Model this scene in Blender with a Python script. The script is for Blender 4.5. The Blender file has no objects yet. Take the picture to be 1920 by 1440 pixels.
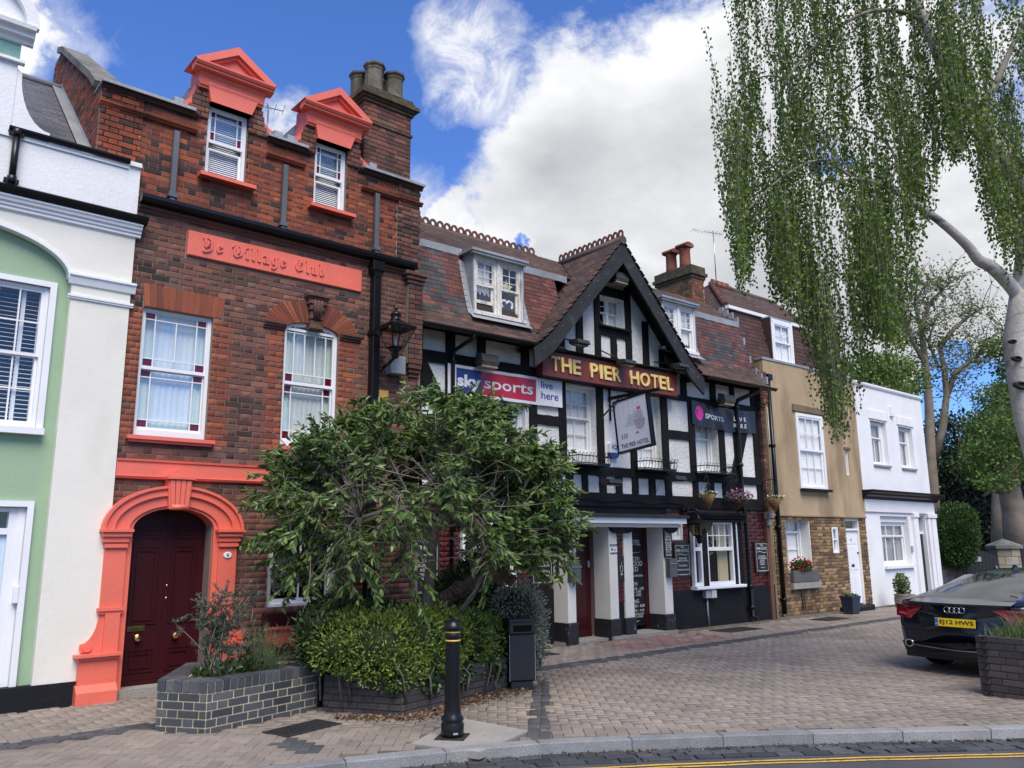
import bpy, math, random
import numpy as np
from mathutils import Vector, Matrix
R = math.radians
rng = random.Random(7)
C = bpy.context.scene.collection
SC = bpy.context.scene

# ---------------------------------------------------------------- camera
CAM_F, CAM_PITCH, CAM_ROLL, CAM_AZ, CAM_H = 1515.0, R(11.19), R(-0.555), R(50.0), 1.6
def _cam_axes():
    cp, sp = math.cos(CAM_PITCH), math.sin(CAM_PITCH)
    fx, fy = math.cos(CAM_AZ), math.sin(CAM_AZ)
    f = Vector((fx*cp, fy*cp, sp)); u = Vector((-fx*sp, -fy*sp, cp)); r = Vector((fy, -fx, 0))
    c, s = math.cos(CAM_ROLL), math.sin(CAM_ROLL)
    return c*r+s*u, -s*r+c*u, f
_r, _u, _f = _cam_axes()
CAMP = Vector((0, 0, CAM_H))
cam_data = bpy.data.cameras.new('camera')
cam_data.sensor_fit = 'HORIZONTAL'; cam_data.sensor_width = 36.0
cam_data.lens = CAM_F/1920*36.0
cam_data.clip_start = 0.05; cam_data.clip_end = 3000
cam = bpy.data.objects.new('camera', cam_data); C.objects.link(cam)
_m = Matrix((( _r.x, _u.x, -_f.x, 0), (_r.y, _u.y, -_f.y, 0), (_r.z, _u.z, -_f.z, CAM_H), (0, 0, 0, 1)))
cam.matrix_world = _m
SC.camera = cam

# ---------------------------------------------------------------- world, sun, exposure
SUN_EL, SUN_AZ = R(54), R(-112)          # azimuth from +X, counter-clockwise: high, veiled by thin cloud
SC.view_settings.view_transform = 'Standard'
SC.view_settings.look = 'None'
SC.view_settings.gamma = 1.0
SC.view_settings.use_curve_mapping = False
SC.view_settings.exposure = 1.14
world = bpy.data.worlds.new('World'); SC.world = world
world.use_nodes = True
def build_world():
    nt = world.node_tree; nt.nodes.clear(); L = nt.links.new
    N = nt.nodes.new
    out = N('ShaderNodeOutputWorld'); bg = N('ShaderNodeBackground')
    sky = N('ShaderNodeTexSky'); sky.sky_type = 'NISHITA'; sky.sun_disc = False
    sky.sun_elevation = SUN_EL; sky.sun_rotation = math.pi/2 - SUN_AZ
    sky.altitude = 50; sky.air_density = 1.0; sky.dust_density = 0.3; sky.ozone_density = 3.0
    tint = N('ShaderNodeMix'); tint.data_type = 'RGBA'; tint.blend_type = 'MULTIPLY'; tint.inputs[0].default_value = 1
    tint.inputs[7].default_value = (0.42, 0.61, 0.98, 1)
    L(sky.outputs[0], tint.inputs[6])
    tc = N('ShaderNodeTexCoord')
    def math_(op, a, b=None, clamp=False):
        n = N('ShaderNodeMath'); n.operation = op; n.use_clamp = clamp
        for i, v in enumerate((a, b)):
            if v is None: continue
            if isinstance(v, (int, float)): n.inputs[i].default_value = v
            else: L(v, n.inputs[i])
        return n.outputs[0]
    def noise(scale, detail, rough=0.55, dist=0.0, off=(0, 0, 0), stretch=(1, 1, 1.6)):
        mp = N('ShaderNodeMapping'); mp.inputs['Location'].default_value = off; mp.inputs['Scale'].default_value = stretch
        L(tc.outputs['Generated'], mp.inputs[0])
        n = N('ShaderNodeTexNoise'); n.inputs['Scale'].default_value = scale; n.inputs['Detail'].default_value = detail
        n.inputs['Roughness'].default_value = rough; n.inputs['Distortion'].default_value = dist
        L(mp.outputs[0], n.inputs['Vector']); return n.outputs['Fac']
    # cloud banks: soft blobs in direction space, warped by noise
    wn = N('ShaderNodeTexNoise'); wn.inputs['Scale'].default_value = 3.2; wn.inputs['Detail'].default_value = 7; wn.inputs['Roughness'].default_value = 0.58
    L(tc.outputs['Generated'], wn.inputs['Vector'])
    sub = N('ShaderNodeVectorMath'); sub.operation = 'SUBTRACT'; L(wn.outputs['Color'], sub.inputs[0]); sub.inputs[1].default_value = (.5, .5, .5)
    scl = N('ShaderNodeVectorMath'); scl.operation = 'SCALE'; L(sub.outputs[0], scl.inputs[0]); scl.inputs['Scale'].default_value = 0.34
    add = N('ShaderNodeVectorMath'); add.operation = 'ADD'; L(tc.outputs['Generated'], add.inputs[0]); L(scl.outputs[0], add.inputs[1])
    def blob(az, el, rad, squash=1.0):
        d = Vector((math.cos(el)*math.cos(az), math.cos(el)*math.sin(az), math.sin(el)))
        s = N('ShaderNodeVectorMath'); s.operation = 'SUBTRACT'; L(add.outputs[0], s.inputs[0]); s.inputs[1].default_value = d
        m = N('ShaderNodeVectorMath'); m.operation = 'MULTIPLY'; L(s.outputs[0], m.inputs[0]); m.inputs[1].default_value = (1, 1, squash)
        l = N('ShaderNodeVectorMath'); l.operation = 'LENGTH'; L(m.outputs[0], l.inputs[0])
        return math_('SUBTRACT', 1.0, math_('DIVIDE', l.outputs['Value'], rad))
    val = None
    for b in CLOUDS:
        o = blob(*b)
        val = o if val is None else math_('MAXIMUM', val, o)
    for h in ((R(49.7), R(21.5), .03), (R(27.1), R(25.0), .05), (R(20.8), R(9.5), .09), (R(22), R(13), .05)):
        val = math_('SUBTRACT', val, math_('MULTIPLY', math_('MAXIMUM', blob(*h), 0.0), 1.4))
    val = math_('ADD', val, math_('MULTIPLY', math_('SUBTRACT', noise(8.0, 12, .68), 0.5), 0.95))
    # scattered cloud over the rest of the sky
    far = math_('MULTIPLY', math_('SUBTRACT', noise(1.7, 9, .6, .3, (5.1, 2.3, 0.7)), 0.44), 5.0)
    # scattered cloud everywhere but in the clear blue part
    clr = blob(R(70), R(42), .60)
    far = math_('SUBTRACT', far, math_('MULTIPLY', math_('MAXIMUM', clr, 0.0), 6.0))
    far = math_('SUBTRACT', far, math_('MULTIPLY', math_('MAXIMUM', blob(R(15), R(50), .34), 0.0), 7.0))
    den = math_('MAXIMUM', math_('MULTIPLY', val, 3.0), far)
    mr = N('ShaderNodeMapRange'); mr.interpolation_type = 'SMOOTHSTEP'; mr.inputs['From Min'].default_value = 0.0; mr.inputs['From Max'].default_value = 1.0
    L(den, mr.inputs['Value'])
    wisp = None
    for h in ((R(54.2), R(34.8), .075), (R(51.5), R(33.0), .08), (R(55.0), R(31.5), .05), (R(60), R(24), .08), (R(84), R(32), .08), (R(67.5), R(28.6), .05), (R(63), R(20), .1)):
        o = blob(*h); wisp = o if wisp is None else math_('MAXIMUM', wisp, o)
    wn2 = math_('MULTIPLY', math_('SUBTRACT', noise(13, 10, .68, .5, (3, 1, 2), (1, 1, 1)), 0.36), 4.5, True)
    wm = math_('MULTIPLY', math_('MULTIPLY', math_('MAXIMUM', wisp, 0.0), 1.9, True), wn2, True)
    mask = math_('MAXIMUM', math_('MULTIPLY', mr.outputs[0], 0.97), math_('MULTIPLY', wm, 0.8))
    # cloud colour: white tops, greyer bases
    sh1 = noise(5.0, 7, .55, .0, (1.3, 0.2, 4.0), (1, 1, 2.0)); sh2 = noise(2.2, 4, .5, 0, (8, 3, 1), (1, 1, 2.2))
    sep = N('ShaderNodeSeparateXYZ'); L(tc.outputs['Generated'], sep.inputs[0])
    hgt = N('ShaderNodeMapRange'); hgt.inputs['From Min'].default_value = 0.16; hgt.inputs['From Max'].default_value = 0.62
    L(sep.outputs['Z'], hgt.inputs['Value'])
    s = math_('ADD', math_('MULTIPLY', sh1, 0.80), math_('MULTIPLY', sh2, 0.55))
    s = math_('ADD', s, math_('MULTIPLY', math_('SUBTRACT', hgt.outputs[0], 0.35), 0.5))
    thick = N('ShaderNodeMapRange'); thick.inputs['From Min'].default_value = 0.6; thick.inputs['From Max'].default_value = 2.6; L(den, thick.inputs['Value'])
    s = math_('SUBTRACT', s, math_('ADD', math_('MULTIPLY', thick.outputs[0], 0.16), 0.09))
    cr = N('ShaderNodeValToRGB'); L(s, cr.inputs[0])
    cr.color_ramp.elements[0].position = 0.30; cr.color_ramp.elements[0].color = (2.45, 2.51, 2.6, 1)
    cr.color_ramp.elements[1].position = 0.80; cr.color_ramp.elements[1].color = (4.9, 4.9, 4.92, 1)
    e = cr.color_ramp.elements.new(0.62); e.color = (3.8, 3.84, 3.9, 1)
    mx = N('ShaderNodeMix'); mx.data_type = 'RGBA'; L(mask, mx.inputs[0]); L(tint.outputs[2], mx.inputs[6]); L(cr.outputs[0], mx.inputs[7])
    L(mx.outputs[2], bg.inputs[0]); bg.inputs[1].default_value = 0.10
    L(bg.outputs[0], out.inputs[0])
def _dir(px, py):
    d = (_f + (px-960)/CAM_F*_r - (py-720)/CAM_F*_u).normalized()
    return math.atan2(d.y, d.x), math.asin(d.z)
# azimuth, elevation and angular radius of the main cloud banks
CLOUDS = [(R(42.1), R(26.4), .20), (R(34.8), R(29.8), .165), (R(32.9), R(20.3), .25), (R(46.3), R(21.2), .17), (R(56.3), R(23.0), .055), (R(83.6), R(31.7), .06), (R(25.1), R(27.6), .19), (R(21.3), R(17), .17), (R(36.9), R(14.5), .25), (R(50), R(15.7), .16), (R(62), R(12), .1)]
build_world()
sun_data = bpy.data.lights.new('sun', 'SUN'); sun_data.energy = 2.0; sun_data.angle = R(40); sun_data.color = (1, .90, .77)
sun = bpy.data.objects.new('sun', sun_data); C.objects.link(sun)
sun.rotation_euler = Vector((math.cos(SUN_EL)*math.cos(SUN_AZ), math.cos(SUN_EL)*math.sin(SUN_AZ), math.sin(SUN_EL))).to_track_quat('Z', 'Y').to_euler()
SC.cycles.max_bounces = 6; SC.cycles.transparent_max_bounces = 12; SC.cycles.diffuse_bounces = 3; SC.cycles.glossy_bounces = 3
SC.cycles.transmission_bounces = 4; SC.cycles.caustics_reflective = False; SC.cycles.caustics_refractive = False
SC.cycles.sample_clamp_indirect = 6

# ---------------------------------------------------------------- materials
MATS = {}
def lin(r, g, b):
    f = lambda c: (c/255/12.92) if c/255 <= .04045 else ((c/255+.055)/1.055)**2.4
    return (f(r), f(g), f(b))
def mat(name, cols, rough=.75, metal=0., spec=.5, var=.12, vs=2.0, fine=.08, fs=40, bump=.0, bs=80, piece=0.0,
        dirt=0.0, dcol=(.02, .018, .015), dscale=(1.2, 1.2, .5), dthr=.55, trans=0., sss=0., alpha=1., emit=None, coat=0., stops=None):
    """procedural surface: one or more base colours picked per piece, large blotches, fine grain, dirt patches and relief"""
    if name in MATS: return MATS[name]
    m = bpy.data.materials.new(name); m.use_nodes = True; MATS[name] = m
    nt = m.node_tree; N = nt.nodes.new; L = nt.links.new
    b = nt.nodes['Principled BSDF']
    if isinstance(cols[0], (int, float)): cols = [cols]
    geo = N('ShaderNodeNewGeometry')
    pos = geo.outputs['Position']
    if len(cols) > 1 or piece:
        oi = N('ShaderNodeObjectInfo')
        ad = N('ShaderNodeMath'); ad.operation = 'ADD'; L(oi.outputs['Random'], ad.inputs[0]); L(geo.outputs['Random Per Island'], ad.inputs[1])
        fr = N('ShaderNodeMath'); fr.operation = 'FRACT'; L(ad.outputs[0], fr.inputs[0])
        rnd = fr.outputs[0]
    if len(cols) > 1:
        cr = N('ShaderNodeValToRGB'); cr.color_ramp.interpolation = 'CONSTANT' if len(cols) > 2 else 'LINEAR'
        el = cr.color_ramp.elements
        while len(el) > 1: el.remove(el[-1])
        st = stops or [i/len(cols) for i in range(len(cols))]
        el[0].position = 0; el[0].color = (*cols[0], 1)
        for i in range(1, len(cols)):
            e = el.new(st[i] if len(cols) > 2 else 1.0); e.color = (*cols[i], 1)
        L(rnd, cr.inputs[0]); col = cr.outputs[0]
    else:
        rgb = N('ShaderNodeRGB'); rgb.outputs[0].default_value = (*cols[0], 1); col = rgb.outputs[0]
    def noise(scale, detail=4, mapping=None):
        n = N('ShaderNodeTexNoise'); n.inputs['Scale'].default_value = scale; n.inputs['Detail'].default_value = detail
        if mapping:
            mp = N('ShaderNodeMapping'); mp.inputs['Scale'].default_value = mapping; L(pos, mp.inputs[0]); L(mp.outputs[0], n.inputs['Vector'])
        else: L(pos, n.inputs['Vector'])
        return n.outputs['Fac']
    def scale_val(col, fac, amt):
        mr = N('ShaderNodeMapRange'); mr.inputs['From Min'].default_value = .25; mr.inputs['From Max'].default_value = .75
        mr.inputs['To Min'].default_value = 1-amt; mr.inputs['To Max'].default_value = 1+amt; L(fac, mr.inputs['Value'])
        v = N('ShaderNodeVectorMath'); v.operation = 'SCALE'; L(col, v.inputs[0]); L(mr.outputs[0], v.inputs['Scale']); return v.outputs[0]
    if piece:
        wn = N('ShaderNodeTexWhiteNoise'); wn.noise_dimensions = '1D'; L(rnd, wn.inputs['W'])
        mr = N('ShaderNodeMapRange'); mr.inputs['To Min'].default_value = 1-piece; mr.inputs['To Max'].default_value = 1+piece; L(wn.outputs['Value'], mr.inputs['Value'])
        v = N('ShaderNodeVectorMath'); v.operation = 'SCALE'; L(col, v.inputs[0]); L(mr.outputs[0], v.inputs['Scale']); col = v.outputs[0]
    if var: col = scale_val(col, noise(vs, 5), var)
    if fine: col = scale_val(col, noise(fs, 3), fine)
    if dirt:
        dn = noise(1.0, 6, dscale)
        mr = N('ShaderNodeMapRange'); mr.inputs['From Min'].default_value = dthr; mr.inputs['From Max'].default_value = dthr+.16; mr.inputs['To Max'].default_value = dirt
        L(dn, mr.inputs['Value'])
        mx = N('ShaderNodeMix'); mx.data_type = 'RGBA'; L(mr.outputs[0], mx.inputs[0]); L(col, mx.inputs[6]); mx.inputs[7].default_value = (*dcol, 1); col = mx.outputs[2]
    L(col, b.inputs['Base Color'])
    b.inputs['Roughness'].default_value = rough; b.inputs['Metallic'].default_value = metal; b.inputs['Specular IOR Level'].default_value = spec
    if coat: b.inputs['Coat Weight'].default_value = coat; b.inputs['Coat Roughness'].default_value = .04
    if bump:
        bn = N('ShaderNodeBump'); bn.inputs['Strength'].default_value = 1.0; bn.inputs['Distance'].default_value = bump
        L(noise(bs, 5), bn.inputs['Height']); L(bn.outputs[0], b.inputs['Normal'])
    if emit: b.inputs['Emission Color'].default_value = (*emit[0], 1); b.inputs['Emission Strength'].default_value = emit[1]
    if trans:
        t = N('ShaderNodeBsdfTranslucent'); L(col, t.inputs['Color']); mx = N('ShaderNodeMixShader'); mx.inputs[0].default_value = trans
        L(b.outputs[0], mx.inputs[1]); L(t.outputs[0], mx.inputs[2]); L(mx.outputs[0], nt.nodes['Material Output'].inputs[0])
    return m
def glass(name, tint=(1, 1, 1), refl=.9, base=.0, ripple=.0015):
    if name in MATS: return MATS[name]
    m = bpy.data.materials.new(name); m.use_nodes = True; MATS[name] = m
    nt = m.node_tree; nt.nodes.clear(); N = nt.nodes.new; L = nt.links.new
    out = N('ShaderNodeOutputMaterial'); tr = N('ShaderNodeBsdfTransparent'); tr.inputs[0].default_value = (*tint, 1)
    gl = N('ShaderNodeBsdfGlossy'); gl.inputs['Roughness'].default_value = .02; gl.inputs[0].default_value = (refl, refl, refl, 1)
    n = N('ShaderNodeTexNoise'); n.inputs['Scale'].default_value = 3.5; g = N('ShaderNodeNewGeometry'); L(g.outputs['Position'], n.inputs['Vector'])
    dt = N('ShaderNodeVectorMath'); dt.operation = 'DOT_PRODUCT'; L(g.outputs['Normal'], dt.inputs[0]); L(g.outputs['Incoming'], dt.inputs[1])
    def M2(op, a, b=None):
        q = N('ShaderNodeMath'); q.operation = op; q.use_clamp = op == 'ADD'; L(a, q.inputs[0]) if not isinstance(a, float) else setattr(q.inputs[0], 'default_value', a)
        if b is not None: q.inputs[1].default_value = b if isinstance(b, float) else 0
        if b is not None and not isinstance(b, float): L(b, q.inputs[1])
        return q.outputs[0]
    ad = N('ShaderNodeMath'); ad.operation = 'ADD'; ad.use_clamp = True; ad.inputs[1].default_value = base+.08      # two-surface Schlick reflectance, same from both sides
    L(M2('POWER', M2('SUBTRACT', 1.0, M2('ABSOLUTE', dt.outputs['Value'])), 4.0), ad.inputs[0])
    bp = N('ShaderNodeBump'); bp.inputs['Distance'].default_value = ripple*4; L(n.outputs['Fac'], bp.inputs['Height']); L(bp.outputs[0], gl.inputs['Normal'])
    mx = N('ShaderNodeMixShader'); L(ad.outputs[0], mx.inputs[0]); L(tr.outputs[0], mx.inputs[1]); L(gl.outputs[0], mx.inputs[2]); L(mx.outputs[0], out.inputs[0])
    return m

# ---------------------------------------------------------------- mesh helpers
class MB:
    def __init__(s): s.v = []; s.f = []; s.m = []; s.sm = []
    def add(s, vs, fs, m=0, smooth=False):
        o = len(s.v); s.v.extend(vs)
        for f in fs: s.f.append(tuple(i+o for i in f)); s.m.append(m); s.sm.append(smooth)
        return s
    def box(s, x0, x1, y0, y1, z0, z1, m=0):
        if x0 > x1: x0, x1 = x1, x0
        if y0 > y1: y0, y1 = y1, y0
        if z0 > z1: z0, z1 = z1, z0
        v = [(x0,y0,z0),(x1,y0,z0),(x1,y1,z0),(x0,y1,z0),(x0,y0,z1),(x1,y0,z1),(x1,y1,z1),(x0,y1,z1)]
        return s.add(v, [(0,3,2,1),(4,5,6,7),(0,1,5,4),(1,2,6,5),(2,3,7,6),(3,0,4,7)], m)
    def cbox(s, x0, x1, y0, y1, z0, z1, c=.006, m=0):
        """box with the four front (-y) edges chamfered"""
        v = [(x0,y0+c,z0),(x1,y0+c,z0),(x1,y0+c,z1),(x0,y0+c,z1),(x0+c,y0,z0+c),(x1-c,y0,z0+c),(x1-c,y0,z1-c),(x0+c,y0,z1-c),(x0,y1,z0),(x1,y1,z0),(x1,y1,z1),(x0,y1,z1)]
        return s.add(v, [(4,5,6,7),(0,1,5,4),(1,2,6,5),(2,3,7,6),(3,0,4,7),(8,9,1,0),(9,10,2,1),(10,11,3,2),(11,8,0,3)], m)
    def prism(s, poly, a, b, axis='y', m=0, smooth=False):
        """extrude a polygon; axis y: poly=(x,z), x: poly=(y,z), z: poly=(x,y)"""
        n = len(poly)
        P = {'y': lambda p, t: (p[0], t, p[1]), 'x': lambda p, t: (t, p[0], p[1]), 'z': lambda p, t: (p[0], p[1], t)}[axis]
        v = [P(p, a) for p in poly] + [P(p, b) for p in poly]
        s.add(v, [tuple(range(n)), tuple(range(2*n-1, n-1, -1))], m)
        o = len(s.v)-2*n
        for i in range(n):
            j = (i+1) % n
            s.f.append((o+i, o+n+i, o+n+j, o+j)); s.m.append(m); s.sm.append(smooth)
        return s
    def band(s, outer, inner, a, b, m=0, closed=False):
        """strip between two (x,z) polylines, extruded from y=a (front) to y=b"""
        n = len(outer)
        for i in range(n if closed else n-1):
            j = (i+1) % n
            p = [outer[i], outer[j], inner[j], inner[i]]
            v = [(q[0], a, q[1]) for q in p]+[(q[0], b, q[1]) for q in p]
            s.add(v, [(0,1,2,3),(7,6,5,4),(0,4,5,1),(2,6,7,3),(1,5,6,2),(3,7,4,0)], m)
        return s
    def tube(s, pts, rad, n=8, m=0, caps=True, smooth=True):
        pts = [Vector(p) for p in pts]
        if isinstance(rad, (int, float)): rad = [rad]*len(pts)
        o = len(s.v); up = None
        for i, p in enumerate(pts):
            d = (pts[min(i+1, len(pts)-1)]-pts[max(i-1, 0)])
            if d.length < 1e-9: d = Vector((0, 0, 1))
            d.normalize()
            if up is None: up = Vector((0, 0, 1)) if abs(d.z) < .9 else Vector((1, 0, 0))
            a = up - d*up.dot(d)
            if a.length < 1e-5: a = d.orthogonal()
            a.normalize(); up = a; b = d.cross(a)
            for k in range(n):
                t = 2*math.pi*k/n
                s.v.append(tuple(p+(a*math.cos(t)+b*math.sin(t))*rad[i]))
        for i in range(len(pts)-1):
            for k in range(n):
                k2 = (k+1) % n
                s.f.append((o+i*n+k, o+i*n+k2, o+(i+1)*n+k2, o+(i+1)*n+k)); s.m.append(m); s.sm.append(smooth)
        if caps:
            s.f.append(tuple(o+k for k in range(n))[::-1]); s.m.append(m); s.sm.append(False)
            s.f.append(tuple(o+(len(pts)-1)*n+k for k in range(n))); s.m.append(m); s.sm.append(False)
        return s
    def lathe(s, prof, c=(0, 0, 0), n=16, m=0, smooth=True, rot=0.):
        """prof=(radius,z) list about the vertical axis"""
        o = len(s.v)
        for r, z in prof:
            for k in range(n):
                t = 2*math.pi*k/n+rot
                s.v.append((c[0]+r*math.cos(t), c[1]+r*math.sin(t), c[2]+z))
        for i in range(len(prof)-1):
            for k in range(n):
                k2 = (k+1) % n
                s.f.append((o+i*n+k, o+i*n+k2, o+(i+1)*n+k2, o+(i+1)*n+k)); s.m.append(m); s.sm.append(smooth)
        s.f.append(tuple(o+k for k in range(n))[::-1]); s.m.append(m); s.sm.append(False)
        s.f.append(tuple(o+(len(prof)-1)*n+k for k in range(n))); s.m.append(m); s.sm.append(False)
        return s
    def quad(s, a, b, c, d, m=0): return s.add([tuple(a), tuple(b), tuple(c), tuple(d)], [(0, 1, 2, 3)], m)
    def bar(s, p, q, w, h, m=0, up=(0, 0, 1)):
        """rectangular bar between two points"""
        p, q = Vector(p), Vector(q); d = (q-p).normalized(); a = d.cross(Vector(up))
        if a.length < 1e-5: a = d.orthogonal()
        a.normalize(); b = a.cross(d)
        v = [tuple(e+a*i*w/2+b*j*h/2) for e in (p, q) for i, j in ((-1,-1),(1,-1),(1,1),(-1,1))]
        return s.add(v, [(0,3,2,1),(4,5,6,7),(0,1,5,4),(1,2,6,5),(2,3,7,6),(3,0,4,7)], m)
    def compact(s):
        used = sorted({i for f in s.f for i in f}); mp = {o: n for n, o in enumerate(used)}
        s.v = [s.v[i] for i in used]; s.f = [tuple(mp[i] for i in f) for f in s.f]; return s
    def mesh(s, name, mats):
        me = bpy.data.meshes.new(name); me.from_pydata(s.v, [], s.f)
        for x in (mats if isinstance(mats, (list, tuple)) else [mats]): me.materials.append(x)
        me.polygons.foreach_set('material_index', s.m); me.polygons.foreach_set('use_smooth', s.sm); me.update()
        return me
    def build(s, name, mats, parent=None, **kw):
        return link(name, s.mesh(name, mats), parent, **kw)
def link(name, me, parent=None, loc=None, rot=None, scale=None, kind=None, label=None):
    o = bpy.data.objects.new(name, me); C.objects.link(o)
    if parent is not None: o.parent = parent
    if loc is not None: o.location = loc
    if rot is not None: o.rotation_euler = rot
    if scale is not None: o.scale = scale
    if kind: o['kind'] = kind
    if label: o['label'] = label
    return o
def thing(name, label, cat, loc=(0, 0, 0), rz=0., group=None, kind=None):
    o = bpy.data.objects.new(name, None); C.objects.link(o); o.location = loc; o.rotation_euler = (0, 0, rz)
    o.empty_display_size = .1
    return tag(o, label, cat, group, kind)
def tag(o, label, cat, group=None, kind=None):
    o['label'] = label; o['category'] = cat
    if group: o['group'] = group
    if kind: o['kind'] = kind
    return o
def struct(o): o['kind'] = 'structure'; return o
def copy_tree(o, parent=None):
    c = o.copy(); C.objects.link(c)
    if parent is not None: c.parent = parent
    for ch in list(o.children): copy_tree(ch, c)
    return c
class Frame:
    """local facade frame: x along the front, y into the building, z up"""
    def __init__(s, x, y, deg): s.o = Vector((x, y, 0)); s.a = R(deg); s.c = math.cos(s.a); s.s = math.sin(s.a)
    def w(s, u, v=0, z=0): return Vector((s.o.x+u*s.c-v*s.s, s.o.y+u*s.s+v*s.c, z))
def view(p):
    """distance along the view axis and whether the point lies in the frame"""
    q = p-CAMP; k = q.dot(_f)
    if k < .3: return 99, False
    x, y = CAM_F*q.dot(_r)/k, CAM_F*q.dot(_u)/k
    return k, abs(x) < 985 and abs(y) < 745
_unit = {}
def unit_piece(m, kind='brick'):
    k = (m.name, kind)
    if k not in _unit:
        b = MB()
        if kind == 'brick':
            cx, cz, cy = .016, .045, .03
            v = [(-.5,-.5+cy,-.5),(.5,-.5+cy,-.5),(.5,-.5+cy,.5),(-.5,-.5+cy,.5),(-.5+cx,-.5,-.5+cz),(.5-cx,-.5,-.5+cz),(.5-cx,-.5,.5-cz),(-.5+cx,-.5,.5-cz),(-.5,.5,-.5),(.5,.5,-.5),(.5,.5,.5),(-.5,.5,.5)]
            b.add(v, [(4,5,6,7),(0,1,5,4),(1,2,6,5),(2,3,7,6),(3,0,4,7),(8,9,1,0),(9,10,2,1),(10,11,3,2),(11,8,0,3)])
        elif kind == 'paver':
            v = [(-.5,-.5,-.5),(.5,-.5,-.5),(.5,.5,-.5),(-.5,.5,-.5),(-.5,-.5,.42),(.5,-.5,.42),(.5,.5,.42),(-.5,.5,.42),(-.485,-.47,.5),(.485,-.47,.5),(.485,.47,.5),(-.485,.47,.5)]
            b.add(v, [(8,9,10,11),(4,5,9,8),(5,6,10,9),(6,7,11,10),(7,4,8,11),(0,1,5,4),(1,2,6,5),(2,3,7,6),(3,0,4,7)])
        _unit[k] = b.mesh(kind, m)
    return _unit[k]
def pieces(name, items, parent, fr=None, nmax=300, kind='brick', vis=None):
    """items: (centre, size, rot(Euler tuple), material). The largest in view become objects, the rest one joined part."""
    sc = []
    for i, it in enumerate(items):
        p = Vector(it[0])
        wp = fr.w(*p) if fr else p
        k, ok = view(wp)
        if ok and vis and not vis(it): ok = False
        s = it[1]; a = max(s[0]*s[2], s[0]*s[1] if kind == 'paver' else 0)
        sc.append((-(a/k/k) if ok else 1+k, i))
    sc.sort(); single = set(i for s, i in sc[:nmax] if s < 0)
    mats = []; groups = {}
    for i, it in enumerate(items):
        m = it[3]
        if i in single:
            link(name, unit_piece(m, kind), parent, it[0], it[2] if any(it[2]) else None, it[1])
        else: groups.setdefault(m.name, []).append(it)
    rest = [it for g in groups.values() for it in g]
    if rest:
        mats = [MATS[k] for k in groups]; idx = {m.name: j for j, m in enumerate(mats)}
        um = unit_piece(rest[0][3], kind)
        V = np.array([v.co for v in um.vertices]); F = [tuple(p.vertices) for p in um.polygons]; nv = len(V)
        F4 = np.array(F)
        n = len(rest)
        cen = np.array([it[0] for it in rest]); siz = np.array([it[1] for it in rest])
        rz = np.array([it[2][2] for it in rest]); rx = np.array([it[2][0] for it in rest]); ry = np.array([it[2][1] for it in rest])
        P = V[None]*siz[:, None]
        def rot(P, i, j, a):
            ca, sa = np.cos(a)[:, None], np.sin(a)[:, None]
            x, y = P[..., i].copy(), P[..., j].copy()
            P[..., i] = ca*x-sa*y; P[..., j] = sa*x+ca*y
        rot(P, 1, 2, rx); rot(P, 2, 0, ry); rot(P, 0, 1, rz)
        P += cen[:, None]
        me = bpy.data.meshes.new(name+'s')
        faces = (F4[None]+(np.arange(n)*nv)[:, None, None]).reshape(-1, 4)
        me.vertices.add(n*nv); me.vertices.foreach_set('co', P.reshape(-1))
        me.loops.add(faces.size); me.loops.foreach_set('vertex_index', faces.reshape(-1).astype(np.int32))
        me.polygons.add(len(faces)); me.polygons.foreach_set('loop_start', np.arange(len(faces), dtype=np.int32)*4)
        try: me.polygons.foreach_set('loop_total', np.full(len(faces), 4, dtype=np.int32))
        except Exception: pass
        for m in mats: me.materials.append(m)
        mi = np.repeat(np.array([idx[it[3].name] for it in rest], dtype=np.int32), len(F))
        me.polygons.foreach_set('material_index', mi); me.update(calc_edges=True); me.validate()
        link(name+'_field', me, parent, kind='stuff')
def lay(u0, u1, z0, z1, holes=(), course=.0745, L=.224, joint=.009, bond='flemish', start=0, seed=3):
    """brick courses over a rectangle, cut round the openings; returns (uc, zc, w, h)"""
    r = random.Random(seed); out = []
    n = int(round((z1-z0)/course)) or 1; ch = (z1-z0)/n
    for i in range(n):
        za, zb = z0+i*ch, z0+(i+1)*ch; zm = (za+zb)/2
        free = [(u0, u1)]
        for h in holes:
            ivs = h(zm, ch) if callable(h) else ([(h[0], h[1])] if (zm > h[2]-.0 and zm < h[3]) else [])
            for a, b in ivs:
                nf = []
                for x, y in free:
                    if b <= x or a >= y: nf.append((x, y)); continue
                    if a > x: nf.append((x, a))
                    if b < y: nf.append((b, y))
                free = nf
        if bond == 'flemish': seq = [L, L/2]; off = (L*.75 if (i+start) % 2 else 0)
        elif bond == 'english': seq = [L] if (i+start) % 2 else [L/2]; off = L*.25 if (i+start) % 2 else 0
        else: seq = [L]; off = L/2 if (i+start) % 2 else 0
        x = u0-off-L*2; k = 0
        while x < u1:
            w = seq[k % len(seq)]; k += 1
            for a, b in free:
                p, q = max(x, a), min(x+w, b)
                if q-p > .035:
                    out.append(((p+q)/2, zm, q-p-joint, ch-joint))
            x += w
    return out
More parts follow.
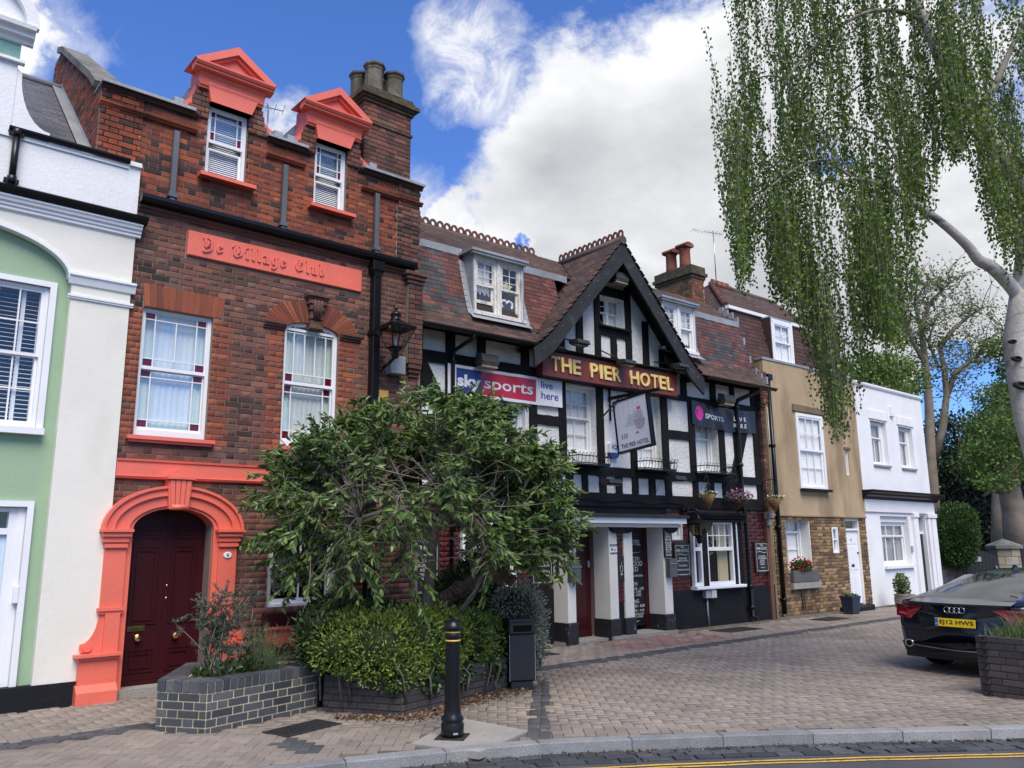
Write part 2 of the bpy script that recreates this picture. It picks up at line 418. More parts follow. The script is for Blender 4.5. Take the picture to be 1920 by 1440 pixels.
def text(s, parent, x0, x1, z0, z1, v, m, name='lettering', ext=.0015, off=0., rot=None, fit='both', shear=0., kind=None):
    cu = bpy.data.curves.new('t', 'FONT'); cu.body = s; cu.extrude = 0.5; cu.offset = off; cu.resolution_u = 3; cu.shear = shear
    cu.align_x = 'CENTER' if '\n' in s else 'LEFT'
    o = bpy.data.objects.new('t', cu); C.objects.link(o)
    dg = bpy.context.evaluated_depsgraph_get()
    me = bpy.data.meshes.new_from_object(o.evaluated_get(dg)); bpy.data.objects.remove(o); bpy.data.curves.remove(cu)
    n = len(me.vertices); co = np.zeros(n*3); me.vertices.foreach_get('co', co); co = co.reshape(-1, 3)
    mn, mx = co.min(0), co.max(0)
    sx = (x1-x0)/(mx[0]-mn[0]); sz = (z1-z0)/(mx[1]-mn[1])
    if fit == 'h': sx = sz
    out = np.empty_like(co)
    out[:, 0] = x0+(co[:, 0]-mn[0])*sx
    if fit == 'h': out[:, 0] += ((x1-x0)-(mx[0]-mn[0])*sx)/2
    out[:, 2] = z0+(co[:, 1]-mn[1])*sz
    out[:, 1] = v-(co[:, 2]+.5)*max(ext, .0005)
    me.vertices.foreach_set('co', out.reshape(-1)); me.materials.clear(); me.materials.append(m); me.update()
    me.name = name
    return link(name, me, parent, kind=kind)
def arc(cx, cz, rx, rz, a0, a1, n=24):
    return [(cx+rx*math.cos(R(a0+(a1-a0)*i/n)), cz+rz*math.sin(R(a0+(a1-a0)*i/n))) for i in range(n+1)]
# ================================================================ materials used widely
m_white = mat('white_paint', lin(228,230,232), .45, var=.04, fine=.03)
m_render_w = mat('white_render', lin(226,227,228), .85, var=.05, fine=.05, bump=.004, bs=30, dirt=.14, dcol=(.35,.34,.3), dthr=.56)
m_pebble = mat('rough_white_render', lin(222,222,218), .9, var=.08, fine=.12, fs=25, bump=.02, bs=22, dirt=.45, dcol=(.22,.21,.18), dthr=.58)
m_black = mat('black_paint', (.011,.011,.013), .5, spec=.25, var=.2, fine=.15, bump=.002, bs=60)
m_gloss_black = mat('gloss_black', (.006,.006,.007), .3, spec=.35, var=.1, fine=.05)
m_timber = mat('black_timber', (.009,.009,.010), .7, spec=.2, var=.35, vs=4, fine=.3, bump=.003, bs=45)
m_plinth = mat('black_render', (.011,.012,.015), .75, spec=.2, var=.3, fine=.2, bump=.005, bs=30, dirt=.3, dcol=(.06,.055,.05), dthr=.6)
m_lead = mat('lead_sheet', (.30,.32,.34), .5, metal=.2, var=.25, fine=.15, bump=.003, bs=25)
m_coral = mat('coral_paint', (.76,.160,.108), .45, var=.06, fine=.05, bump=.0015, bs=30, dirt=.35, dcol=(.50,.11,.085), dscale=(2.5,2.5,.9), dthr=.54)
m_mortar = mat('mortar', (.19,.165,.135), .95, var=.25, fine=.2, fs=90, bump=.003)
m_mortar_d = mat('dark_mortar', (.045,.04,.036), .95, var=.25, fine=.2, fs=90)
B1 = [(.175,.070,.050),(.155,.065,.048),(.135,.060,.046),(.19,.082,.056),(.085,.048,.040),(.15,.082,.064)]
m_brick_mix = mat('brick_mixed', B1, .9, var=.22, vs=1.6, fine=.22, fs=70, bump=.004, bs=90, piece=.3, stops=[0,.22,.42,.6,.78,.9])
m_brick_br = mat('brick_brown', [(.12,.052,.038),(.10,.045,.035),(.14,.055,.038),(.06,.034,.030),(.125,.066,.05)], .9, var=.22, vs=1.4, fine=.22, fs=70, bump=.004, bs=90, piece=.3, dirt=.3, dcol=(.018,.016,.016), dthr=.56)
m_brick_or = mat('brick_orange', [(.25,.065,.032),(.21,.056,.03),(.18,.05,.03),(.27,.08,.038)], .88, var=.18, vs=1.6, fine=.2, fs=70, bump=.003, bs=90, piece=.2, dirt=.3, dcol=(.04,.022,.018), dthr=.6)
m_brick_up = mat('brick_upper', [(.25,.058,.026),(.2,.048,.025),(.12,.036,.024),(.28,.07,.03),(.05,.024,.02)], .9, var=.25, vs=1.3, fine=.22, fs=70, bump=.004, bs=90, piece=.25, stops=[0,.28,.5,.62,.86], dirt=.6, dcol=(.02,.015,.014), dscale=(1.1,1.1,1.6), dthr=.53)
m_brick_dk = mat('brick_sooty', [(.065,.035,.026),(.05,.028,.023),(.1,.042,.028),(.03,.021,.019)], .92, var=.25, fine=.22, fs=70, bump=.004, bs=90, piece=.3)
m_blue_br = mat('brick_blue', [(.055,.06,.07),(.07,.075,.085),(.045,.05,.06),(.085,.088,.095)], .6, var=.2, fine=.2, fs=60, bump=.002, piece=.2, dirt=.25, dcol=(.12,.115,.1), dthr=.6)
m_purple_br = mat('brick_purple', [(.05,.043,.044),(.065,.052,.05),(.04,.036,.038)], .72, var=.25, fine=.2, fs=60, bump=.003, piece=.2, dirt=.3, dcol=(.1,.09,.075), dthr=.6)
m_mort_y = mat('yellow_mortar', (.58,.50,.30), .95, var=.2, fine=.2)
m_glazed = mat('brick_glazed_red', [(.075,.010,.010),(.06,.008,.009),(.095,.013,.012)], .25, var=.2, fine=.15, piece=.25)
m_mort_l = mat('pale_mortar', (.22,.13,.11), .95, var=.2, fine=.2)
m_stock = mat('brick_yellow_stock', [(.26,.16,.075),(.21,.125,.06),(.17,.095,.05),(.3,.2,.1),(.12,.07,.045)], .92, var=.2, fine=.22, fs=70, bump=.004, piece=.25)
m_wood_w = mat('weathered_white_wood', lin(214,212,205), .75, var=.14, vs=9, fine=.2, fs=30, dirt=.8, dcol=(.2,.19,.17), dscale=(9,9,3), dthr=.55)
m_glass = glass('window_glass'); m_glass_b = glass('window_glass_reflective', (.9,.95,.95), .95, .12)
m_dark_in = mat('dark_interior', (.012,.011,.010), 1., spec=0., var=.3)
m_net = mat('net_curtain', (.86,.87,.86), .9, var=.04, fine=.05)
m_dim_cur = mat('dim_curtain', (.33,.34,.33), .9, var=.08)
m_soil = mat('soil', (.03,.022,.015), 1., var=.4, fine=.4, bump=.02, bs=30)
m_metal = mat('brushed_steel', (.42,.42,.42), .3, metal=1., var=.1)
m_brass = mat('brass', (.75,.55,.22), .18, metal=1., var=.1)
m_galv = mat('grey_metal_box', (.38,.4,.41), .45, metal=.3, var=.08)

# ================================================================ ground, road, kerb
m_asphalt = mat('asphalt', (.062,.064,.070), .88, var=.2, vs=1.2, fine=.45, fs=160, bump=.003, bs=220, dirt=.3, dcol=(.1,.1,.1), dthr=.55)
m_earth = mat('garden_ground', (.05,.055,.025), 1., var=.4)
g = MB(); g.box(-400, 500, -400, 600, -1.2, -.16)
struct(g.build('ground', m_earth))
KERB = [(-6,7.4),(-3,6.95),(-.5,6.55),(1.2,6.28),(2.4,6.02),(3.35,5.74),(4.1,5.46),(4.66,5.22),(5.35,4.79),(6.12,4.28),(6.87,3.74),(7.6,3.19),(8.3,2.7),(10,1.5),(14,-1.4),(22,-7)]
def offset(pl, d):
    out = []
    for i, p in enumerate(pl):
        a = Vector(pl[max(i-1, 0)]); b = Vector(pl[min(i+1, len(pl)-1)]); t = (b-a).normalized()
        out.append((p[0]-t.y*d, p[1]+t.x*d))
    return out
def resample(pl, step):
    out = []; carry = 0.
    for a, b in zip(pl[:-1], pl[1:]):
        a, b = Vector(a), Vector(b); L_ = (b-a).length; t = carry
        while t < L_: out.append(tuple(a+(b-a)*t/L_)); t += step
        carry = t-L_
    return out
def sheet(name, left, right, z, m, parent=None, kind=None):
    b = MB(); v = []; f = []
    for p, q in zip(left, right): v += [(p[0], p[1], z), (q[0], q[1], z)]
    for i in range(len(left)-1): f.append((2*i, 2*i+1, 2*i+3, 2*i+2))
    b.add(v, f); return b.build(name, m, parent, kind=kind)
road = MB(); ro = offset(KERB, .02); v = [(p[0], p[1], -.085) for p in ro]+[(p[0]-14-i*1.2, p[1]-26, -.085) for i, p in enumerate(ro)]
n = len(ro); road.add(v, [(i+1, i, n+i, n+i+1) for i in range(n-1)])
road.add([(-60,-60,-.1),(60,-60,-.1),(60,8,-.1),(-60,8,-.1)], [(0,1,2,3)])
road_o = struct(road.build('road', m_asphalt))
m_yellow = mat('yellow_line_paint', (.62,.40,.06), .7, var=.12, fine=.3, fs=60, dirt=.75, dcol=(.08,.08,.08), dscale=(14,14,14), dthr=.56)
m_sett = mat('dark_gutter_sett', [(.045,.048,.055),(.06,.064,.072),(.035,.038,.044)], .7, var=.3, fine=.3, bump=.003, piece=.25)
for d in (-.44, -.515):
    K = resample(KERB, .25)
    wob = [.004*math.sin(i*1.9) for i in range(len(K))]
    a = offset(K, d-.017); b = offset(K, d+.017)
    sheet('yellow_line', [(p[0]+w, p[1]+w) for p, w in zip(a, wob)], [(p[0]+w, p[1]+w) for p, w in zip(b, wob)], -.080, m_yellow, road_o)
items = []
for row, d in enumerate((-.055, -.165, -.275)):
    K = resample(offset(KERB, d), .222)
    for p, q in zip(K[:-1], K[1:]):
        p, q = Vector(p), Vector(q); c = (p+q)/2
        if not (-1 < c.x < 12): continue
        t = q-p; L_ = .21*(1 if rng.random() < .8 else .6)
        items.append(((c.x, c.y, -.085+rng.uniform(-.003, .003)), (L_, .098, .03), (rng.uniform(-.02,.02), rng.uniform(-.02,.02), math.atan2(t.y, t.x)), m_sett))
pieces('gutter_sett', items, road_o, nmax=200, kind='paver')
m_granite = mat('granite_kerb', [(.23,.235,.24),(.19,.195,.2),(.26,.26,.26)], .8, var=.18, vs=5, fine=.35, fs=110, bump=.004, bs=70, piece=.12, dirt=.4, dcol=(.08,.085,.07), dthr=.56)
kerb_o = thing('kerb', 'curved granite kerb', 'kerb', kind='structure'); del kerb_o['label']; del kerb_o['category']
items = []; K = resample(offset(KERB, .075), .78)
for i, (p, q) in enumerate(zip(K[:-1], K[1:])):
    p, q = Vector(p), Vector(q); c = (p+q)/2; t = q-p
    items.append(((c.x, c.y, -.045+rng.uniform(-.003,.003)), (t.length-.008, .14, .11), (rng.uniform(-.01,.01), 0, math.atan2(t.y, t.x)), m_granite))
pieces('kerb_stone', items, kerb_o, nmax=60, kind='paver')

# ---------------------------------------------------------------- paving
m_paver = mat('concrete_paver', [(.25,.214,.182),(.238,.204,.174),(.262,.224,.19),(.225,.193,.165)], .9, var=.16, vs=.9, fine=.3, fs=130, bump=.003, bs=150, piece=.09, dirt=.55, dcol=(.10,.088,.072), dscale=(.7,.7,.7), dthr=.52)
m_paver_p = mat('pink_paver', [(.27,.15,.13),(.24,.14,.12),(.2,.13,.115)], .9, var=.15, fine=.3, fs=130, bump=.003, piece=.12)
m_paver_d = mat('charcoal_paver', [(.062,.064,.07),(.075,.077,.082),(.055,.056,.062)], .85, var=.2, fine=.3, fs=120, bump=.003, piece=.2)
m_joint = mat('sanded_joint', (.12,.10,.08), 1., var=.35, fine=.4, fs=60)
pave = MB(); kk = offset(KERB, .16); n = len(kk)
v = [(p[0], p[1], -.012) for p in kk]+[(-6,14,-.012),(-3,14,-.012),(-1,14,-.012),(1,14,-.012),(2.5,14,-.012),(4,14,-.012),(5,14,-.012),(7,14,-.012),(9,14,-.012),(12,14,-.012),(15,14,-.012),(20,14,-.012),(26,14,-.012),(32,14,-.012),(40,12,-.012),(45,-7,-.012)]
pave.add(v, [(i, i+1, n+i+1, n+i) for i in range(n-1)])
pave_o = struct(pave.build('pavement', m_joint))
PLANT1 = [(2.46,7.93),(2.75,7.50),(3.97,7.82),(4.5,8.45),(3.02,8.86)]
PLANT2 = [(3.98,7.70),(4.42,6.96),(6.03,7.33),(7.55,8.44),(6.9,9.0),(4.7,8.75)]
PLANT3 = [(9.54,3.73),(9.44,2.0),(10.7,1.5),(10.5,3.15)]
CONC = [(3.88,5.96),(4.13,5.36),(4.9,5.66),(4.77,6.5)]
def inside(p, poly):
    c = False; j = len(poly)-1
    for i in range(len(poly)):
        a, b = poly[i], poly[j]
        if (a[1] > p[1]) != (b[1] > p[1]) and p[0] < (b[0]-a[0])*(p[1]-a[1])/(b[1]-a[1])+a[0]: c = not c
        j = i
    return c
kin = offset(KERB, .17)
def kerb_side(p):
    best = None
    for a, b in zip(kin[:-1], kin[1:]):
        if a[0] <= p[0] <= b[0]: return p[1]-(a[1]+(b[1]-a[1])*(p[0]-a[0])/(b[0]-a[0]))
    return -1
def band_y(x): return 8.17+.012*min(max(x-2, 0), 9)*1.2
items = []
COV = [[(3.02,7.38),(3.28,6.94),(3.95,7.02),(3.62,7.36)],]
def zone(p, w=.055):
    x, y = p
    if kerb_side(p) < w or x > 23.5 or x < -1.5: return None
    if y > 9.74: return None
    for P in (PLANT1, PLANT2, PLANT3, CONC):
        if inside(p, P): return None
    by = band_y(x)
    if abs(y-by) < .15: return 'B'
    a = Vector((x-4.66, y-5.27)); t = Vector((.675, .738)); d = a.x*t.y-a.y*t.x; s = a.dot(t)
    if abs(d) < .085 and s < 3.2: return 'S'
    return 'A' if y > by else 'C'
def field(code, ang, ox, oy, w=.094, rng_=None, x0=-2, x1=24, y0=2, y1=10):
    ca, sa = math.cos(R(ang)), math.sin(R(ang)); out = []
    N_ = 230
    for i in range(-N_, N_):
        for j in range(-N_, N_):
            d = (i-j) % 4
            if d == 0: cx, cy, rz = i+1, j+.5, 0
            elif d == 3: cx, cy, rz = i+.5, j+1, math.pi/2
            else: continue
            cx *= w; cy *= w
            X, Y = ox+cx*ca-cy*sa, oy+cx*sa+cy*ca
            if not (x0 < X < x1 and y0 < Y < y1): continue
            if zone((X, Y)) != code: continue
            out.append((X, Y, rz+R(ang)))
    return out
items = []
def put(X, Y, rz, m, L_=.1865, W=.0925): items.append(((X, Y, -.0305+rng.gauss(0, .0011)), (L_-.003, W-.001, .06), (rng.gauss(0,.006), rng.gauss(0,.006), rz+rng.gauss(0,.006)), m))
for c_, a_, ox, oy in (('C', 51, 7, 6), ('A', 0, 6, 9), ('A', 0, 18, 9)):
    for X, Y, rz in field(c_, a_, ox, oy):
        if c_ == 'A' and ((ox == 6) != (X < 12)): continue
        pink = (c_ == 'A' and 9.6 < X < 12.2 and 8.6 < Y < 9.9 and rng.random() < .75)
        if 3.0 < X < 3.26 and 6.25 < Y < 6.82: put(X, Y, rz, m_paver_d); continue
        put(X, Y, rz, m_paver_p if pink else m_paver)
x = -1.4
while x < 23:
    for k, dy in enumerate((-.0975, 0, .0975)):
        X = x+(.094 if k % 2 else 0); Y = band_y(X)+dy
        if zone((X, Y)) == 'B': put(X, Y, 0, m_paver_d)
    x += .19
for k in range(16):
    for j, dd in enumerate((-.04,)):
        s = .1+k*.2; t = Vector((.675, .738)); p = Vector((4.66, 5.27))+t*s
        for dd in (-.052, .052):
            q = p+Vector((t.y, -t.x))*dd
            if zone((q.x, q.y)) == 'S': put(q.x, q.y, math.atan2(t.y, t.x), m_paver_d)
pieces('paver', items, pave_o, kind='paver', nmax=300)
m_conc = mat('concrete', (.30,.285,.26), .92, var=.15, fine=.3, fs=90, bump=.003, dirt=.3, dcol=(.16,.15,.13), dthr=.55)
b = MB(); b.prism(CONC, -.05, .004, 'z'); b.build('concrete_patch', m_conc, pave_o)
m_iron = mat('cast_iron_cover', (.05,.048,.046), .6, metal=.5, var=.3, fine=.3, bump=.004, bs=50)
def cover(name, label, cx, cy, w, h, rz, m=m_iron, ribs=7):
    t = thing(name, label, 'drain cover', (cx, cy, .0), rz)
    f = MB()
    for a, b_, c_, d in ((-w/2,w/2,-h/2,-h/2+.03),(-w/2,w/2,h/2-.03,h/2),(-w/2,-w/2+.03,-h/2+.03,h/2-.03),(w/2-.03,w/2,-h/2+.03,h/2-.03)): f.box(a, b_, c_, d, -.02, .009)
    f.build('frame', m, t)
    q = MB(); q.box(-w/2+.031, w/2-.031, -h/2+.031, h/2-.031, -.02, .004)
    for i in range(ribs): y = -h/2+.05+(h-.1)*i/(ribs-1); q.box(-w/2+.05, w/2-.05, y-.008, y+.008, .0045, .0085)
    q.build('plate', m, t)
cover('drain_cover', 'ribbed iron cover in the paving in front of the hotel bay window', 13.15, 9.28, .95, .5, R(-2))
cover('drain_cover', 'dark flat cover set before the doorstep of the yellow brick house', 16.25, 9.15, .85, .45, 0)
cover('drain_cover', 'rusty cover beside the foot of the yellow-jointed planter', 3.48, 7.1, .62, .34, R(15))
cover('drain_cover', 'small grating beside the silver shrub near the hotel wall', 8.25, 9.25, .5, .32, 0)

# ---------------------------------------------------------------- brick planters
def wall_items(pts, z0, z1, m, closed=True, course=.068, bond='flemish', segs=None, seed=1, L=.222):
    it = []; n = len(pts)
    for i in range(n if closed else n-1):
        if segs is not None and i not in segs: continue
        a, b = Vector(pts[i]), Vector(pts[(i+1) % n]); t = b-a; ang = math.atan2(t.y, t.x); nrm = Vector((t.y, -t.x)).normalized()
        for u, z, w, h in lay(0, t.length, z0, z1, course=course, bond=bond, seed=seed+i, start=i, L=L, joint=.012):
            c = a+t.normalized()*u-nrm*.048
            it.append(((c.x, c.y, z), (w, .1+rng.uniform(0, .004), h), (0, 0, ang), m))
    return it
def planter(name, label, pts, ztop, m, mm, cope=True, z0=-.03):
    t = thing(name, label, 'planter')
    ins = Vector((sum(p[0] for p in pts)/len(pts), sum(p[1] for p in pts)/len(pts)))
    shrink = lambda d: [tuple(Vector(p)+(ins-Vector(p)).normalized()*d) for p in pts]
    b = MB(); o_ = shrink(.006); i_ = shrink(.30); n = len(pts)
    for i in range(n):
        j = (i+1) % n
        q = [o_[i], o_[j], i_[j], i_[i]]
        b.add([(p[0], p[1], z0) for p in q]+[(p[0], p[1], ztop-.012) for p in q], [(0,3,2,1),(4,5,6,7),(0,1,5,4),(1,2,6,5),(2,3,7,6),(3,0,4,7)])
    b.build('mortar', mm, t)
    s = MB(); s.prism(shrink(.18), z0, ztop-.05, 'z'); s.build('soil', m_soil, t)
    ch = .105 if cope else 0
    it = wall_items(pts, z0, ztop-ch, m)
    if cope:
        for i in range(n):
            a, c_ = Vector(pts[i]), Vector(pts[(i+1) % n]); tt = c_-a; ang = math.atan2(tt.y, tt.x); nn = Vector((tt.y, -tt.x)).normalized()
            k = int(tt.length/.075)
            for q in range(k):
                c = a+tt*((q+.5)/k)-nn*.1
                it.append(((c.x, c.y, ztop-.05), (tt.length/k-.01, .215, .1), (0, 0, ang), m))
    pieces('brick', it, t)
    return t
planter('brick_planter', 'angular grey-blue brick planter with yellow mortar holding wiry lavender', PLANT1, .43, m_blue_br, m_mort_y)
planter('brick_planter', 'low dark purple brick planter under the bright green hedge and spreading tree', PLANT2, .35, m_purple_br, m_mortar_d, cope=False)
planter('brick_planter', 'dark brick planter full of long grass at the right edge beside the car', PLANT3, .6, m_purple_br, m_mortar_d, cope=False)
# ================================================================ shared window builder
def curtain(b, u0, u1, z0, z1, v, folds=9, amp=.012, m=0):
    n = folds*4; pts = [(u0+(u1-u0)*i/n, v+amp*math.sin(i*math.pi/2+.4*math.sin(i))) for i in range(n+1)]
    o = len(b.v); b.v += [(p[0], p[1], z0) for p in pts]+[(p[0], p[1], z1) for p in pts]
    for i in range(n): b.f.append((o+i, o+i+1, o+n+2+i, o+n+1+i)); b.m.append(m); b.sm.append(True)
def sash(P, u0, u1, z0, z1, v, upper=(3, 2), lower=(3, 2), split=.5, fw=.035, bar=.014, mf=None, cur='net', pane_m=None, sill=None, depth=.07, arch=0., name='window', open_=0., reveal=None):
    """box sash window; v is the face of the outer frame. Returns the window object"""
    mf = mf or m_white; pane_m = pane_m or m_glass
    b = MB(); b.box(u0, u0+fw, v, v+depth, z0, z1); b.box(u1-fw, u1, v, v+depth, z0, z1); b.box(u0+fw, u1-fw, v, v+depth, z1-fw, z1); b.box(u0+fw, u1-fw, v, v+depth, z0, z0+fw*.8)
    w = b.build(name, mf, P)
    zm = z0+(z1-z0)*split
    for nm, a, c, grid, vv in (('upper_sash', zm, z1-fw, upper, v+.012), ('lower_sash', z0+fw*.8+open_, zm+.012+open_*.5, lower, v+.042)):
        if grid is None: continue
        f = MB(); st = fw*.75; x0, x1 = u0+fw, u1-fw
        f.box(x0, x0+st, vv, vv+.028, a, c); f.box(x1-st, x1, vv, vv+.028, a, c); f.box(x0+st, x1-st, vv, vv+.028, c-st*.8, c); f.box(x0+st, x1-st, vv, vv+.028, a, a+st*(1.0 if nm == 'upper_sash' else 1.6))
        a2 = a+st*(1.0 if nm == 'upper_sash' else 1.6); c2 = c-st*.8; x0 += st; x1 -= st
        nc, nr = grid; cw = (x1-x0)/nc; rh = (c2-a2)/nr
        for i in range(1, nc): f.box(x0+cw*i-bar/2, x0+cw*i+bar/2, vv+.002, vv+.024, a2, c2)
        for j in range(1, nr): f.box(x0, x1, vv+.0035, vv+.022, a2+rh*j-bar/2, a2+rh*j+bar/2)
        f.build('sash', mf, w)
        for i in range(nc):
            for j in range(nr):
                q = MB(); x, z = x0+cw*i, a2+rh*j; t = rng.uniform(-.0016, .0016)
                q.quad((x, vv+.013+t, z), (x+cw, vv+.013-t, z), (x+cw, vv+.013-t, z+rh), (x, vv+.013+t, z+rh)); q.build('pane', pane_m, w)
    interior(P, w, u0, u1, z0, z1, v+depth, cur)
    if sill: s = MB(); s.box(u0-sill[0], u1+sill[0], v-sill[1], v+.01, z0-sill[2], z0-.001); s.build('sill', sill[3] if len(sill) > 3 else mf, w)
    return w
def interior(P, w, u0, u1, z0, z1, v, cur='net', m=None):
    b = MB(); d = .5
    b.add([(u0,v+.001,z0),(u1,v+.001,z0),(u1,v+.001,z1),(u0,v+.001,z1),(u0,v+d,z0),(u1,v+d,z0),(u1,v+d,z1),(u0,v+d,z1)], [(4,5,6,7),(0,4,7,3),(1,2,6,5),(0,1,5,4),(3,7,6,2)])
    b.build('room', m or m_dark_in, w)
    if cur in ('net', 'nets'):
        c = MB(); curtain(c, u0+.02, u1-.02, z0+.02, z1-.02, v+.016, folds=max(3, int((u1-u0)/.07)), amp=.007 if cur == 'net' else .012); c.build('net_curtain', m_net, w)
    elif cur == 'dim':
        c = MB(); curtain(c, u0+.02, u1-.02, z0+.02, z1-.02, v+.03, folds=6, amp=.012); c.build('curtain', m_dim_cur, w)
    elif cur == 'drapes':
        c = MB(); ww = (u1-u0)*.36; curtain(c, u0+.02, u0+ww, z0+.02, z1-.02, v+.05, 5, .022); curtain(c, u1-ww, u1-.02, z0+.02, z1-.02, v+.05, 5, .022); c.build('curtain', m_net, w)
    elif cur == 'blind':
        c = MB(); k = int((z1-z0)/.028)
        for i in range(k): z = z0+.02+i*.028; c.add([(u0+.03,v+.03,z),(u1-.03,v+.03,z),(u1-.03,v+.042,z+.021),(u0+.03,v+.042,z+.021)], [(0,1,2,3)])
        c.build('blind', m_net, w)
def pipe(P, u, v, z0, z1, r=.045, m=None, name='downpipe', brackets=(), square=False):
    b = MB()
    if square: b.cbox(u-r, u+r, v-r, v+r, z0, z1, .01)
    else: b.tube([(u, v, z0), (u, v, z1)], r, 12)
    o = b.build(name, m or m_gloss_black, P)
    for z in brackets:
        c = MB(); 
        if square: c.box(u-r-.02, u+r+.02, v-r-.015, v+r+.04, z-.03, z+.03)
        else: c.lathe([(r*1.15, -.04), (r*1.35, -.035), (r*1.35, .035), (r*1.15, .04)], (u, v, z), 12); c.box(u-r-.035, u+r+.035, v+r*.4, v+r+.03, z-.02, z+.02)
        c.build('pipe_collar', m or m_gloss_black, o)
    return o
def gutter(P, u0, u1, v, z, r=.055, m=None):
    b = MB(); n = 8; pr = [(v+r*math.cos(math.pi+math.pi*i/n), z+r*math.sin(math.pi+math.pi*i/n)) for i in range(n+1)]
    pr2 = [(v+(r-.008)*math.cos(2*math.pi-math.pi*i/n), z+(r-.008)*math.sin(2*math.pi-math.pi*i/n)) for i in range(n+1)]
    b.prism(pr+pr2, u0, u1, 'x'); return b.build('gutter', m or m_gloss_black, P)
def moulding(b, u0, u1, prof, v, m=0):
    """prof: (projection, z) going up; extruded along u, closed at v"""
    pl = [(v+.01, prof[0][1])]+[(v-p, z) for p, z in prof]+[(v+.01, prof[-1][1])]
    b.prism(pl, u0, u1, 'x', m)

# ================================================================ left house: green and cream stucco
FC = Frame(0, 9.78, .7)
m_cream = mat('cream_stucco', lin(224,222,211), .8, var=.05, vs=1.2, fine=.04, bump=.003, bs=9, dirt=.3, dcol=(.50,.47,.38), dscale=(1.5,1.5,.6), dthr=.55)
m_green = mat('sage_green_stucco', lin(148,174,143), .8, var=.05, vs=1.4, fine=.04, bump=.003, bs=9, dirt=.3, dcol=(.20,.30,.19), dscale=(1.5,1.5,.6), dthr=.55)
m_teal = mat('teal_frieze', lin(118,160,150), .8, var=.06)
m_bdoor = mat('pale_blue_door', lin(190,212,228), .4, var=.04)
m_slate = mat('slate', [(.115,.115,.13),(.10,.10,.115),(.13,.128,.14)], .55, var=.12, fine=.12, bump=.001, piece=.12)
H1 = thing('terraced_house', 'sage green and cream stucco house with curved gable and pale blue door at far left', 'house', tuple(FC.o), FC.a)
b = MB()   # recessed green wall under the arch
b.box(-2.5, 1.80, .07, .3, 2.84, 5.2); b.box(-2.5, .45, .07, .3, 0, 2.0); b.box(1.60, 1.80, .07, .3, 0, 2.84); b.box(-2.5, 1.60, .07, .3, 2.02, 2.84)
b2 = MB(); b2.box(-2.5, .45, .07, .3, 2.84, 4.45); b2.box(1.60, 1.80, .07, .3, 2.84, 4.45); b2.box(-2.5, 1.80, .07, .3, 4.45, 5.2)
b = MB(); b.box(-2.5, .45, .07, .3, 0, 5.2); b.box(1.60, 1.80, .07, .3, 0, 5.2); b.box(.45, 1.60, .07, .3, 2.02, 2.86); b.box(.45, 1.60, .07, .3, 4.44, 5.2)
b.build('green_wall', m_green, H1)
b = MB(); b.box(1.79, 2.408, -.03, .3, .23, 5.26)      # cream pilaster
a_out = [(2.408, 5.26), (-2.4, 5.26)]; ar = arc(.55, 4.56, 1.24, .52, 0, 180, 32)
prof = [(1.789, 5.26)]+[(x, z) for x, z in ar]+[(-.75, 5.26)]
for (x0, z0_), (x1, z1_) in zip(ar[:-1], ar[1:]): b.add([(x0,-.029,z0_),(x1,-.029,z1_),(x1,-.029,5.26),(x0,-.029,5.26),(x0,.07,z0_),(x1,.07,z1_)], [(1,0,3,2),(0,1,5,4)])
b.build('wall', m_cream, H1)
b = MB(); b.band(arc(.55, 4.56, 1.24, .52, 0, 180, 32), arc(.55, 4.56, 1.20, .48, 0, 180, 32), -.055, .06); b.build('arch_moulding', m_white, H1)
for z0_, z1_, pr in ((4.50, 4.62, .06), (4.33, 4.38, .03)):
    b = MB(); moulding(b, 1.765-pr*.2, 2.43+pr*.4, [(0, z0_), (.02, z0_+.005), (pr*.6, (z0_+z1_)/2), (pr*.7, z1_-.03), (pr, z1_-.025), (pr, z1_)], -.03); b.build('capital_moulding', m_white, H1)
b = MB(); moulding(b, -2.5, 2.46, [(0, 5.19), (.03, 5.2), (.03, 5.235), (.05, 5.24), (.05, 5.275), (.075, 5.28), (.085, 5.315), (.1, 5.32), (.1, 5.34)], -.03); b.build('cornice', m_white, H1)
b = MB(); moulding(b, -2.5, 2.50, [(.03, 5.341), (.12, 5.35), (.15, 5.39), (.16, 5.42), (.13, 5.44)], -.03); b.build('cornice_cap', m_gloss_black, H1)
b = MB(); b.box(-2.5, 2.405, -.02, .12, 5.40, 6.075); b.build('parapet', m_render_w, H1)
gutter(H1, 1.02, 2.27, -.05, 6.135, .052)
b = MB(); b.box(.9, 2.27, -.04, -.021, 6.03, 6.076); b.build('fascia', m_render_w, H1)
b = MB(); b.box(2.28, 2.41, -.055, .14, 6.076, 6.13); b.build('coping_end', m_render_w, H1)
pipe(H1, 1.10, -.09, 5.45, 6.1, .036, brackets=(5.52, 6.07))
b = MB()   # Dutch gable block with curved wing
b.box(-1.5, 1.04, -.03, .25, 6.076, 6.93)
wing = [(1.041, 6.07), (1.42, 6.07), (1.42, 6.2)]+[(1.42-.33*math.sin(R(t)), 6.2+.62*(1-math.cos(R(t)))) for t in range(10, 91, 10)]+[(1.041, 6.86)]
b.prism(wing, -.02, .25); b.build('gable_wall', m_render_w, H1)
b = MB(); b.box(-1.5, 1.05, -.025, .24, 6.931, 7.16); b.build('gable_frieze', m_teal, H1)
b = MB(); moulding(b, -1.5, 1.10, [(0, 6.90), (.05, 6.91), (.05, 6.945)], -.03); moulding(b, -1.5, 1.16, [(0, 7.15), (.03, 7.16), (.04, 7.2), (.09, 7.22), (.1, 7.27), (.15, 7.29), (.16, 7.34)], -.03)
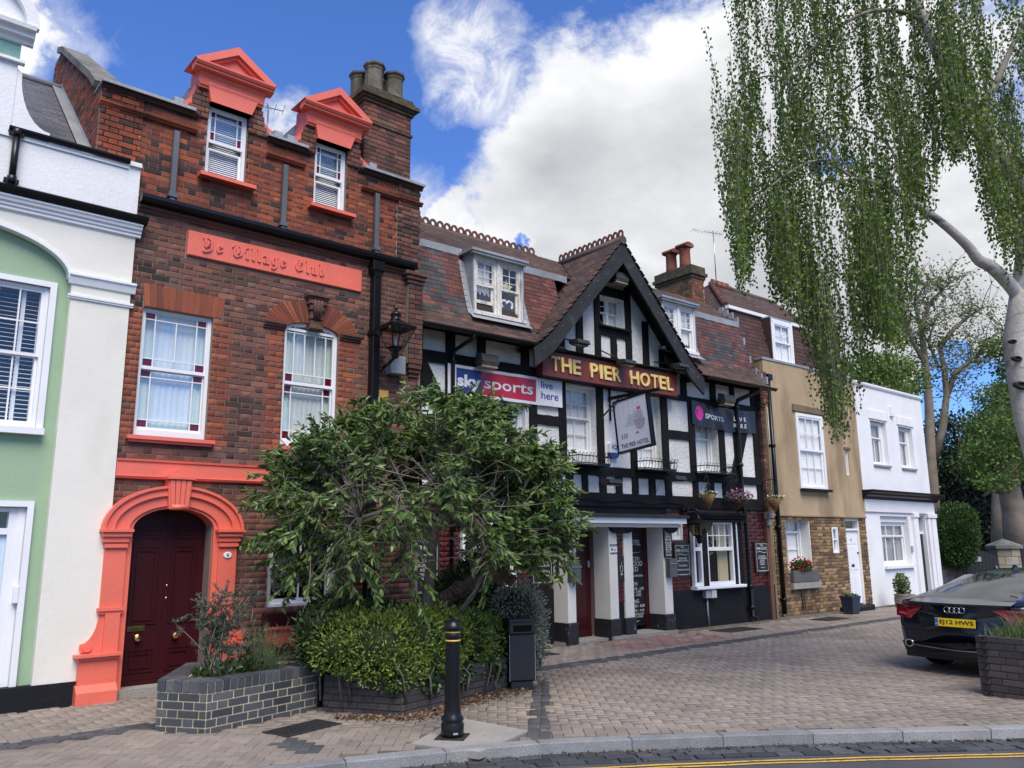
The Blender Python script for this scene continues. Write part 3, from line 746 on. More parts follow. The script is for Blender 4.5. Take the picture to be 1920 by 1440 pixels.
ped = arc(.35, 7.34, .80, .62, 0, 180, 24); b.prism(ped, -.06, .25); b.band(arc(.35, 7.34, .84, .66, 0, 180, 24), arc(.35, 7.34, .72, .54, 0, 180, 24), -.15, -.061); b.build('gable_pediment', m_render_w, H1)
# window with shutters
w = sash(H1, .45, 1.60, 2.86, 4.44, .09, (5, 2), (5, 2), .5, .04, .016, cur=None, sill=(.07, .12, .07))
s = MB()
for i in range(31):
    z = 2.93+i*.048; s.add([(.5,.18,z),(1.55,.18,z),(1.55,.215,z+.014),(.5,.215,z+.014)], [(0,1,2,3)])
for x in (.5, .83, 1.03, 1.36, 1.53): s.box(x, x+.04, .18, .21, 2.9, 4.42)
s.build('shutter', m_white, w)
b = MB()
for q in ((1.60, 1.665, 2.86, 4.50), (.385, .45, 2.86, 4.50)): b.box(q[0], q[1], .04, .1, q[2], q[3])
b.box(.45, 1.60, .041, .099, 4.44, 4.50); b.build('architrave', m_white, w)
# door
d = MB(); d.box(.55, 1.45, .14, .18, .16, 1.74); d = d.build('front_door', m_bdoor, H1)
q = MB()
for (x0, x1) in ((.64, .95), (1.05, 1.36)):
    for z0_, z1_ in ((.3, .75), (.85, 1.64)):
        q.box(x0, x1, .13, .1405, z0_, z1_); q.box(x0+.03, x1-.03, .12, .131, z0_+.03, z1_-.03)
q.build('door_panel', m_bdoor, d)
q = MB(); q.lathe([(.012, 0), (.02, .01), (.02, .03), (.012, .04)], (0, 0, 0), 10); o = q.build('door_knob', m_metal, d, loc=(1.41, .13, .95), rot=(math.pi/2, 0, 0))
q = MB(); q.lathe([(.02, 0), (.02, .012)], (0, 0, 0), 10); q.build('door_lock', m_metal, d, loc=(1.41, .14, .66), rot=(math.pi/2, 0, 0))
b = MB(); b.box(1.451, 1.53, .10, .2, .16, 2.02); b.box(.45, .549, .10, .2, .16, 2.02); b.box(.55, 1.45, .101, .2, 1.745, 1.81); b.box(.55, 1.45, .101, .2, 1.98, 2.02)
b.box(1.53, 1.60, .09, .2, .16, 2.02); b.box(1.60, 1.66, .03, .11, .2, 2.09); b.box(.45, 1.60, .031, .11, 2.03, 2.09)
fr = b.build('door_frame', m_white, H1)
q = MB(); q.quad((.55, .13, 1.81), (1.45, .13, 1.81), (1.45, .13, 1.98), (.55, .13, 1.98)); q.build('pane', m_glass, fr)
q = MB(); q.box(.5, 1.5, .2, .21, 1.75, 2.0); q.build('dark_hall', m_dark_in, fr)
q = MB(); q.box(.45, 1.60, .03, .3, .03, .158); q.build('doorstep', m_conc, H1)
q = MB(); q.cbox(1.555, 1.60, .02, .09, 1.05, 1.22, .006); q.build('entry_phone', m_white, fr)
for q in ((1.40, 2.20), (-2.5, .45)): b = MB(); b.box(*q, -.05, .25, -.03, .232); b.build('plinth', m_plinth, H1)
# slate roof behind the parapet
sl = math.atan2(8.15-6.1, 2.45); SLN = math.hypot(2.05, 2.45)
b = MB(); b.add([(-.5,.12,6.06),(1.92,.12,6.06),(1.92,2.57,8.11),(-.5,2.57,8.11),(-.5,4.8,6.2),(1.92,4.8,6.2)], [(0,1,2,3),(3,2,5,4)]); rf = b.build('roof', m_slate, H1)
items = []
k = 0
while .12+k*.085*math.cos(sl) < 2.5:
    x = .98+(.09 if k % 2 else 0)
    while x < 1.91:
        w_ = min(.176, 1.915-x)
        if w_ > .04: items.append(((x+w_/2, .12+(k+.6)*.085*math.cos(sl), 6.075+(k+.6)*.085*math.sin(sl)+.012), (w_, .135, .008), (sl-.045, 0, 0), m_slate))
        x += .18
    k += 1
pieces('slate', items, rf, FC, kind='paver')
b = MB(); b.tube([(-.5, 2.57, 8.15), (1.9, 2.57, 8.15)], .06, 8); b.build('ridge', m_lead, rf)
# wall body behind (keeps light out)
b = MB(); b.box(-2.5, 2.40, .45, 5.0, 0, 6.0); b.build('house_body', m_dark_in, H1)

# ================================================================ red brick club house
CL = thing('brick_club_house', 'tall red brick house with coral painted door arch and two coral pedimented dormers', 'house', tuple(FC.o), FC.a)
def hole(u0, u1, z0, z1): return lambda z, ch: [(u0, u1)] if z0 < z < z1 else []
def arch_hole(c, hw, zs, rise, z0=0):
    def f(z, ch):
        if z < z0 or z > zs+rise: return []
        if z <= zs: return [(c-hw, c+hw)]
        h = hw*math.sqrt(max(0, 1-((z-zs)/rise)**2)); return [(c-h, c+h)]
    return f
W1 = (2.57, 3.40, 2.86, 4.395); W2 = (4.35, 5.14, 2.86, 4.46); GW = (4.27, 5.2, .85, 1.80)
D1 = (3.19, 3.72, 6.28, 7.27); D2 = (4.71, 5.21, 6.28, 7.27)
m_mort_c = mat('brown_mortar', (.21,.155,.125), .95, var=.25, fine=.2, fs=90)
def wallbox(b, u0, u1, z0, z1, holes, v0, v1):
    """solid wall with rectangular openings (columns between openings)"""
    xs = sorted({u0, u1}|{h[0] for h in holes}|{h[1] for h in holes})
    for a, c in zip(xs[:-1], xs[1:]):
        if c-a < 1e-6: continue
        cut = sorted((h[2], h[3]) for h in holes if h[0] < (a+c)/2 < h[1]); z = z0
        for p, q in cut:
            if p > z: b.box(a, c, v0, v1, z, p)
            z = q
        if z < z1: b.box(a, c, v0, v1, z, z1)
b = MB(); wallbox(b, 2.41, 6.5, -.03, 5.66, [(2.62, 3.54, -.03, 2.06), W1, (W2[0], W2[1], W2[2], 4.56), GW], .006, .30)
wall = b.build('wall', m_mort_c, CL)
def club_mat(u, z):
    r = rng.random()
    if z > 5.75: return m_brick_up
    if z < 2.4: return m_brick_mix if r < .6 else m_brick_br
    for W in (W1, W2):
        if W[0]-.24 < u < W[1]+.24 and W[2]-.06 < z < W[3]+.02:
            side = min(abs(u-W[0]), abs(u-W[1]))
            return m_brick_or if r < (.95 if side < .15 else .7) else m_brick_mix
    if z > 5.05: return m_brick_mix if r < .7 else m_brick_br
    if u < 2.75 and z > 4.3: return m_brick_dk if r < .5 else m_brick_mix
    n = math.sin(u*2.3+1)*math.cos(z*2.9+u)
    return m_brick_br if r < .45+.3*n else m_brick_mix
lintel = (2.56, 3.52, 4.395, 4.68)
holes = [arch_hole(3.08, .56, 1.8, .30, -1), hole(*W1), hole(*lintel), arch_hole(4.745, .70, 4.44, .43, 4.44), hole(W2[0], W2[1], W2[2], 4.5), hole(*GW), hole(3.0, 5.475, 5.12, 5.465), hole(2.3, 6.0, 2.37, 2.6)]
items = []
for u, z, w_, h in lay(2.415, 6.46, 0, 5.60, holes, course=.072, L=.216, joint=.0085):
    items.append(((u, .05+rng.gauss(0, .0008), z), (w_, .1, h), (0, 0, 0), club_mat(u, z)))
for i in range(13):     # soldier course over window one
    w_ = (lintel[1]-lintel[0])/13
    items.append(((lintel[0]+w_*(i+.5), .048, (lintel[2]+lintel[3])/2), (w_-.006, .1, .28), (0, R((i-6)*1.2), 0), m_brick_or))
def vis(it): return not (it[0][0] > 3.9 and it[0][2] < 2.3) and not (2.2 < it[0][0] < 2.7 and it[0][2] < 1.6)
pieces('brick', items, wall, FC, vis=vis)
# rubbed brick arch over window two
va = MB(); N_ = 30; out = arc(4.745, 4.42, .70, .455, 3, 177, N_); inn = arc(4.745, 4.43, .395, .125, 3, 177, N_)
for i in range(N_):
    f = .06; lerp = lambda p, q, t: (p[0]+(q[0]-p[0])*t, p[1]+(q[1]-p[1])*t)
    v_ = MB(); v_.prism([lerp(out[i], out[i+1], f), lerp(out[i], out[i+1], 1-f), lerp(inn[i], inn[i+1], 1-f), lerp(inn[i], inn[i+1], f)][::-1], .0-rng.uniform(0, .002), .1)
    v_.build('voussoir', m_brick_or, wall)
m_stone_d = mat('sooty_brick_carving', (.10,.05,.038), .9, var=.35, vs=9, fine=.3, bump=.01, bs=25, dirt=.7, dcol=(.03,.025,.022), dthr=.5)
b = MB()   # carved keystone bracket
for z0_, z1_, hw, pr in ((4.90, 4.955, .165, .13), (4.87, 4.90, .15, .11), (4.80, 4.87, .135, .10), (4.72, 4.80, .11, .085), (4.60, 4.72, .095, .065), (4.51, 4.60, .085, .05), (4.46, 4.52, .10, .075)):
    b.cbox(4.765-hw, 4.765+hw, -pr, .04, z0_, z1_-.002, .012)
for dx in (-.05, 0, .05): b.tube([(4.765+dx, -.10, 4.86), (4.765+dx*.9, -.095, 4.74), (4.765+dx*.7, -.06, 4.6)], [.022, .026, .014], 8)
b.build('keystone', m_stone_d, CL)
for u0_, u1_ in ((4.05, 4.345), (5.15, 5.47)):
    b = MB(); moulding(b, u0_, u1_, [(0, 4.385), (.02, 4.39), (.03, 4.42), (.05, 4.425), (.055, 4.45), (.07, 4.455), (.07, 4.475)], 0); b.build('impost_moulding', m_stone_d, CL)
# stained corner sash windows
m_redglass = mat('ruby_glass', (.13,.006,.018), .12, var=.2, vs=9); m_tint = glass('pale_green_glass', (.86,.95,.88), .9, .10)
def club_window(W, v, arch=0.):
    u0, u1, z0, z1 = W; b = MB(); fw = .042
    b.box(u0, u0+fw, v, v+.09, z0, z1); b.box(u1-fw, u1, v, v+.09, z0, z1); b.box(u0+fw, u1-fw, v, v+.09, z0, z0+.085); b.box(u0+fw, u1-fw, v, v+.09, z1-.035, z1)
    if arch:
        o = arc((u0+u1)/2, z1-.03, (u1-u0)/2+.01, arch+.03, 0, 180, 16); i_ = arc((u0+u1)/2, z1-.03, (u1-u0)/2-fw, arch-.03, 0, 180, 16); b.band(o, i_, v-.002, v+.09)
    w = b.build('window', m_white, CL); x0, x1 = u0+fw, u1-fw; zm = z0+(z1-z0)*.535; s = .17*(x1-x0); bw = .013; za = z1-(.035 if not arch else -.05)
    up = MB(); lo = MB(); vu, vl = v+.015, v+.05
    q = .135*(za-zm)
    def vb(m, x, a, c, vv): m.box(x-bw/2, x+bw/2, vv, vv+.026, a, c)
    def hb(m, z, a, c, vv): m.box(a, c, vv+.0015, vv+.024, z-bw/2, z+bw/2)
    up.box(x0, x1, vu-.004, vu+.03, zm-.02, zm+.02); up.box(x0, x0+.014, vu, vu+.028, zm+.02, za-.001); up.box(x1-.014, x1, vu, vu+.028, zm+.02, za-.001); up.box(x0+.014, x1-.014, vu, vu+.028, z1-.05 if not arch else za-.012, za-.001)
    lo.box(x0, x1, vl, vl+.028, z0+.085, z0+.12); lo.box(x0, x0+.014, vl, vl+.028, z0+.12, zm); lo.box(x1-.014, x1, vl, vl+.028, z0+.12, zm); lo.box(x0+.014, x1-.014, vl, vl+.028, zm-.03, zm-.001)
    zt = za-q*1.0; zb = zm+.02+q
    zl, zh = z0+.12+q*.95, zm-.03-q*.85
    for x in (x0+s, x1-s): vb(up, x, zm+.02, za-.002, vu); vb(lo, x, z0+.12, zm-.02, vl)
    hb(up, zt, x0, x1, vu); hb(up, zb, x0, x1, vu); hb(lo, zl, x0, x1, vl); hb(lo, zh, x0, x1, vl)
    k = 2 if not arch else 3
    for i in range(1, k): vb(up, x0+s+(x1-x0-2*s)*i/k, zb, zt, vu)
    up.build('sash', m_white, w); lo.build('sash', m_white, w)
    def pn(a, c, d, e, vv, m):
        t = rng.uniform(-.0015, .0015); p = MB(); p.quad((a, vv+.012+t, d), (c, vv+.012-t, d), (c, vv+.012-t, e), (a, vv+.012+t, e)); p.build('pane', m, w)
    for a, c, side in ((x0, x0+s, 1), (x0+s, x1-s, 0), (x1-s, x1, 1)):
        pn(a, c, zt, za, vu, m_redglass if side else m_tint)
        if side: pn(a, c, zb, zt, vu, m_tint)
        else:
            for i in range(k): pn(a+(c-a)*i/k, a+(c-a)*(i+1)/k, zb, zt, vu, m_glass_b)
        pn(a, c, zm, zb, vu, m_redglass if side else m_glass_b)
        pn(a, c, zh, zm-.01, vl, m_redglass if side else m_glass_b)
        pn(a, c, zl, zh, vl, m_tint if side else m_glass_b)
        pn(a, c, z0+.1, zl, vl, m_redglass if side else m_tint)
    interior(CL, w, u0, u1, z0, z1+arch*.8, v+.1, 'net')
    si = MB(); si.box(u0-.08, u1+.085, v-.14, .02, z0-.045, z0-.001); si.box(u0-.06, u1+.06, v-.11, .02, z0-.075, z0-.046); si.build('sill', m_coral, w)
club_window(W1, .06); club_window(W2, .05, .105)
# small hung ground floor window, planted sill box
sash(CL, *GW, .06, (2, 1), (2, 1), .5, .05, .02, cur=None, pane_m=m_glass_b)
b = MB(); b.box(4.22, 5.25, -.16, .05, .62, .80); b.build('window_ledge', mat('maroon_paint', (.035,.006,.008), .35, var=.1), CL)
sc_ = [(4.2, .62), (5.27, .62), (5.27, .42)]
for i in range(6): sc_ += arc(5.27-(i+.5)*.178, .40, .06, .05, 0, 180, 5)
sc_ += [(4.2, .42)]
b = MB(); b.prism(sc_[::-1], -.19, -.15); moulding(b, 4.18, 5.29, [(0, .60), (.03, .61), (.03, .64)], -.19); b.build('window_box', m_coral, CL)
# coral band over the door
b = MB(); moulding(b, 2.415, 5.62, [(0, 2.365), (.035, 2.37), (.05, 2.395), (.03, 2.4), (.03, 2.56), (.045, 2.565), (.05, 2.59)], 0); b.build('string_band', m_coral, CL)
# door surround
AX = 3.095; b = MB()
def arch_ring(ro_, ri_, rise_o, rise_i, y0, y1, zs=1.80): b.band(arc(AX, zs, ro_, rise_o, 0, 180, 36), arc(AX, zs, ri_, rise_i, 0, 180, 36), y0, y1)
arch_ring(.79, .755, .50, .47, -.12, .02); arch_ring(.754, .70, .469, .42, -.09, .02); arch_ring(.699, .66, .419, .385, -.105, .02); arch_ring(.659, .50, .384, .27, -.07, .02); arch_ring(.499, .455, .269, .24, -.045, .30)
b.build('door_arch', m_coral, CL)
def side(sx):
    X = lambda d: AX+sx*d
    b = MB()
    def bx(d0, d1, y0, y1, z0, z1): b.box(X(d0), X(d1), y0, y1, z0, z1)
    # capital
    bx(.47, .80, -.15, .02, 1.77, 1.80); bx(.49, .78, -.125, .02, 1.72, 1.769); bx(.50, .765, -.10, .02, 1.66, 1.719); bx(.51, .745, -.10, .02, 1.60, 1.64)
    bx(.515, .735, -.07, .02, .93, 1.66); bx(.455, .515, -.04, .28, .0, 1.80)
    bx(.50, .76, -.10, .02, .93, .965); bx(.51, .75, -.085, .02, .90, .93)
    pl = [(X(.52), .50), (X(.52), .90)]+[(X(.735+.16*(1-math.cos(R(t)))*1.0), .90-.30*math.sin(R(t))) for t in range(0, 91, 10)]+[(X(.90), .56), (X(.885), .52), (X(.84), .50)]
    if sx > 0: pl = pl[::-1]
    b.prism(pl, -.06, .02); bx(.53, .68, -.09, -.059, .50, .90)
    b.tube([(X(.83), -.085, .565), (X(.83), -.055, .565)], .045, 14)
    bx(.50, .95, -.16, .02, .47, .50); bx(.51, .92, -.13, .02, .44, .469)
    bx(.52, .90, -.10, .02, .19, .44)
    fl = [(-.10, .19), (-.17, .12), (-.17, -.02), (.02, -.02), (.02, .19)]; b.prism(fl, X(.52), X(.92), 'x')
    b.build('door_pilaster', m_coral, CL)
side(-1); side(1)
b = MB()
for i, dx in enumerate((-.075, -.025, .025, .075)): b.prism([(AX+dx-.021, 2.03), (AX+dx+.021, 2.03), (AX+dx*1.25+.026, 2.36), (AX+dx*1.25-.026, 2.36)], -.15, -.0)
b.prism([(AX-.11, 2.03), (AX+.11, 2.03), (AX+.14, 2.38), (AX-.14, 2.38)], -.13, .0); b.box(AX-.16, AX+.16, -.17, .0, 2.37, 2.40)
b.prism(arc(AX, 2.40, .12, .085, 0, 180, 12), -.13, .0); b.tube([(AX-.09, -.13, 2.05), (AX+.09, -.13, 2.05)], .035, 10); b.build('door_keystone', m_coral, CL)
m_maroon = mat('maroon_door_paint', (.036,.003,.006), .45, var=.15, vs=3, spec=.3)
dl = MB(); da = arc(AX, 1.79, .47, .25, 0, 180, 20); dl.prism([(AX-.47, .09)]+[(AX+.47, .09)]+da, .20, .25); dr = dl.build('front_door', m_maroon, CL)
def panel(x0, x1, z0, z1, arch=0):
    q = MB(); 
    for k, (ins, y) in enumerate(((0, .188), (.022, .196), (.045, .185))): 
        q.band([(x0+ins, z0+ins), (x1-ins, z0+ins), (x1-ins, z1-ins), (x0+ins, z1-ins)], [(x0+ins+.02, z0+ins+.02), (x1-ins-.02, z0+ins+.02), (x1-ins-.02, z1-ins-.02), (x0+ins+.02, z1-ins-.02)], y, .201, closed=True)
    q.build('door_panel', m_maroon, dr)
for sx in (-1, 1):
    x0, x1 = sorted((AX+sx*.06, AX+sx*.37))
    panel(x0, x1, .22, .48); panel(x0, x1, .74, 1.62); panel(x0, x1, 1.70, 1.86)
q = MB(); q.box(AX-.008, AX+.008, .192, .2, .1, 2.02); q.box(AX-.47, AX+.47, .17, .2, .09, .13); q.build('door_bead', m_maroon, dr)
for u_ in (2.835, 3.25):
    q = MB(); q.lathe([(.012, 0), (.014, .02), (.034, .03), (.042, .045), (.034, .062), (.012, .07)], (0, 0, 0), 8, smooth=False); q.build('door_knob', m_brass, dr, loc=(u_, .2, .60), rot=(math.pi/2, 0, 0))
q = MB(); q.cbox(2.72, 2.92, .188, .2, .67, .735, .004); q.box(2.745, 2.895, .183, .189, .685, .72); q.build('letter_plate', m_brass, dr)
for z_ in (1.02, 1.16):
    q = MB(); q.lathe([(.016, 0), (.016, .012), (.008, .014)], (0, 0, 0), 12); q.build('keyhole', m_brass, dr, loc=(3.13, .2, z_), rot=(math.pi/2, 0, 0))
q = MB(); q.box(AX-.5, AX+.5, -.04, .30, -.03, .088); q.build('doorstep', m_conc, CL)
q = MB(); q.box(2.3, 3.8, .301, .34, 0, 2.2); q.build('door_backing', m_dark_in, CL)
q = MB(); q.lathe([(.048, 0), (.052, .006), (.045, .012)], (0, 0, 0), 20); pq = q.build('number_plaque', m_white, CL, loc=(AX+.625, -.072, 1.50), rot=(math.pi/2, 0, 0), scale=(1, .75, 1))
text('8', CL, AX+.613, AX+.637, 1.482, 1.518, -.086, m_black, 'door_number', .001)
# ---- long name board with blackletter carving
sg = MB(); sg.cbox(3.015, 5.46, -.035, .03, 5.13, 5.455, .012); sb = sg.build('name_board', m_coral, CL)
BL = {  # broad pen strokes, x-height 1
 'Y': (1.25, [[(.05,1.5),(.22,1.28),(.22,.55),(.42,.35)],[(.32,1.5),(.22,1.35)],[(.62,1.55),(.95,1.3),(.95,.2),(.7,-.1),(.25,-.25),(.05,-.1),(.2,.0)],[(.42,.35),(.95,.7)],[(.5,1.2),(.5,.55)],[(.28,.95),(.9,.95)]]),
 'V': (1.25, [[(.0,1.1),(.12,1.45),(.45,1.5),(.3,1.2),(.2,.7),(.25,.25),(.6,0),(1.0,.2),(1.08,.8),(.98,1.3),(.75,1.5)],[(.55,1.35),(.55,.3)],[(.35,.85),(.85,.85)],[(.75,1.1),(.72,.5)]]),
 'C': (1.2, [[(.95,1.35),(.7,1.52),(.35,1.35),(.15,.8),(.25,.3),(.6,0),(1.0,.2)],[(.55,1.3),(.55,.3)],[(.7,1.35),(.95,1.1)],[(.3,.8),(.75,.8)]]),
 'e': (.78, [[(.5,1.0),(.15,.8),(.15,.25),(.35,.02),(.65,.22)],[(.42,.98),(.62,.75),(.3,.5)]]),
 'i': (.45, [[(.08,.9),(.2,1.0),(.2,.15),(.36,.02)],[(.16,1.3),(.28,1.38)]]),
 'l': (.45, [[(.08,1.5),(.2,1.6),(.2,.15),(.36,.02)]]),
 'a': (.82, [[(.12,.85),(.3,1.0),(.52,.85),(.52,.12),(.68,.0)],[(.5,.55),(.2,.45),(.12,.15),(.28,.0),(.52,.2)]]),
 'g': (.82, [[(.5,.9),(.28,1.0),(.12,.75),(.12,.3),(.28,.05),(.52,.25)],[(.4,1.0),(.55,.85),(.55,-.2),(.35,-.48),(.1,-.35)],[(.55,.95),(.72,1.0)]]),
 'u': (.82, [[(.05,.9),(.18,1.0),(.18,.2),(.34,.0),(.52,.2)],[(.42,.9),(.55,1.0),(.55,.15),(.7,.0)]]),
 'b': (.8, [[(.05,1.5),(.18,1.6),(.18,.15),(.35,0),(.55,.2),(.55,.75),(.4,1.0),(.2,.75)]]), ' ': (.55, [])}
def blackletter(s, x, z, k, gap=.2):
    nib = Vector((.135, .075))
    for ch in s:
        w_, st = BL[ch]; b = MB()
        for j, poly in enumerate(st):
            y = -.052-.0009*j
            for a, c in zip(poly[:-1], poly[1:]):
                a, c = Vector(a), Vector(c); d = c-a
                q = [a-nib, a+nib, c+nib, c-nib] if d.x*nib.y-d.y*nib.x > 0 else [a+nib, a-nib, c-nib, c+nib]
                y -= .0002; b.prism([(x+p.x*k, z+p.y*k) for p in q], y, -.034)
        if st: b.build('letter', m_coral, sb)
        x += (w_+gap)*k
    return x
blackletter('Ye Village Club', 3.20, 5.235, .107, .30)
# ---- gutter shelf and upper storey
b = MB(); moulding(b, 2.415, 6.30, [(0, 5.55), (.02, 5.555), (.03, 5.59), (.05, 5.595), (.055, 5.63)], .005); b.build('brick_cornice', m_brick_dk, CL)
b = MB(); moulding(b, 2.415, 6.33, [(.03, 5.631), (.14, 5.65), (.16, 5.69), (.16, 5.735)], .005); b.box(2.415, 6.33, -.15, .1, 5.71, 5.73); b.build('gutter', m_gloss_black, CL)
b = MB(); wallbox(b, 1.92, 6.50, 5.66, 7.06, [D1, D2], .076, .36); up = b.build('upper_wall', m_mortar, CL)
items = []
def up_mat(u, z):
    r = rng.random()
    if u > 6.08: return m_brick_br if r < .8 else m_brick_dk
    if z > 6.98: return m_brick_dk if r < .7 else m_brick_up
    return m_brick_up if r < .9 else m_brick_or
for u, z, w_, h in lay(1.925, 2.40, 5.74, 7.04, course=.072, L=.216, joint=.0085, seed=8)+lay(2.405, 6.09, 5.74, 7.04, [hole(*D1), hole(*D2)], course=.072, L=.216, joint=.0085, seed=8)+lay(6.095, 6.5, 5.74, 7.04, course=.072, L=.216, joint=.0085, seed=8):
    pr = .028 if (u < 2.40 or u > 6.095) else 0
    items.append(((u, .12-pr+rng.gauss(0, .0008), z), (w_, .1, h), (0, 0, 0), up_mat(u, z)))
# brick jambs of the dormers above the parapet
for Dm in (D1, D2):
    c = (Dm[0]+Dm[1])/2
    for sx in (-1, 1):
        for u, z, w_, h in lay(0, .30, 7.04, 7.56, course=.072, L=.216, seed=int(c*9)+sx):
            lim = .27-.12*max(0, (z-7.1)/.4)
            if u+w_/2 > lim: 
                w2_ = lim-(u-w_/2)
                if w2_ < .03: continue
                u = u-w_/2+w2_/2; w_ = w2_
            items.append(((c+sx*(Dm[1]-c+u), .09+rng.gauss(0, .0008), z), (w_, .1, h), (0, 0, 0), m_brick_mix if rng.random() < .6 else m_brick_br))
pieces('brick', items, up, FC)
for u0_, u1_, z_ in ((1.90, 2.42, 7.0), (2.42, 3.05, 7.0), (3.98, 4.63, 7.0), (5.39, 6.08, 7.0), (6.06, 6.52, 7.0), (1.90, 2.42, 6.78), (2.42, 3.05, 6.78), (3.98, 4.55, 6.78), (5.45, 6.08, 6.72), (6.06, 6.52, 6.74)):
    b = MB(); moulding(b, u0_, u1_, [(0, z_), (.02, z_+.005), (.035, z_+.03), (.05, z_+.035), (.055, z_+.055)], .05); b.build('brick_moulding', m_brick_dk if z_ > 6.9 else m_brick_up, CL)
for u0_, u1_ in ((1.90, 3.0), (3.97, 4.56), (5.45, 6.53)):
    b = MB(); b.box(u0_, u1_, -.03, .38, 7.06, 7.085); b.cbox(u0_, u1_, -.045, -.028, 7.045, 7.09, .004); b.build('lead_coping', m_lead, CL)
for u_ in (2.80, 4.255, 5.705):
    o = pipe(CL, u_, .02, 5.78, 6.72, .036, mat('painted_lead_pipe', (.10,.105,.115), .45, var=.2), 'lead_pipe', brackets=(5.86,), square=True)
def dormer(Dm):
    u0, u1, z0, z1 = Dm; c = (u0+u1)/2
    sash(CL, u0, u1, z0, z1, .12, None, (1, 1), .42, .04, .012, cur='blind')
    w = [o for o in CL.children if o.name.startswith('window')][-1]
    vv = .132; zm = z0+(z1-z0)*.52; f = MB(); x0, x1 = u0+.04, u1-.04; za = z1-.04
    f.box(x0, x1, vv, vv+.03, zm-.02, zm+.02); f.box(x0, x0+.02, vv, vv+.03, zm+.02, za); f.box(x1-.02, x1, vv, vv+.03, zm+.02, za); f.box(x0+.02, x1-.02, vv, vv+.03, za-.02, za)
    s = .17*(x1-x0)
    for x in (x0+s, x1-s): f.box(x-.006, x+.006, vv+.002, vv+.026, zm+.02, za-.02)
    for z in (zm+.02+.26*(za-zm), zm+.02+.72*(za-zm)): f.box(x0+.02, x1-.02, vv+.003, vv+.024, z-.006, z+.006)
    f.build('sash', m_white, w)
    zs = [zm+.02, zm+.02+.26*(za-zm), zm+.02+.72*(za-zm), za]; xs = [x0, x0+s, x1-s, x1]
    for i in range(3):
        for j in range(3):
            q = MB(); q.quad((xs[i], vv+.014, zs[j]), (xs[i+1], vv+.014, zs[j]), (xs[i+1], vv+.014, zs[j+1]), (xs[i], vv+.014, zs[j+1])); q.build('pane', m_redglass if i != 1 and j != 1 else m_glass_b, w)
    si = MB(); si.box(u0-.09, u1+.11, -.06, .13, z0-.06, z0-.012); si.build('sill', m_coral, w)
    b = MB()
    b.prism([(u0-.01, z1-.005), (u1+.01, z1-.005), (u1+.10, z1+.255), (u0-.06, z1+.255)], -.02, .2)      # painted flat arch
    b.prism([(u0-.01, z1-.005), (u1+.01, z1-.005), (u1+.01, z1+.05), (u0-.01, z1+.05)], -.019, .3)
    hw = .43
    moulding(b, c-hw, c+hw, [(0, 7.43), (.02, 7.435), (.02, 7.46), (.04, 7.465), (.05, 7.50)], .02)
    moulding(b, c-hw-.01, c+hw+.01, [(.02, 7.50), (.04, 7.57), (.07, 7.62), (.08, 7.625)], .02)
    moulding(b, c-hw-.10, c+hw+.10, [(.05, 7.625), (.13, 7.65), (.13, 7.675), (.15, 7.68), (.17, 7.71), (.17, 7.73)], .02)
    H_, A_ = hw+.12, 8.09
    b.band([(c-H_, 7.73), (c, A_), (c+H_, 7.73)], [(c-H_+.17, 7.731), (c, A_-.115), (c+H_-.17, 7.731)], -.15, .3)
    b.band([(c-H_+.171, 7.731), (c, A_-.116), (c+H_-.171, 7.731)], [(c-H_+.24, 7.731), (c, A_-.16), (c+H_-.24, 7.731)], -.105, .3)
    b.prism([(c-H_+.23, 7.731), (c+H_-.23, 7.731), (c, A_-.155)], -.06, .3)
    b.box(c-hw, c+hw, .021, .35, 7.43, 7.73)
    b.build('pediment', m_coral, CL)
    for sx in (-1, 1):     # scrolled shoulders
        X = lambda d: c+sx*d
        e = u1-c
        pl = [(X(e+.10), 7.08), (X(e+.385), 7.08), (X(e+.385), 7.20)]+[(X(e+.385-.20*math.sin(R(t))), 7.20+.26*(1-math.cos(R(t)))) for t in range(15, 91, 15)]+[(X(e+.16), 7.54), (X(e+.10), 7.54)]
        if sx > 0: pl = pl
        else: pl = pl[::-1]
        q = MB(); q.prism(pl, .10, .34); q.build('shoulder', m_coral if sx > 0 else m_coral, CL)
        q = MB(); q.cbox(X(e+.40)-.06, X(e+.40)+.06, -.02, .3, 7.086, 7.17, .01); q.build('lead_flashing', m_lead, CL)
    q = MB(); q.prism([(c-.45, 7.06), (c+.45, 7.06), (c+.45, 7.55), (c, 7.95), (c-.45, 7.55)], .351, 1.6); q.build('dormer_roof', m_lead, CL)
dormer(D1); dormer(D2)
b = MB(); b.box(1.95, 6.48, .37, 4.0, 5.0, 7.02); b.box(2.41, 6.48, .75, 5.0, 0, 5.0); b.build('house_body', m_brick_br, CL)
# raking party wall between the slate roof and the club
pv = [(0.08, 5.7), (0.08, 7.12), (.30, 7.18), (2.55, 8.72), (2.95, 8.98), (3.4, 8.98), (3.4, 5.7)]
b = MB(); b.prism([(p[0], p[1]) for p in pv], 1.93, 2.15, 'x'); pw = b.build('party_wall', m_mortar, CL)
items = []
def rake(v): return 7.12 if v < .3 else min(7.18+(v-.3)*.685, 8.95)
for u, z, w_, h in lay(.09, 3.35, 5.9, 8.95, course=.072, L=.216, seed=5):
    if z < rake(u)-.04: items.append(((1.965, u, z), (w_, .1, h), (0, 0, -math.pi/2), m_brick_mix if rng.random() < .5 else m_brick_up))
pieces('brick', items, pw, FC)
b = MB()
for k in range(8):
    v0 = .28+k*.34; b.bar((2.04, v0, rake(v0)+.03), (2.04, v0+.33, rake(v0+.33)+.03), .34, .09)
b.build('raking_coping', mat('old_stone', (.17,.165,.145), .9, var=.3, vs=4, fine=.3, bump=.006, bs=30, dirt=.5, dcol=(.05,.05,.04), dthr=.5), CL)
b = MB(); v_ = .0
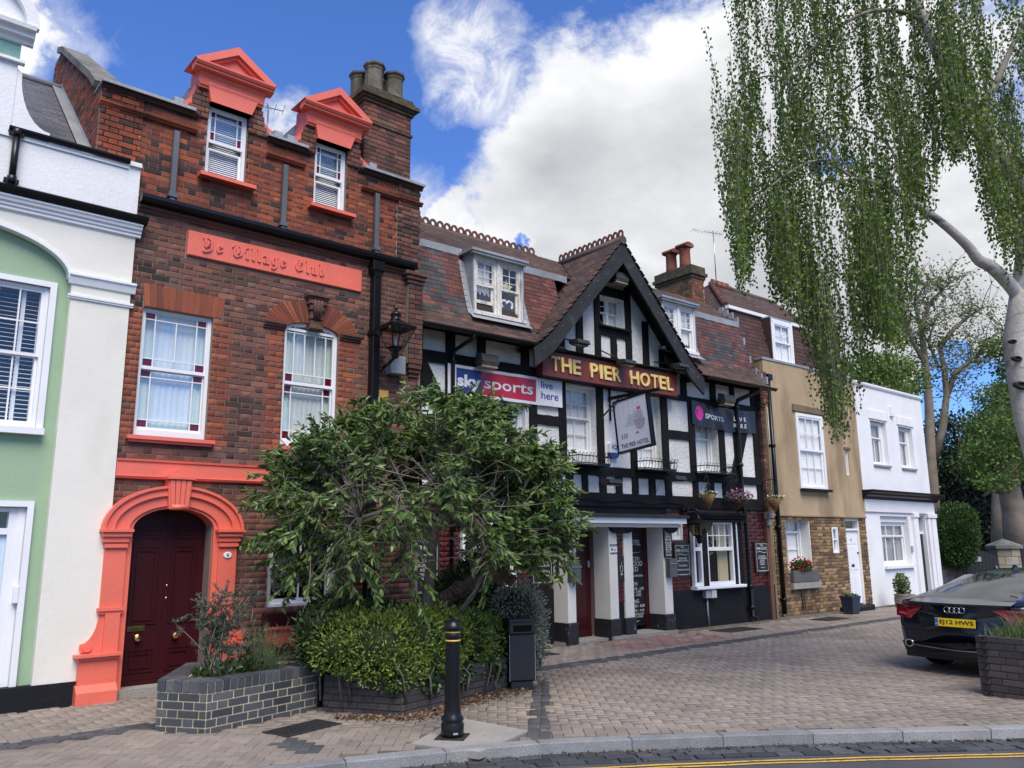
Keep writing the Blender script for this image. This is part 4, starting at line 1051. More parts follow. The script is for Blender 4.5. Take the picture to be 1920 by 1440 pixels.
for k in range(11):
    v0 = .12+k*.225; z0_ = 6.1+(v0-.12)*.837
    b.add([(1.905, v0, z0_+.02), (1.905, v0+.26, z0_+.24), (1.925, v0+.26, z0_+.33), (1.925, v0, z0_+.11), (1.78, v0, z0_+.035), (1.78, v0+.26, z0_+.255)], [(0,1,2,3),(4,5,1,0)])
b.build('step_flashing', m_lead, CL)
# right corner pier
b = MB(); b.cbox(6.22, 6.47, -.07, .02, 4.20, 5.42, .002); pr_ = b.build('corner_pier', m_mortar, CL)
items = []
for i, (z0_, z1_) in enumerate([(4.2+k*.0755, 4.2+(k+1)*.0755) for k in range(16)]):
    if i % 2: items += [((6.275, -.045, (z0_+z1_)/2), (.10, .1, .067), (0, 0, 0), m_brick_br), ((6.40, -.045, (z0_+z1_)/2), (.13, .1, .067), (0, 0, 0), m_brick_br)]
    else: items += [((6.32, -.045, (z0_+z1_)/2), (.19, .1, .067), (0, 0, 0), m_brick_br), ((6.44, -.045, (z0_+z1_)/2), (.045, .1, .067), (0, 0, 0), m_brick_br)]
pieces('brick', items, pr_, FC)
b = MB()
for k in range(3): b = MB(); b.cbox(6.20-k*.03, 6.49+k*.012, -.10-k*.025, .02, 5.42+k*.06, 5.478+k*.06, .006); b.build('corbel', m_stone_d, CL); b = MB(); b.cbox(6.24+k*.02, 6.46, -.085+k*.03, .02, 4.13-k*.06, 4.195-k*.06, .006); b.build('corbel', m_stone_d, CL)
pass
# chimney
CU0, CU1, CV0, CV1 = 5.56, 6.40, .20, .86
b = MB(); b.box(CU0+.008, CU1-.008, CV0+.008, CV1, 6.9, 8.34); ch = b.build('chimney', m_mort_l, CL)
items = []
for u, z, w_, h in lay(CU0, CU1, 7.05, 8.28, course=.072, L=.216, seed=9): items.append(((u, CV0+.048, z), (w_, .1, h), (0, 0, 0), m_brick_br if rng.random() < .6 else m_brick_mix))
for u, z, w_, h in lay(CV0, CV1, 7.05, 8.28, course=.072, L=.216, seed=11): items.append(((CU0+.048, u, z), (w_, .1, h), (0, 0, -math.pi/2), m_brick_br))
pieces('brick', items, ch, FC)
b = MB(); b.box(CU0-.02, CU1+.02, CV0-.02, CV1+.02, 7.93, 7.97)
for k, (d, z0_, z1_) in enumerate(((.03, 8.28, 8.33), (.06, 8.33, 8.37), (.10, 8.37, 8.43), (.04, 8.43, 8.50), (.02, 8.50, 8.55))): b.box(CU0-d, CU1+d, CV0-d, CV1+d, z0_, z1_-.001)
b.build('chimney_cap', mat('lichened_brick', (.07,.055,.035), .95, var=.4, vs=6, fine=.35, bump=.01, bs=30, dirt=.6, dcol=(.16,.13,.04), dscale=(6,6,6), dthr=.55), ch)
m_pot = mat('sooty_clay_pot', (.13,.115,.085), .85, var=.3, vs=5, fine=.25, dirt=.85, dcol=(.02,.018,.016), dscale=(3,3,2), dthr=.47)
for i, (u_, v_, hh) in enumerate(((5.80, .36, .47), (6.16, .36, .44), (5.74, .70, .44), (6.1, .70, .44))):
    q = MB(); q.lathe([(.165, 0), (.15, .05), (.145, hh-.1), (.155, hh-.09), (.155, hh-.06), (.18, hh-.03), (.18, hh), (.12, hh)], (u_, v_, 8.55), 8, smooth=False, rot=math.pi/8); q.build('chimney_pot', m_pot, ch)
# rainwater goods
o = pipe(CL, 5.665, -.075, .1, 5.56, .058, m_gloss_black, brackets=(4.55, 2.9, 1.3), square=True)
b = MB(); b.cbox(5.57, 5.76, -.16, -.002, 5.47, 5.62, .01); b.prism([(5.58, 5.47), (5.75, 5.47), (5.71, 5.38), (5.62, 5.38)][::-1], -.14, -.01); b.build('hopper', m_gloss_black, CL)
q = MB(); q.cbox(5.90, 6.14, -.16, -.001, 4.00, 4.265, .008); bx_ = tag(q.build('junction_box', m_galv, None, loc=tuple(FC.o), rot=(0, 0, FC.a)), 'grey metal junction box on the club wall under the street lantern', 'junction box')
q = MB(); q.cbox(5.79, 5.945, -.02, -.001, 3.64, 3.765, .002); tag(q.build('wall_sign', mat('amber_panel', lin(232,176,90), .5), None, loc=tuple(FC.o), rot=(0, 0, FC.a)), 'small amber square plate beside the black downpipe', 'sign')
# ================================================================ half-timbered hotel
FH = Frame(7.5, 10.2, -1.2)
HT = thing('timbered_hotel', 'black and white half-timbered hotel with front gable, tiled roof and white porch', 'hotel', tuple(FH.o), FH.a)
def hthing(name, label, cat, u=0, v=0, z=0, dr=0., group=None):
    return thing(name, label, cat, tuple(FH.w(u, v, z)), FH.a+R(dr), group)
WA = (.62, 1.32, 3.02, 4.0); WB = (2.235, 2.985, 3.17, 4.36); WC = (4.02, 4.745, 3.0, 4.36); WD = (5.77, 6.52, 3.0, 4.30)
GWN = (3.15, 3.835, 5.60, 6.20)
b = MB(); wallbox(b, -.98, 7.92, 2.26, 4.97, [WA, WB, WC, WD], 0, .26); hw_ = b.build('rendered_wall', m_pebble, HT)
b = MB()
def gz(u): return 7.06-abs(u-3.37)*1.07
def poly_wall(b, pts, v0, v1): b.prism(pts, v0, v1)
poly_wall(b, [(1.3, 4.971), (3.149, 4.971), (3.149, gz(3.149)), (1.3, gz(1.3))], 0, .2); poly_wall(b, [(3.836, 4.971), (5.45, 4.971), (5.45, gz(5.45)), (3.836, gz(3.836))], 0, .2)
b.box(3.149, 3.836, 0, .2, 4.971, 5.60); poly_wall(b, [(3.149, 6.2), (3.836, 6.2), (3.836, gz(3.836)), (3.37, gz(3.37)), (3.149, gz(3.149))], 0, .2)
b.build('gable_wall', m_pebble, HT)
b = MB(); b.box(3.165, 3.84, -.012, -.001, 2.955, 4.38); b.build('smooth_panel', m_render_w, HT)
def beam(u0, u1, z0, z1, pr=.035, seed=0):
    b = MB(); j = lambda a=.006: rng.uniform(-a, a)
    n = 4; long_h = (u1-u0) > (z1-z0)
    if long_h:
        us = [u0+(u1-u0)*i/n for i in range(n+1)]; top = [z1+j() for _ in us]; bot = [z0+j() for _ in us]
        for i in range(n):
            v = [(us[i],-pr,bot[i]),(us[i+1],-pr,bot[i+1]),(us[i+1],-pr,top[i+1]),(us[i],-pr,top[i]),(us[i],.002,bot[i]),(us[i+1],.002,bot[i+1]),(us[i+1],.002,top[i+1]),(us[i],.002,top[i])]
            b.add(v, [(0,1,2,3),(0,4,5,1),(2,6,7,3)]+([(0,3,7,4)] if i == 0 else [])+([(1,5,6,2)] if i == n-1 else []))
    else:
        zs = [z0+(z1-z0)*i/n for i in range(n+1)]; l = [u0+j() for _ in zs]; r_ = [u1+j() for _ in zs]
        for i in range(n):
            v = [(l[i],-pr,zs[i]),(r_[i],-pr,zs[i]),(r_[i+1],-pr,zs[i+1]),(l[i+1],-pr,zs[i+1]),(l[i],.002,zs[i]),(r_[i],.002,zs[i]),(r_[i+1],.002,zs[i+1]),(l[i+1],.002,zs[i+1])]
            b.add(v, [(0,1,2,3),(0,3,7,4),(1,5,6,2)]+([(0,4,5,1)] if i == 0 else [])+([(2,6,7,3)] if i == n-1 else []))
    return b.build('timber_beam', m_timber, HT)
beam(-.98, 7.95, 2.245, 2.48, .05); beam(-.98, 7.95, 2.785, 2.945, .045)
beam(-.98, 1.55, 4.385, 4.565, .042); beam(5.09, 7.95, 4.385, 4.50, .042); beam(-.98, 1.2, 4.90, 5.0, .04); beam(5.5, 7.95, 4.86, 4.98, .04)
for u0_, u1_ in ((-.98,-.75),(-.31,-.13),(1.40,1.56),(2.075,2.232),(2.992,3.162),(3.845,4.015),(4.75,4.935),(5.575,5.745),(6.53,6.715),(7.04,7.2),(7.745,7.95)):
    top = 4.385; beam(u0_, u1_, 2.945, top, .034)
for u0_, u1_, z1_ in ((-.98,-.75,4.9),(-.31,-.14,4.9),(.31,.47,4.9),(1.23,1.40,4.9),(5.39,5.56,4.86),(6.33,6.5,4.86),(7.0,7.14,4.86),(7.74,7.95,4.86)): beam(u0_, u1_, 4.565 if u0_ < 2 else 4.50, z1_, .034)
for u0_, u1_ in ((1.56, 2.075), (4.935, 5.575)): beam(u0_, u1_, 3.595, 3.765, .03)
u = -.98
for u0_, u1_ in ((-.98,-.75),(-.42,-.26),(.02,.18),(.46,.62),(.88,1.06),(1.32,1.50),(1.78,1.96),(2.20,2.36),(2.58,2.72),(3.015,3.18),(3.425,3.59),(3.862,4.02),(4.322,4.49),(4.785,4.963),(5.61,5.772),(6.07,6.27),(6.565,6.73),(7.05,7.18),(7.76,7.95)): beam(u0_, u1_, 2.48, 2.785, .034)
b = MB(); b.prism([(-.745, 4.384), (-.66, 4.384), (-.31, 3.80), (-.31, 3.30), (-.745, 4.05)][::-1], -.033, .0); b.build('timber_brace', m_timber, HT)
b = MB(); b.prism([(7.30, 3.98), (7.56, 3.98), (6.93, 2.49), (6.72, 2.49), (6.72, 2.60)][::-1], -.036, .0); b.build('timber_brace', m_timber, HT)
# sash windows in deep reveals
sash(HT, *WA, .10, (3, 2), (1, 1), .5, .04, .014, cur='nets'); 
sash(HT, *WB, .13, (3, 2), (2, 2), .52, .045, .014, cur='nets', sill=(.0, .12, .05))
sash(HT, *WC, .13, (3, 2), (2, 2), .52, .045, .014, cur='nets', sill=(.0, .12, .05))
sash(HT, *WD, .165, (3, 2), (1, 1), .52, .045, .014, cur='nets', sill=(.0, .12, .05))
sash(HT, GWN[0], 3.50, GWN[2], GWN[3], .13, (2, 2), (1, 1), .5, .03, .011, cur=None); sash(HT, 3.501, 3.835, GWN[2], GWN[3], .13, (2, 2), (1, 1), .5, .03, .011, cur='net')
# gable timbers
beam(3.01, 3.148, 4.98, 6.45, .034); beam(3.838, 3.99, 4.98, 6.45, .034); beam(3.148, 3.838, 6.2, 6.38, .036); beam(3.148, 3.838, 5.415, 5.575, .036)
for u0_, u1_ in ((2.53,2.69),(4.31,4.47),(2.10,2.235),(4.775,4.94),(1.66,1.80),(5.0,5.1)): beam(u0_, u1_, 4.98, min(gz(u0_), gz(u1_))-.02, .034)
beam(3.425, 3.575, 4.98, 5.415, .034)
b = MB(); b.box(3.10, 3.92, -.11, -.036, 5.555, 5.59); b.build('window_ledge', m_timber, HT)
# ---- roof geometry
PROF = [(-.44, 4.87), (-.28, 4.965), (-.12, 5.11), (.0, 5.34), (.10, 5.66), (.20, 6.02), (.31, 6.46)]
UP0, UP1 = (.34, 6.50), (1.36, 7.26)
def prof_z(v):
    if v <= PROF[0][0]: return PROF[0][1]-.3
    for (a, za), (c, zc) in zip(PROF[:-1], PROF[1:]):
        if v <= c: return za+(zc-za)*(v-a)/(c-a)
    if v < UP1[0]: return UP0[1]+(UP1[1]-UP0[1])*(v-UP0[0])/(UP1[0]-UP0[0])
    return UP1[1]
GC, GZ = 3.37, 7.20
def gable_z(u):
    d = abs(u-GC); z = GZ-d*1.12
    return z if d < 1.75 else z+(d-1.75)**2*.55
def sheet_x(b, prof, u0, u1, th=.05):
    for (a, za), (c, zc) in zip(prof[:-1], prof[1:]):
        b.add([(u0,a,za),(u1,a,za),(u1,c,zc),(u0,c,zc),(u0,a+th,za-th),(u1,a+th,za-th),(u1,c+th,zc-th),(u0,c+th,zc-th)], [(0,1,2,3),(4,7,6,5),(0,4,5,1),(0,3,7,4),(1,5,6,2),(3,2,6,7)])
m_under = mat('roof_underlay', (.035,.028,.024), .95, var=.3)
b = MB(); sheet_x(b, PROF, -.98, 1.9); sheet_x(b, PROF, 4.9, 7.95); sheet_x(b, [UP0, UP1], -.98, 8.0, .04); b.add([(-.98,1.36,7.25),(8.0,1.36,7.25),(8.0,3.5,5.2),(-.98,3.5,5.2)], [(0,1,2,3)])
for s_ in (-1, 1):
    us = [0, .6, 1.2, 1.75, 2.0, 2.25]
    for a, c in zip(us[:-1], us[1:]):
        b.add([(GC+s_*a,-.47,gable_z(GC+a)-.012),(GC+s_*c,-.47,gable_z(GC+c)-.012),(GC+s_*c,1.36,gable_z(GC+c)-.012),(GC+s_*a,1.36,gable_z(GC+a)-.012)], [(0,1,2,3)])
rf = b.build('roof', m_under, HT)
m_tile_br = mat('clay_tile_brown', [(.085,.05,.038),(.07,.042,.034),(.10,.055,.04),(.055,.038,.034)], .88, var=.3, vs=1.5, fine=.25, fs=50, bump=.002, piece=.25, dirt=.45, dcol=(.05,.05,.035), dthr=.56)
m_tile_red = mat('clay_tile_red', [(.135,.048,.04),(.11,.042,.037),(.09,.037,.034),(.15,.058,.047)], .85, var=.25, vs=2, fine=.2, fs=50, bump=.002, piece=.25)
m_tile_sl = mat('clay_tile_slate', [(.045,.045,.05),(.06,.058,.06),(.035,.035,.04),(.075,.062,.058)], .75, var=.3, fine=.2, fs=50, bump=.002, piece=.25)
items = []
def put_tile(u, v, z, w_, ang, m, L_=.16, rz=0., t=.011): items.append(((u, v, z), (w_-.004, L_, t), (ang, 0, rz), m))
s = 0; segs = []
for (a, za), (c, zc) in zip(PROF[:-1], PROF[1:]): segs.append(((a, za), (c, zc), math.hypot(c-a, zc-za)))
tot = sum(x[2] for x in segs); g = .082; k = 0
def prof_at(s):
    for p, q, l in segs:
        if s <= l: return p[0]+(q[0]-p[0])*s/l, p[1]+(q[1]-p[1])*s/l, math.atan2(q[1]-p[1], q[0]-p[0])
        s -= l
    return q[0], q[1], math.atan2(q[1]-p[1], q[0]-p[0])
while k*g < tot-.02:
    v, z, a = prof_at(k*g+.05)
    for ua, ub in ((-.98, 2.2), (4.5, 7.95)):
        u = ua-(.08 if k % 2 else 0)
        while u < ub:
            uu = u+.08
            if gable_z(uu) < z+.02 or abs(uu-GC) > 2.28:
                in_d = (.16 < uu < 1.36 and z > 5.30) or (4.8 < uu < 6.06 and z > 5.38)
                if not in_d and ua-.02 < u+.16 and uu < 7.93 and uu > -.96:
                    n = math.sin(uu*3.1+z*2)+math.sin(z*5-uu*2)+rng.uniform(-2.2, 2.2)
                    if z < 5.3: m = m_tile_br
                    elif uu < .3: m = m_tile_sl if n < .9 and not (uu > -.2 and z > 5.6) else m_tile_red
                    elif uu > 6: m = m_tile_red if n < .7 else m_tile_sl
                    else: m = m_tile_red
                    put_tile(uu, v, z+.012, .16, a-.07, m)
            u += .16
    k += 1
L_ = math.hypot(UP1[0]-UP0[0], UP1[1]-UP0[1]); a = math.atan2(UP1[1]-UP0[1], UP1[0]-UP0[0]); k = 0
while k*.085 < L_-.03:
    t = (k*.085+.05)/L_; v, z = UP0[0]+(UP1[0]-UP0[0])*t, UP0[1]+(UP1[1]-UP0[1])*t
    u = -.98-(.08 if k % 2 else 0)
    while u < 8.0:
        if gable_z(u+.08) < z+.01 and u > -1.0: put_tile(u+.08, v, z+.012, .16, a-.07, m_tile_br)
        u += .16
    k += 1
for s_ in (-1, 1):
    d = 2.27; k = 0
    while d > .06:
        za = gable_z(GC+d); ang = math.atan2(gable_z(GC+d-.05)-gable_z(GC+d+.05), .1)
        v = -.49+(.08 if k % 2 else 0)
        while v < 1.34:
            if v+.08 < UP1[0] and prof_z(v+.08) < za+.03: 
                # tiles climb from the eaves to the ridge across the gable: local y of the tile points up the slope
                put_tile(GC+s_*(d-.03), v+.08, za+.035, .16, ang-.07, m_tile_br, .14, rz=(math.pi/2 if s_ > 0 else -math.pi/2))
            v += .16
        d -= .083*math.cos(ang); k += 1
pieces('roof_tile', items, rf, FH, kind='paver')
# ridge with pierced crest tiles
m_crest = mat('terracotta_crest', (.15,.055,.04), .88, var=.35, vs=6, fine=.2, dirt=.4, dcol=(.06,.05,.045), dthr=.52)
m_ridge = mat('ridge_mortar_tile', (.10,.082,.068), .92, var=.3, fine=.2, bump=.004, bs=40)
def crest(p, q, n):
    p, q = Vector(p), Vector(q); d = (q-p)/n; t = d.normalized(); L_ = d.length
    b = MB(); b.tube([tuple(p-Vector((0,0,.035))), tuple(q-Vector((0,0,.035)))], .085, 8); b.build('ridge', m_ridge, rf)
    for i in range(n):
        c = p+d*(i+.5); b = MB(); ro_ = arc(0, .06, L_*.49, .085, -20, 200, 9); ri = arc(0, .065, L_*.24, .035, -20, 200, 9)
        ro_ = [(L_*.49, 0)]+ro_+[(-L_*.49, 0)]; ri = [(L_*.17, .02)]+ri+[(-L_*.17, .02)]
        b.band(ro_, ri, -.012, .012); b.box(-L_*.49, L_*.49, -.0115, .0115, -.03, .02)
        b.build('crest_tile', m_crest, rf, loc=tuple(c+Vector((0,0,.04))), rot=(0, -math.asin(t.z), math.atan2(t.y, t.x)))
crest((-.70, 1.36, 7.26), (2.75, 1.36, 7.24), 22); crest((GC, -.49, 7.22), (GC, 1.32, 7.22), 13)
b = MB(); b.prism([(-.98, 6.52), (-.98, 7.05), (-.70, 7.28), (-.62, 7.22)], .5, 1.3); b.build('verge', m_ridge, rf)
b = MB()
for u0_, u1_ in ((-.98, .20), (1.34, 2.6), (6.05, 7.9)): 
    n_ = max(2, int((u1_-u0_)/.12))
    for i in range(n_): b.box(u0_+(u1_-u0_)*i/n_, u0_+(u1_-u0_)*(i+1)/n_, .27-rng.uniform(0, .006), .30, 6.375+rng.uniform(-.006, .006), 6.50)
    b.add([(u0_,.27,6.50),(u1_,.27,6.50),(u1_,.42,6.57),(u0_,.42,6.57)], [(0,1,2,3)]); b.build('lead_flashing', m_lead, rf); b = MB()
# bargeboards
m_barge = mat('weathered_black_board', (.020,.021,.023), .7, var=.35, vs=5, fine=.35, bump=.004, bs=40, dirt=.35, dcol=(.10,.10,.10), dscale=(5,5,5), dthr=.6)
for s_ in (-1, 1):
    X = lambda d: GC+s_*d
    ds = [0, .7, 1.4, 1.8, 2.05, 2.22]; top = [(X(d), gable_z(GC+d)-.05) for d in ds]; bot = [(X(max(0, d-.02)), gable_z(GC+d)-.05-(.42 if d < .1 else .36 if d < 2 else .32)) for d in ds]
    b = MB(); b.band(top, bot, -.46, -.41) if s_ > 0 else b.band(bot, top, -.46, -.41); b.build('bargeboard', m_barge, HT)
    b = MB()
    for a, c in zip(ds[:-1], ds[1:]): b.add([(X(a),-.41,gable_z(GC+a)-.06),(X(c),-.41,gable_z(GC+c)-.06),(X(c),.0,gable_z(GC+c)-.06),(X(a),.0,gable_z(GC+a)-.06)], [(0,1,2,3)])
    b.build('soffit', m_timber, HT)
    b = MB()
    for i in range(9):
        d = .25+i*.22; b.tube([(X(d), -.462, gable_z(GC+d)-.18-(i % 2)*.08), (X(d), -.468, gable_z(GC+d)-.18-(i % 2)*.08)], .008, 6)
    b.build('bolt_heads', m_galv, HT, kind='stuff')
b = MB(); b.bar((GC, -.35, 7.0), (GC, -.02, 7.0), .12, .12); b.build('ridge_beam', m_timber, HT)
# eaves, gutters and downpipes
for u0_, u1_ in ((-.98, 1.16), (5.62, 7.95)):
    b = MB(); b.add([(u0_,-.44,4.85),(u1_,-.44,4.85),(u1_,.0,4.98),(u0_,.0,4.98)], [(0,1,2,3)])
    x = u0_+.15
    while x < u1_: b.bar((x, -.42, 4.83), (x, .0, 4.95), .05, .08); x += .4
    b.build('eaves', m_timber, HT)
gutter(HT, -1.02, 1.14, -.47, 4.86, .06); gutter(HT, 5.64, 8.02, -.47, 4.855, .06)
def downpipe(pts, r=.035, col=()):
    b = MB(); b.tube(pts, r, 10); o = b.build('downpipe', m_gloss_black, HT)
    for p in col:
        c = MB(); c.lathe([(r*1.1, -.035), (r*1.4, -.03), (r*1.4, .03), (r*1.1, .035)], p, 12); c.box(p[0]-r-.03, p[0]+r+.03, p[1]+r*.3, -.001, p[2]-.018, p[2]+.018); c.build('pipe_collar', m_gloss_black, o)
downpipe([(-.08, -.47, 4.83), (-.08, -.46, 4.76), (-.22, -.12, 4.60), (-.22, -.09, 4.5), (-.22, -.09, .1)], .034, ((-.22, -.09, 4.45), (-.22, -.09, 3.1)))
downpipe([(7.45, -.47, 4.83), (7.45, -.46, 4.76), (7.12, -.12, 4.56), (7.10, -.1, 4.45), (7.10, -.1, 2.4), (7.16, -.1, 2.1), (7.18, -.1, .12), (7.22, -.2, .06)], .045, ((7.1, -.1, 4.40), (7.1, -.1, 3.18), (7.18, -.1, .70), (7.18, -.1, .28)))
# dormers
def hotel_dormer(u0, u1, z0, z1, extra=False):
    v = -.03
    d = MB(); d.box(u0-.03, u0, v, .6, z0-.02, z1); d.box(u1, u1+.03, v, .6, z0-.02, z1); d.build('dormer_cheek', m_lead, HT)
    b = MB(); b.box(u0-.11, u1+.07, v-.10, 1.0, z1+.041, z1+.085); b.box(u0-.09, u1+.05, v-.08, v-.005, z1, z1+.04); b.box(u0-.03, u1+.03, v, .7, z1-.0, z1+.04); b.build('dormer_roof', m_lead, HT)
    m_ = (u0+u1)/2
    for a, c, op in ((u0+.02, m_-.035, .14 if extra else 0), (m_+.035, u1-.02, 0)):
        w = sash(HT, a, c, z0+.03, z1-.03, v+.03, (2, 3), (1, 1), .50, .045, .012, mf=m_wood_w if extra else m_white, cur=None if extra else 'net', open_=op)
        if extra and op == 0: star_w = (w, a, c)
        if extra and op: left_w = (w, a, c)
    b = MB(); b.box(u0, u0+.019, v, .06, z0, z1); b.box(u1-.019, u1, v, .06, z0, z1); b.box(m_-.034, m_+.034, v+.005, .08, z0+.03, z1-.03); b.box(u0+.02, u1-.02, v, .06, z1-.029, z1-.001); b.box(u0-.04, u1+.04, v-.05, .06, z0-.03, z0+.028)
    b.build('dormer_frame', m_wood_w if extra else m_white, HT)
    b = MB()
    for i in range(9):
        s0, s1 = i/9, (i+1)/9; t = prof_at; za, zb = z0-.05+(z1-z0)*s0, z0-.05+(z1-z0)*s1
        va = np.interp(za, [p[1] for p in PROF], [p[0] for p in PROF]); vb = np.interp(zb, [p[1] for p in PROF], [p[0] for p in PROF])
        for sx, e in ((-1, u0-.03), (1, u1+.03)): b.add([(e, va-.035, za), (e+sx*.11, va-.03, za+.01), (e+sx*.11, vb-.03, zb), (e, vb-.035, zb)], [(0,1,2,3) if sx > 0 else (3,2,1,0)])
    b.add([(u0-.12,-.17,z0-.13),(u1+.12,-.17,z0-.13),(u1+.1,-.045,z0-.028),(u0-.1,-.045,z0-.028)], [(0,1,2,3)])
    b.build('lead_flashing', m_lead, HT)
    if extra:
        w, a, c = star_w; cx, cz = (a+c)/2-.01, z0+.60
        b = MB(); st = []
        for i in range(10): r_ = .15 if i % 2 == 0 else .062; t = R(90+36*i); st.append((cx+r_*math.cos(t), cz+r_*math.sin(t)))
        b.prism(st[::-1], .09, .10); b.build('star_ornament', mat('cream_paper', lin(232,222,190), .8), w)
        b = MB(); cz = z0+.26; hp = []
        for i in range(25):
            t = 2*math.pi*i/24; hp.append((cx+.0085*16*math.sin(t)**3*.9, .09, cz+.0085*(13*math.cos(t)-5*math.cos(2*t)-2*math.cos(3*t)-math.cos(4*t))))
        b.tube(hp, [.02+.008*(i % 2) for i in range(25)], 6); b.build('heart_wreath', m_white, w)
        w, a, c = left_w; b = MB(); curtain(b, a+.05, c-.05, z0+.30, z1-.06, .12, 4, .01); b.build('net_curtain', m_net, w)
    return
hotel_dormer(.24, 1.27, 5.33, 6.33, True); hotel_dormer(4.93, 5.93, 5.42, 6.40)
# ---- ground floor
def gl_mat(u, z): return m_glazed
b = MB(); wallbox(b, -.98, 8.05, -.03, 2.24, [(2.07, 2.86, -.03, 1.87), (3.45, 4.26, -.03, 1.87), (5.44, 7.0, .72, 2.1), (.0, 1.1, .9, 1.95), (4.93, 5.25, 1.64, 1.97)], .03, .28); gw = b.build('ground_floor_wall', m_mort_l, HT)
holes = [hole(1.80, 4.55, -1, 2.1), hole(5.42, 7.04, .5, 2.24), hole(-.0, 1.1, .88, 2.0), hole(4.90, 5.28, 1.62, 2.0), hole(-9, 9, -1, .70)]
items = [((u, .053+rng.gauss(0, .0006), z), (w_, .1, h), (0, 0, 0), m_glazed) for u, z, w_, h in lay(-.98, 8.04, .0, 2.235, holes, course=.0745, L=.224, bond='flemish', seed=4)]
items += [((u, -.302, z), (w_, .05, h), (0, 0, 0), m_glazed) for u, z, w_, h in lay(3.06, 3.225, .60, 1.86, course=.0745, L=.224)]
pieces('glazed_brick', items, gw, FH, vis=lambda it: it[0][0] > 1.2)
b = MB(); b.box(4.475, 8.16, -.02, .03, -.03, .698); b.build('dado', m_plinth, HT); b = MB(); b.box(-.98, 1.87, -.02, .03, -.03, .86); b.build('dado', m_plinth, HT)
b = MB(); b.box(7.95, 8.06, -.06, .3, -.03, 2.2); b.build('wall_end', m_brick_br, HT)
# porch
m_porch = mat('porch_render', lin(222,218,207), .8, var=.06, vs=2, fine=.05, bump=.003, bs=12, dirt=.25, dcol=(.4,.38,.33), dthr=.58)
m_base = mat('chipped_black_base', (.016,.016,.018), .55, var=.2, bump=.004, bs=30, dirt=.9, dcol=(.42,.40,.36), dscale=(9,9,9), dthr=.635)
for u0_, u1_, lw in ((1.885, 2.065, 0), (2.86, 3.06, 1), (3.225, 3.445, 1), (4.25, 4.47, 1)):
    b = MB(); b.cbox(u0_, u1_, -.35, .03, .33, 1.865, .006); b.build('porch_pier', m_porch, HT)
    b = MB(); b.cbox(u0_-.025, u1_+.02, -.38, .03, -.03, .33, .012); b.build('pier_base', m_base, HT)
b = MB(); b.box(3.061, 3.224, -.29, .03, 0, 1.865); b.build('pier_infill', m_mort_l, HT)
b = MB(); b.box(3.081, 3.204, -.33, -.291, -.03, .60); b.build('pier_dado', m_plinth, HT)
b = MB(); b.box(1.80, 4.60, -.44, .0, 1.868, 1.93); b.build('porch_soffit', m_porch, HT)
b = MB(); b.cbox(1.78, 4.74, -.53, -.0, 1.931, 2.03, .004); b.build('porch_fascia', m_white, HT)
b = MB(); b.add([(1.74,-.57,2.032),(4.78,-.57,2.032),(4.78,-.57,2.085),(1.74,-.57,2.085),(1.74,.0,2.032),(4.78,.0,2.032),(4.78,-.02,2.12),(1.74,-.02,2.12)], [(0,1,2,3),(3,2,6,7),(0,4,5,1),(1,5,6,2),(0,3,7,4)])
for x in (2.2, 3.0, 3.9): b.bar((x, -.565, 2.092), (x, -.06, 2.123), .03, .016)
b.build('porch_roof', mat('dark_lead', (.035,.037,.042), .7, spec=.25, var=.25, fine=.15, bump=.003, bs=20), HT)
b = MB(); b.box(1.74, 4.78, -.02, .03, 2.121, 2.24); b.build('porch_beam', m_timber, HT)
for cx in (1.97, 3.14, 4.43):
    b = MB(); w_ = .30 if cx > 3 and cx < 4 else .18
    b.prism([(cx-w_, 1.866), (cx+w_, 1.866), (cx+w_-.05, 1.80), (cx+w_-.14, 1.765), (cx-w_+.14, 1.765), (cx-w_+.05, 1.80)][::-1], -.43, -.36); b.build('porch_bracket', m_timber, HT)
b = MB(); b.box(2.84, 4.5, -.42, .1, -.03, .055); b.box(1.85, 2.86, -.30, .1, -.03, .03); b.build('doorstep', m_conc, HT)
m_mar = mat('maroon_door', (.055,.006,.010), .4, var=.15, coat=.1)
b = MB(); b.box(2.40, 2.85, .12, .17, .04, 1.86); dr = b.build('front_door', m_mar, HT)
q = MB(); q.band([(2.45,.2),(2.78,.2),(2.78,.85),(2.45,.85)], [(2.47,.22),(2.76,.22),(2.76,.83),(2.47,.83)], .108, .12, closed=True); q.band([(2.45,.95),(2.78,.95),(2.78,1.75),(2.45,1.75)], [(2.47,.97),(2.76,.97),(2.76,1.73),(2.47,1.73)], .108, .12, closed=True); q.build('door_panel', m_mar, dr)
q = MB(); q.cbox(2.78, 2.82, .09, .119, 1.18, 1.30, .005); q.build('door_handle', m_galv, dr)
b = MB(); b.box(2.07, 2.86, .27, .29, 0, 1.87); b.build('dark_hall', m_dark_in, HT)
m_board = mat('black_signboard', (.010,.011,.013), .35, var=.1, fine=.05); m_let = mat('white_lettering', lin(222,222,215), .6, var=.03); m_letd = mat('cream_lettering', lin(215,205,160), .6)
m_dim = mat('worn_lettering', lin(170,168,150), .6)
b = MB(); b.box(2.08, 2.41, .06, .09, 1.185, 1.335); o = b.build('entrance_plate', m_board, HT)
text('ENTRANCE', o, 2.10, 2.385, 1.215, 1.305, .058, m_dim)
b = MB(); b.box(2.15, 2.30, .10, .11, 1.38, 1.68); b.build('paper_notice', mat('paper', lin(190,190,180), .8), HT)
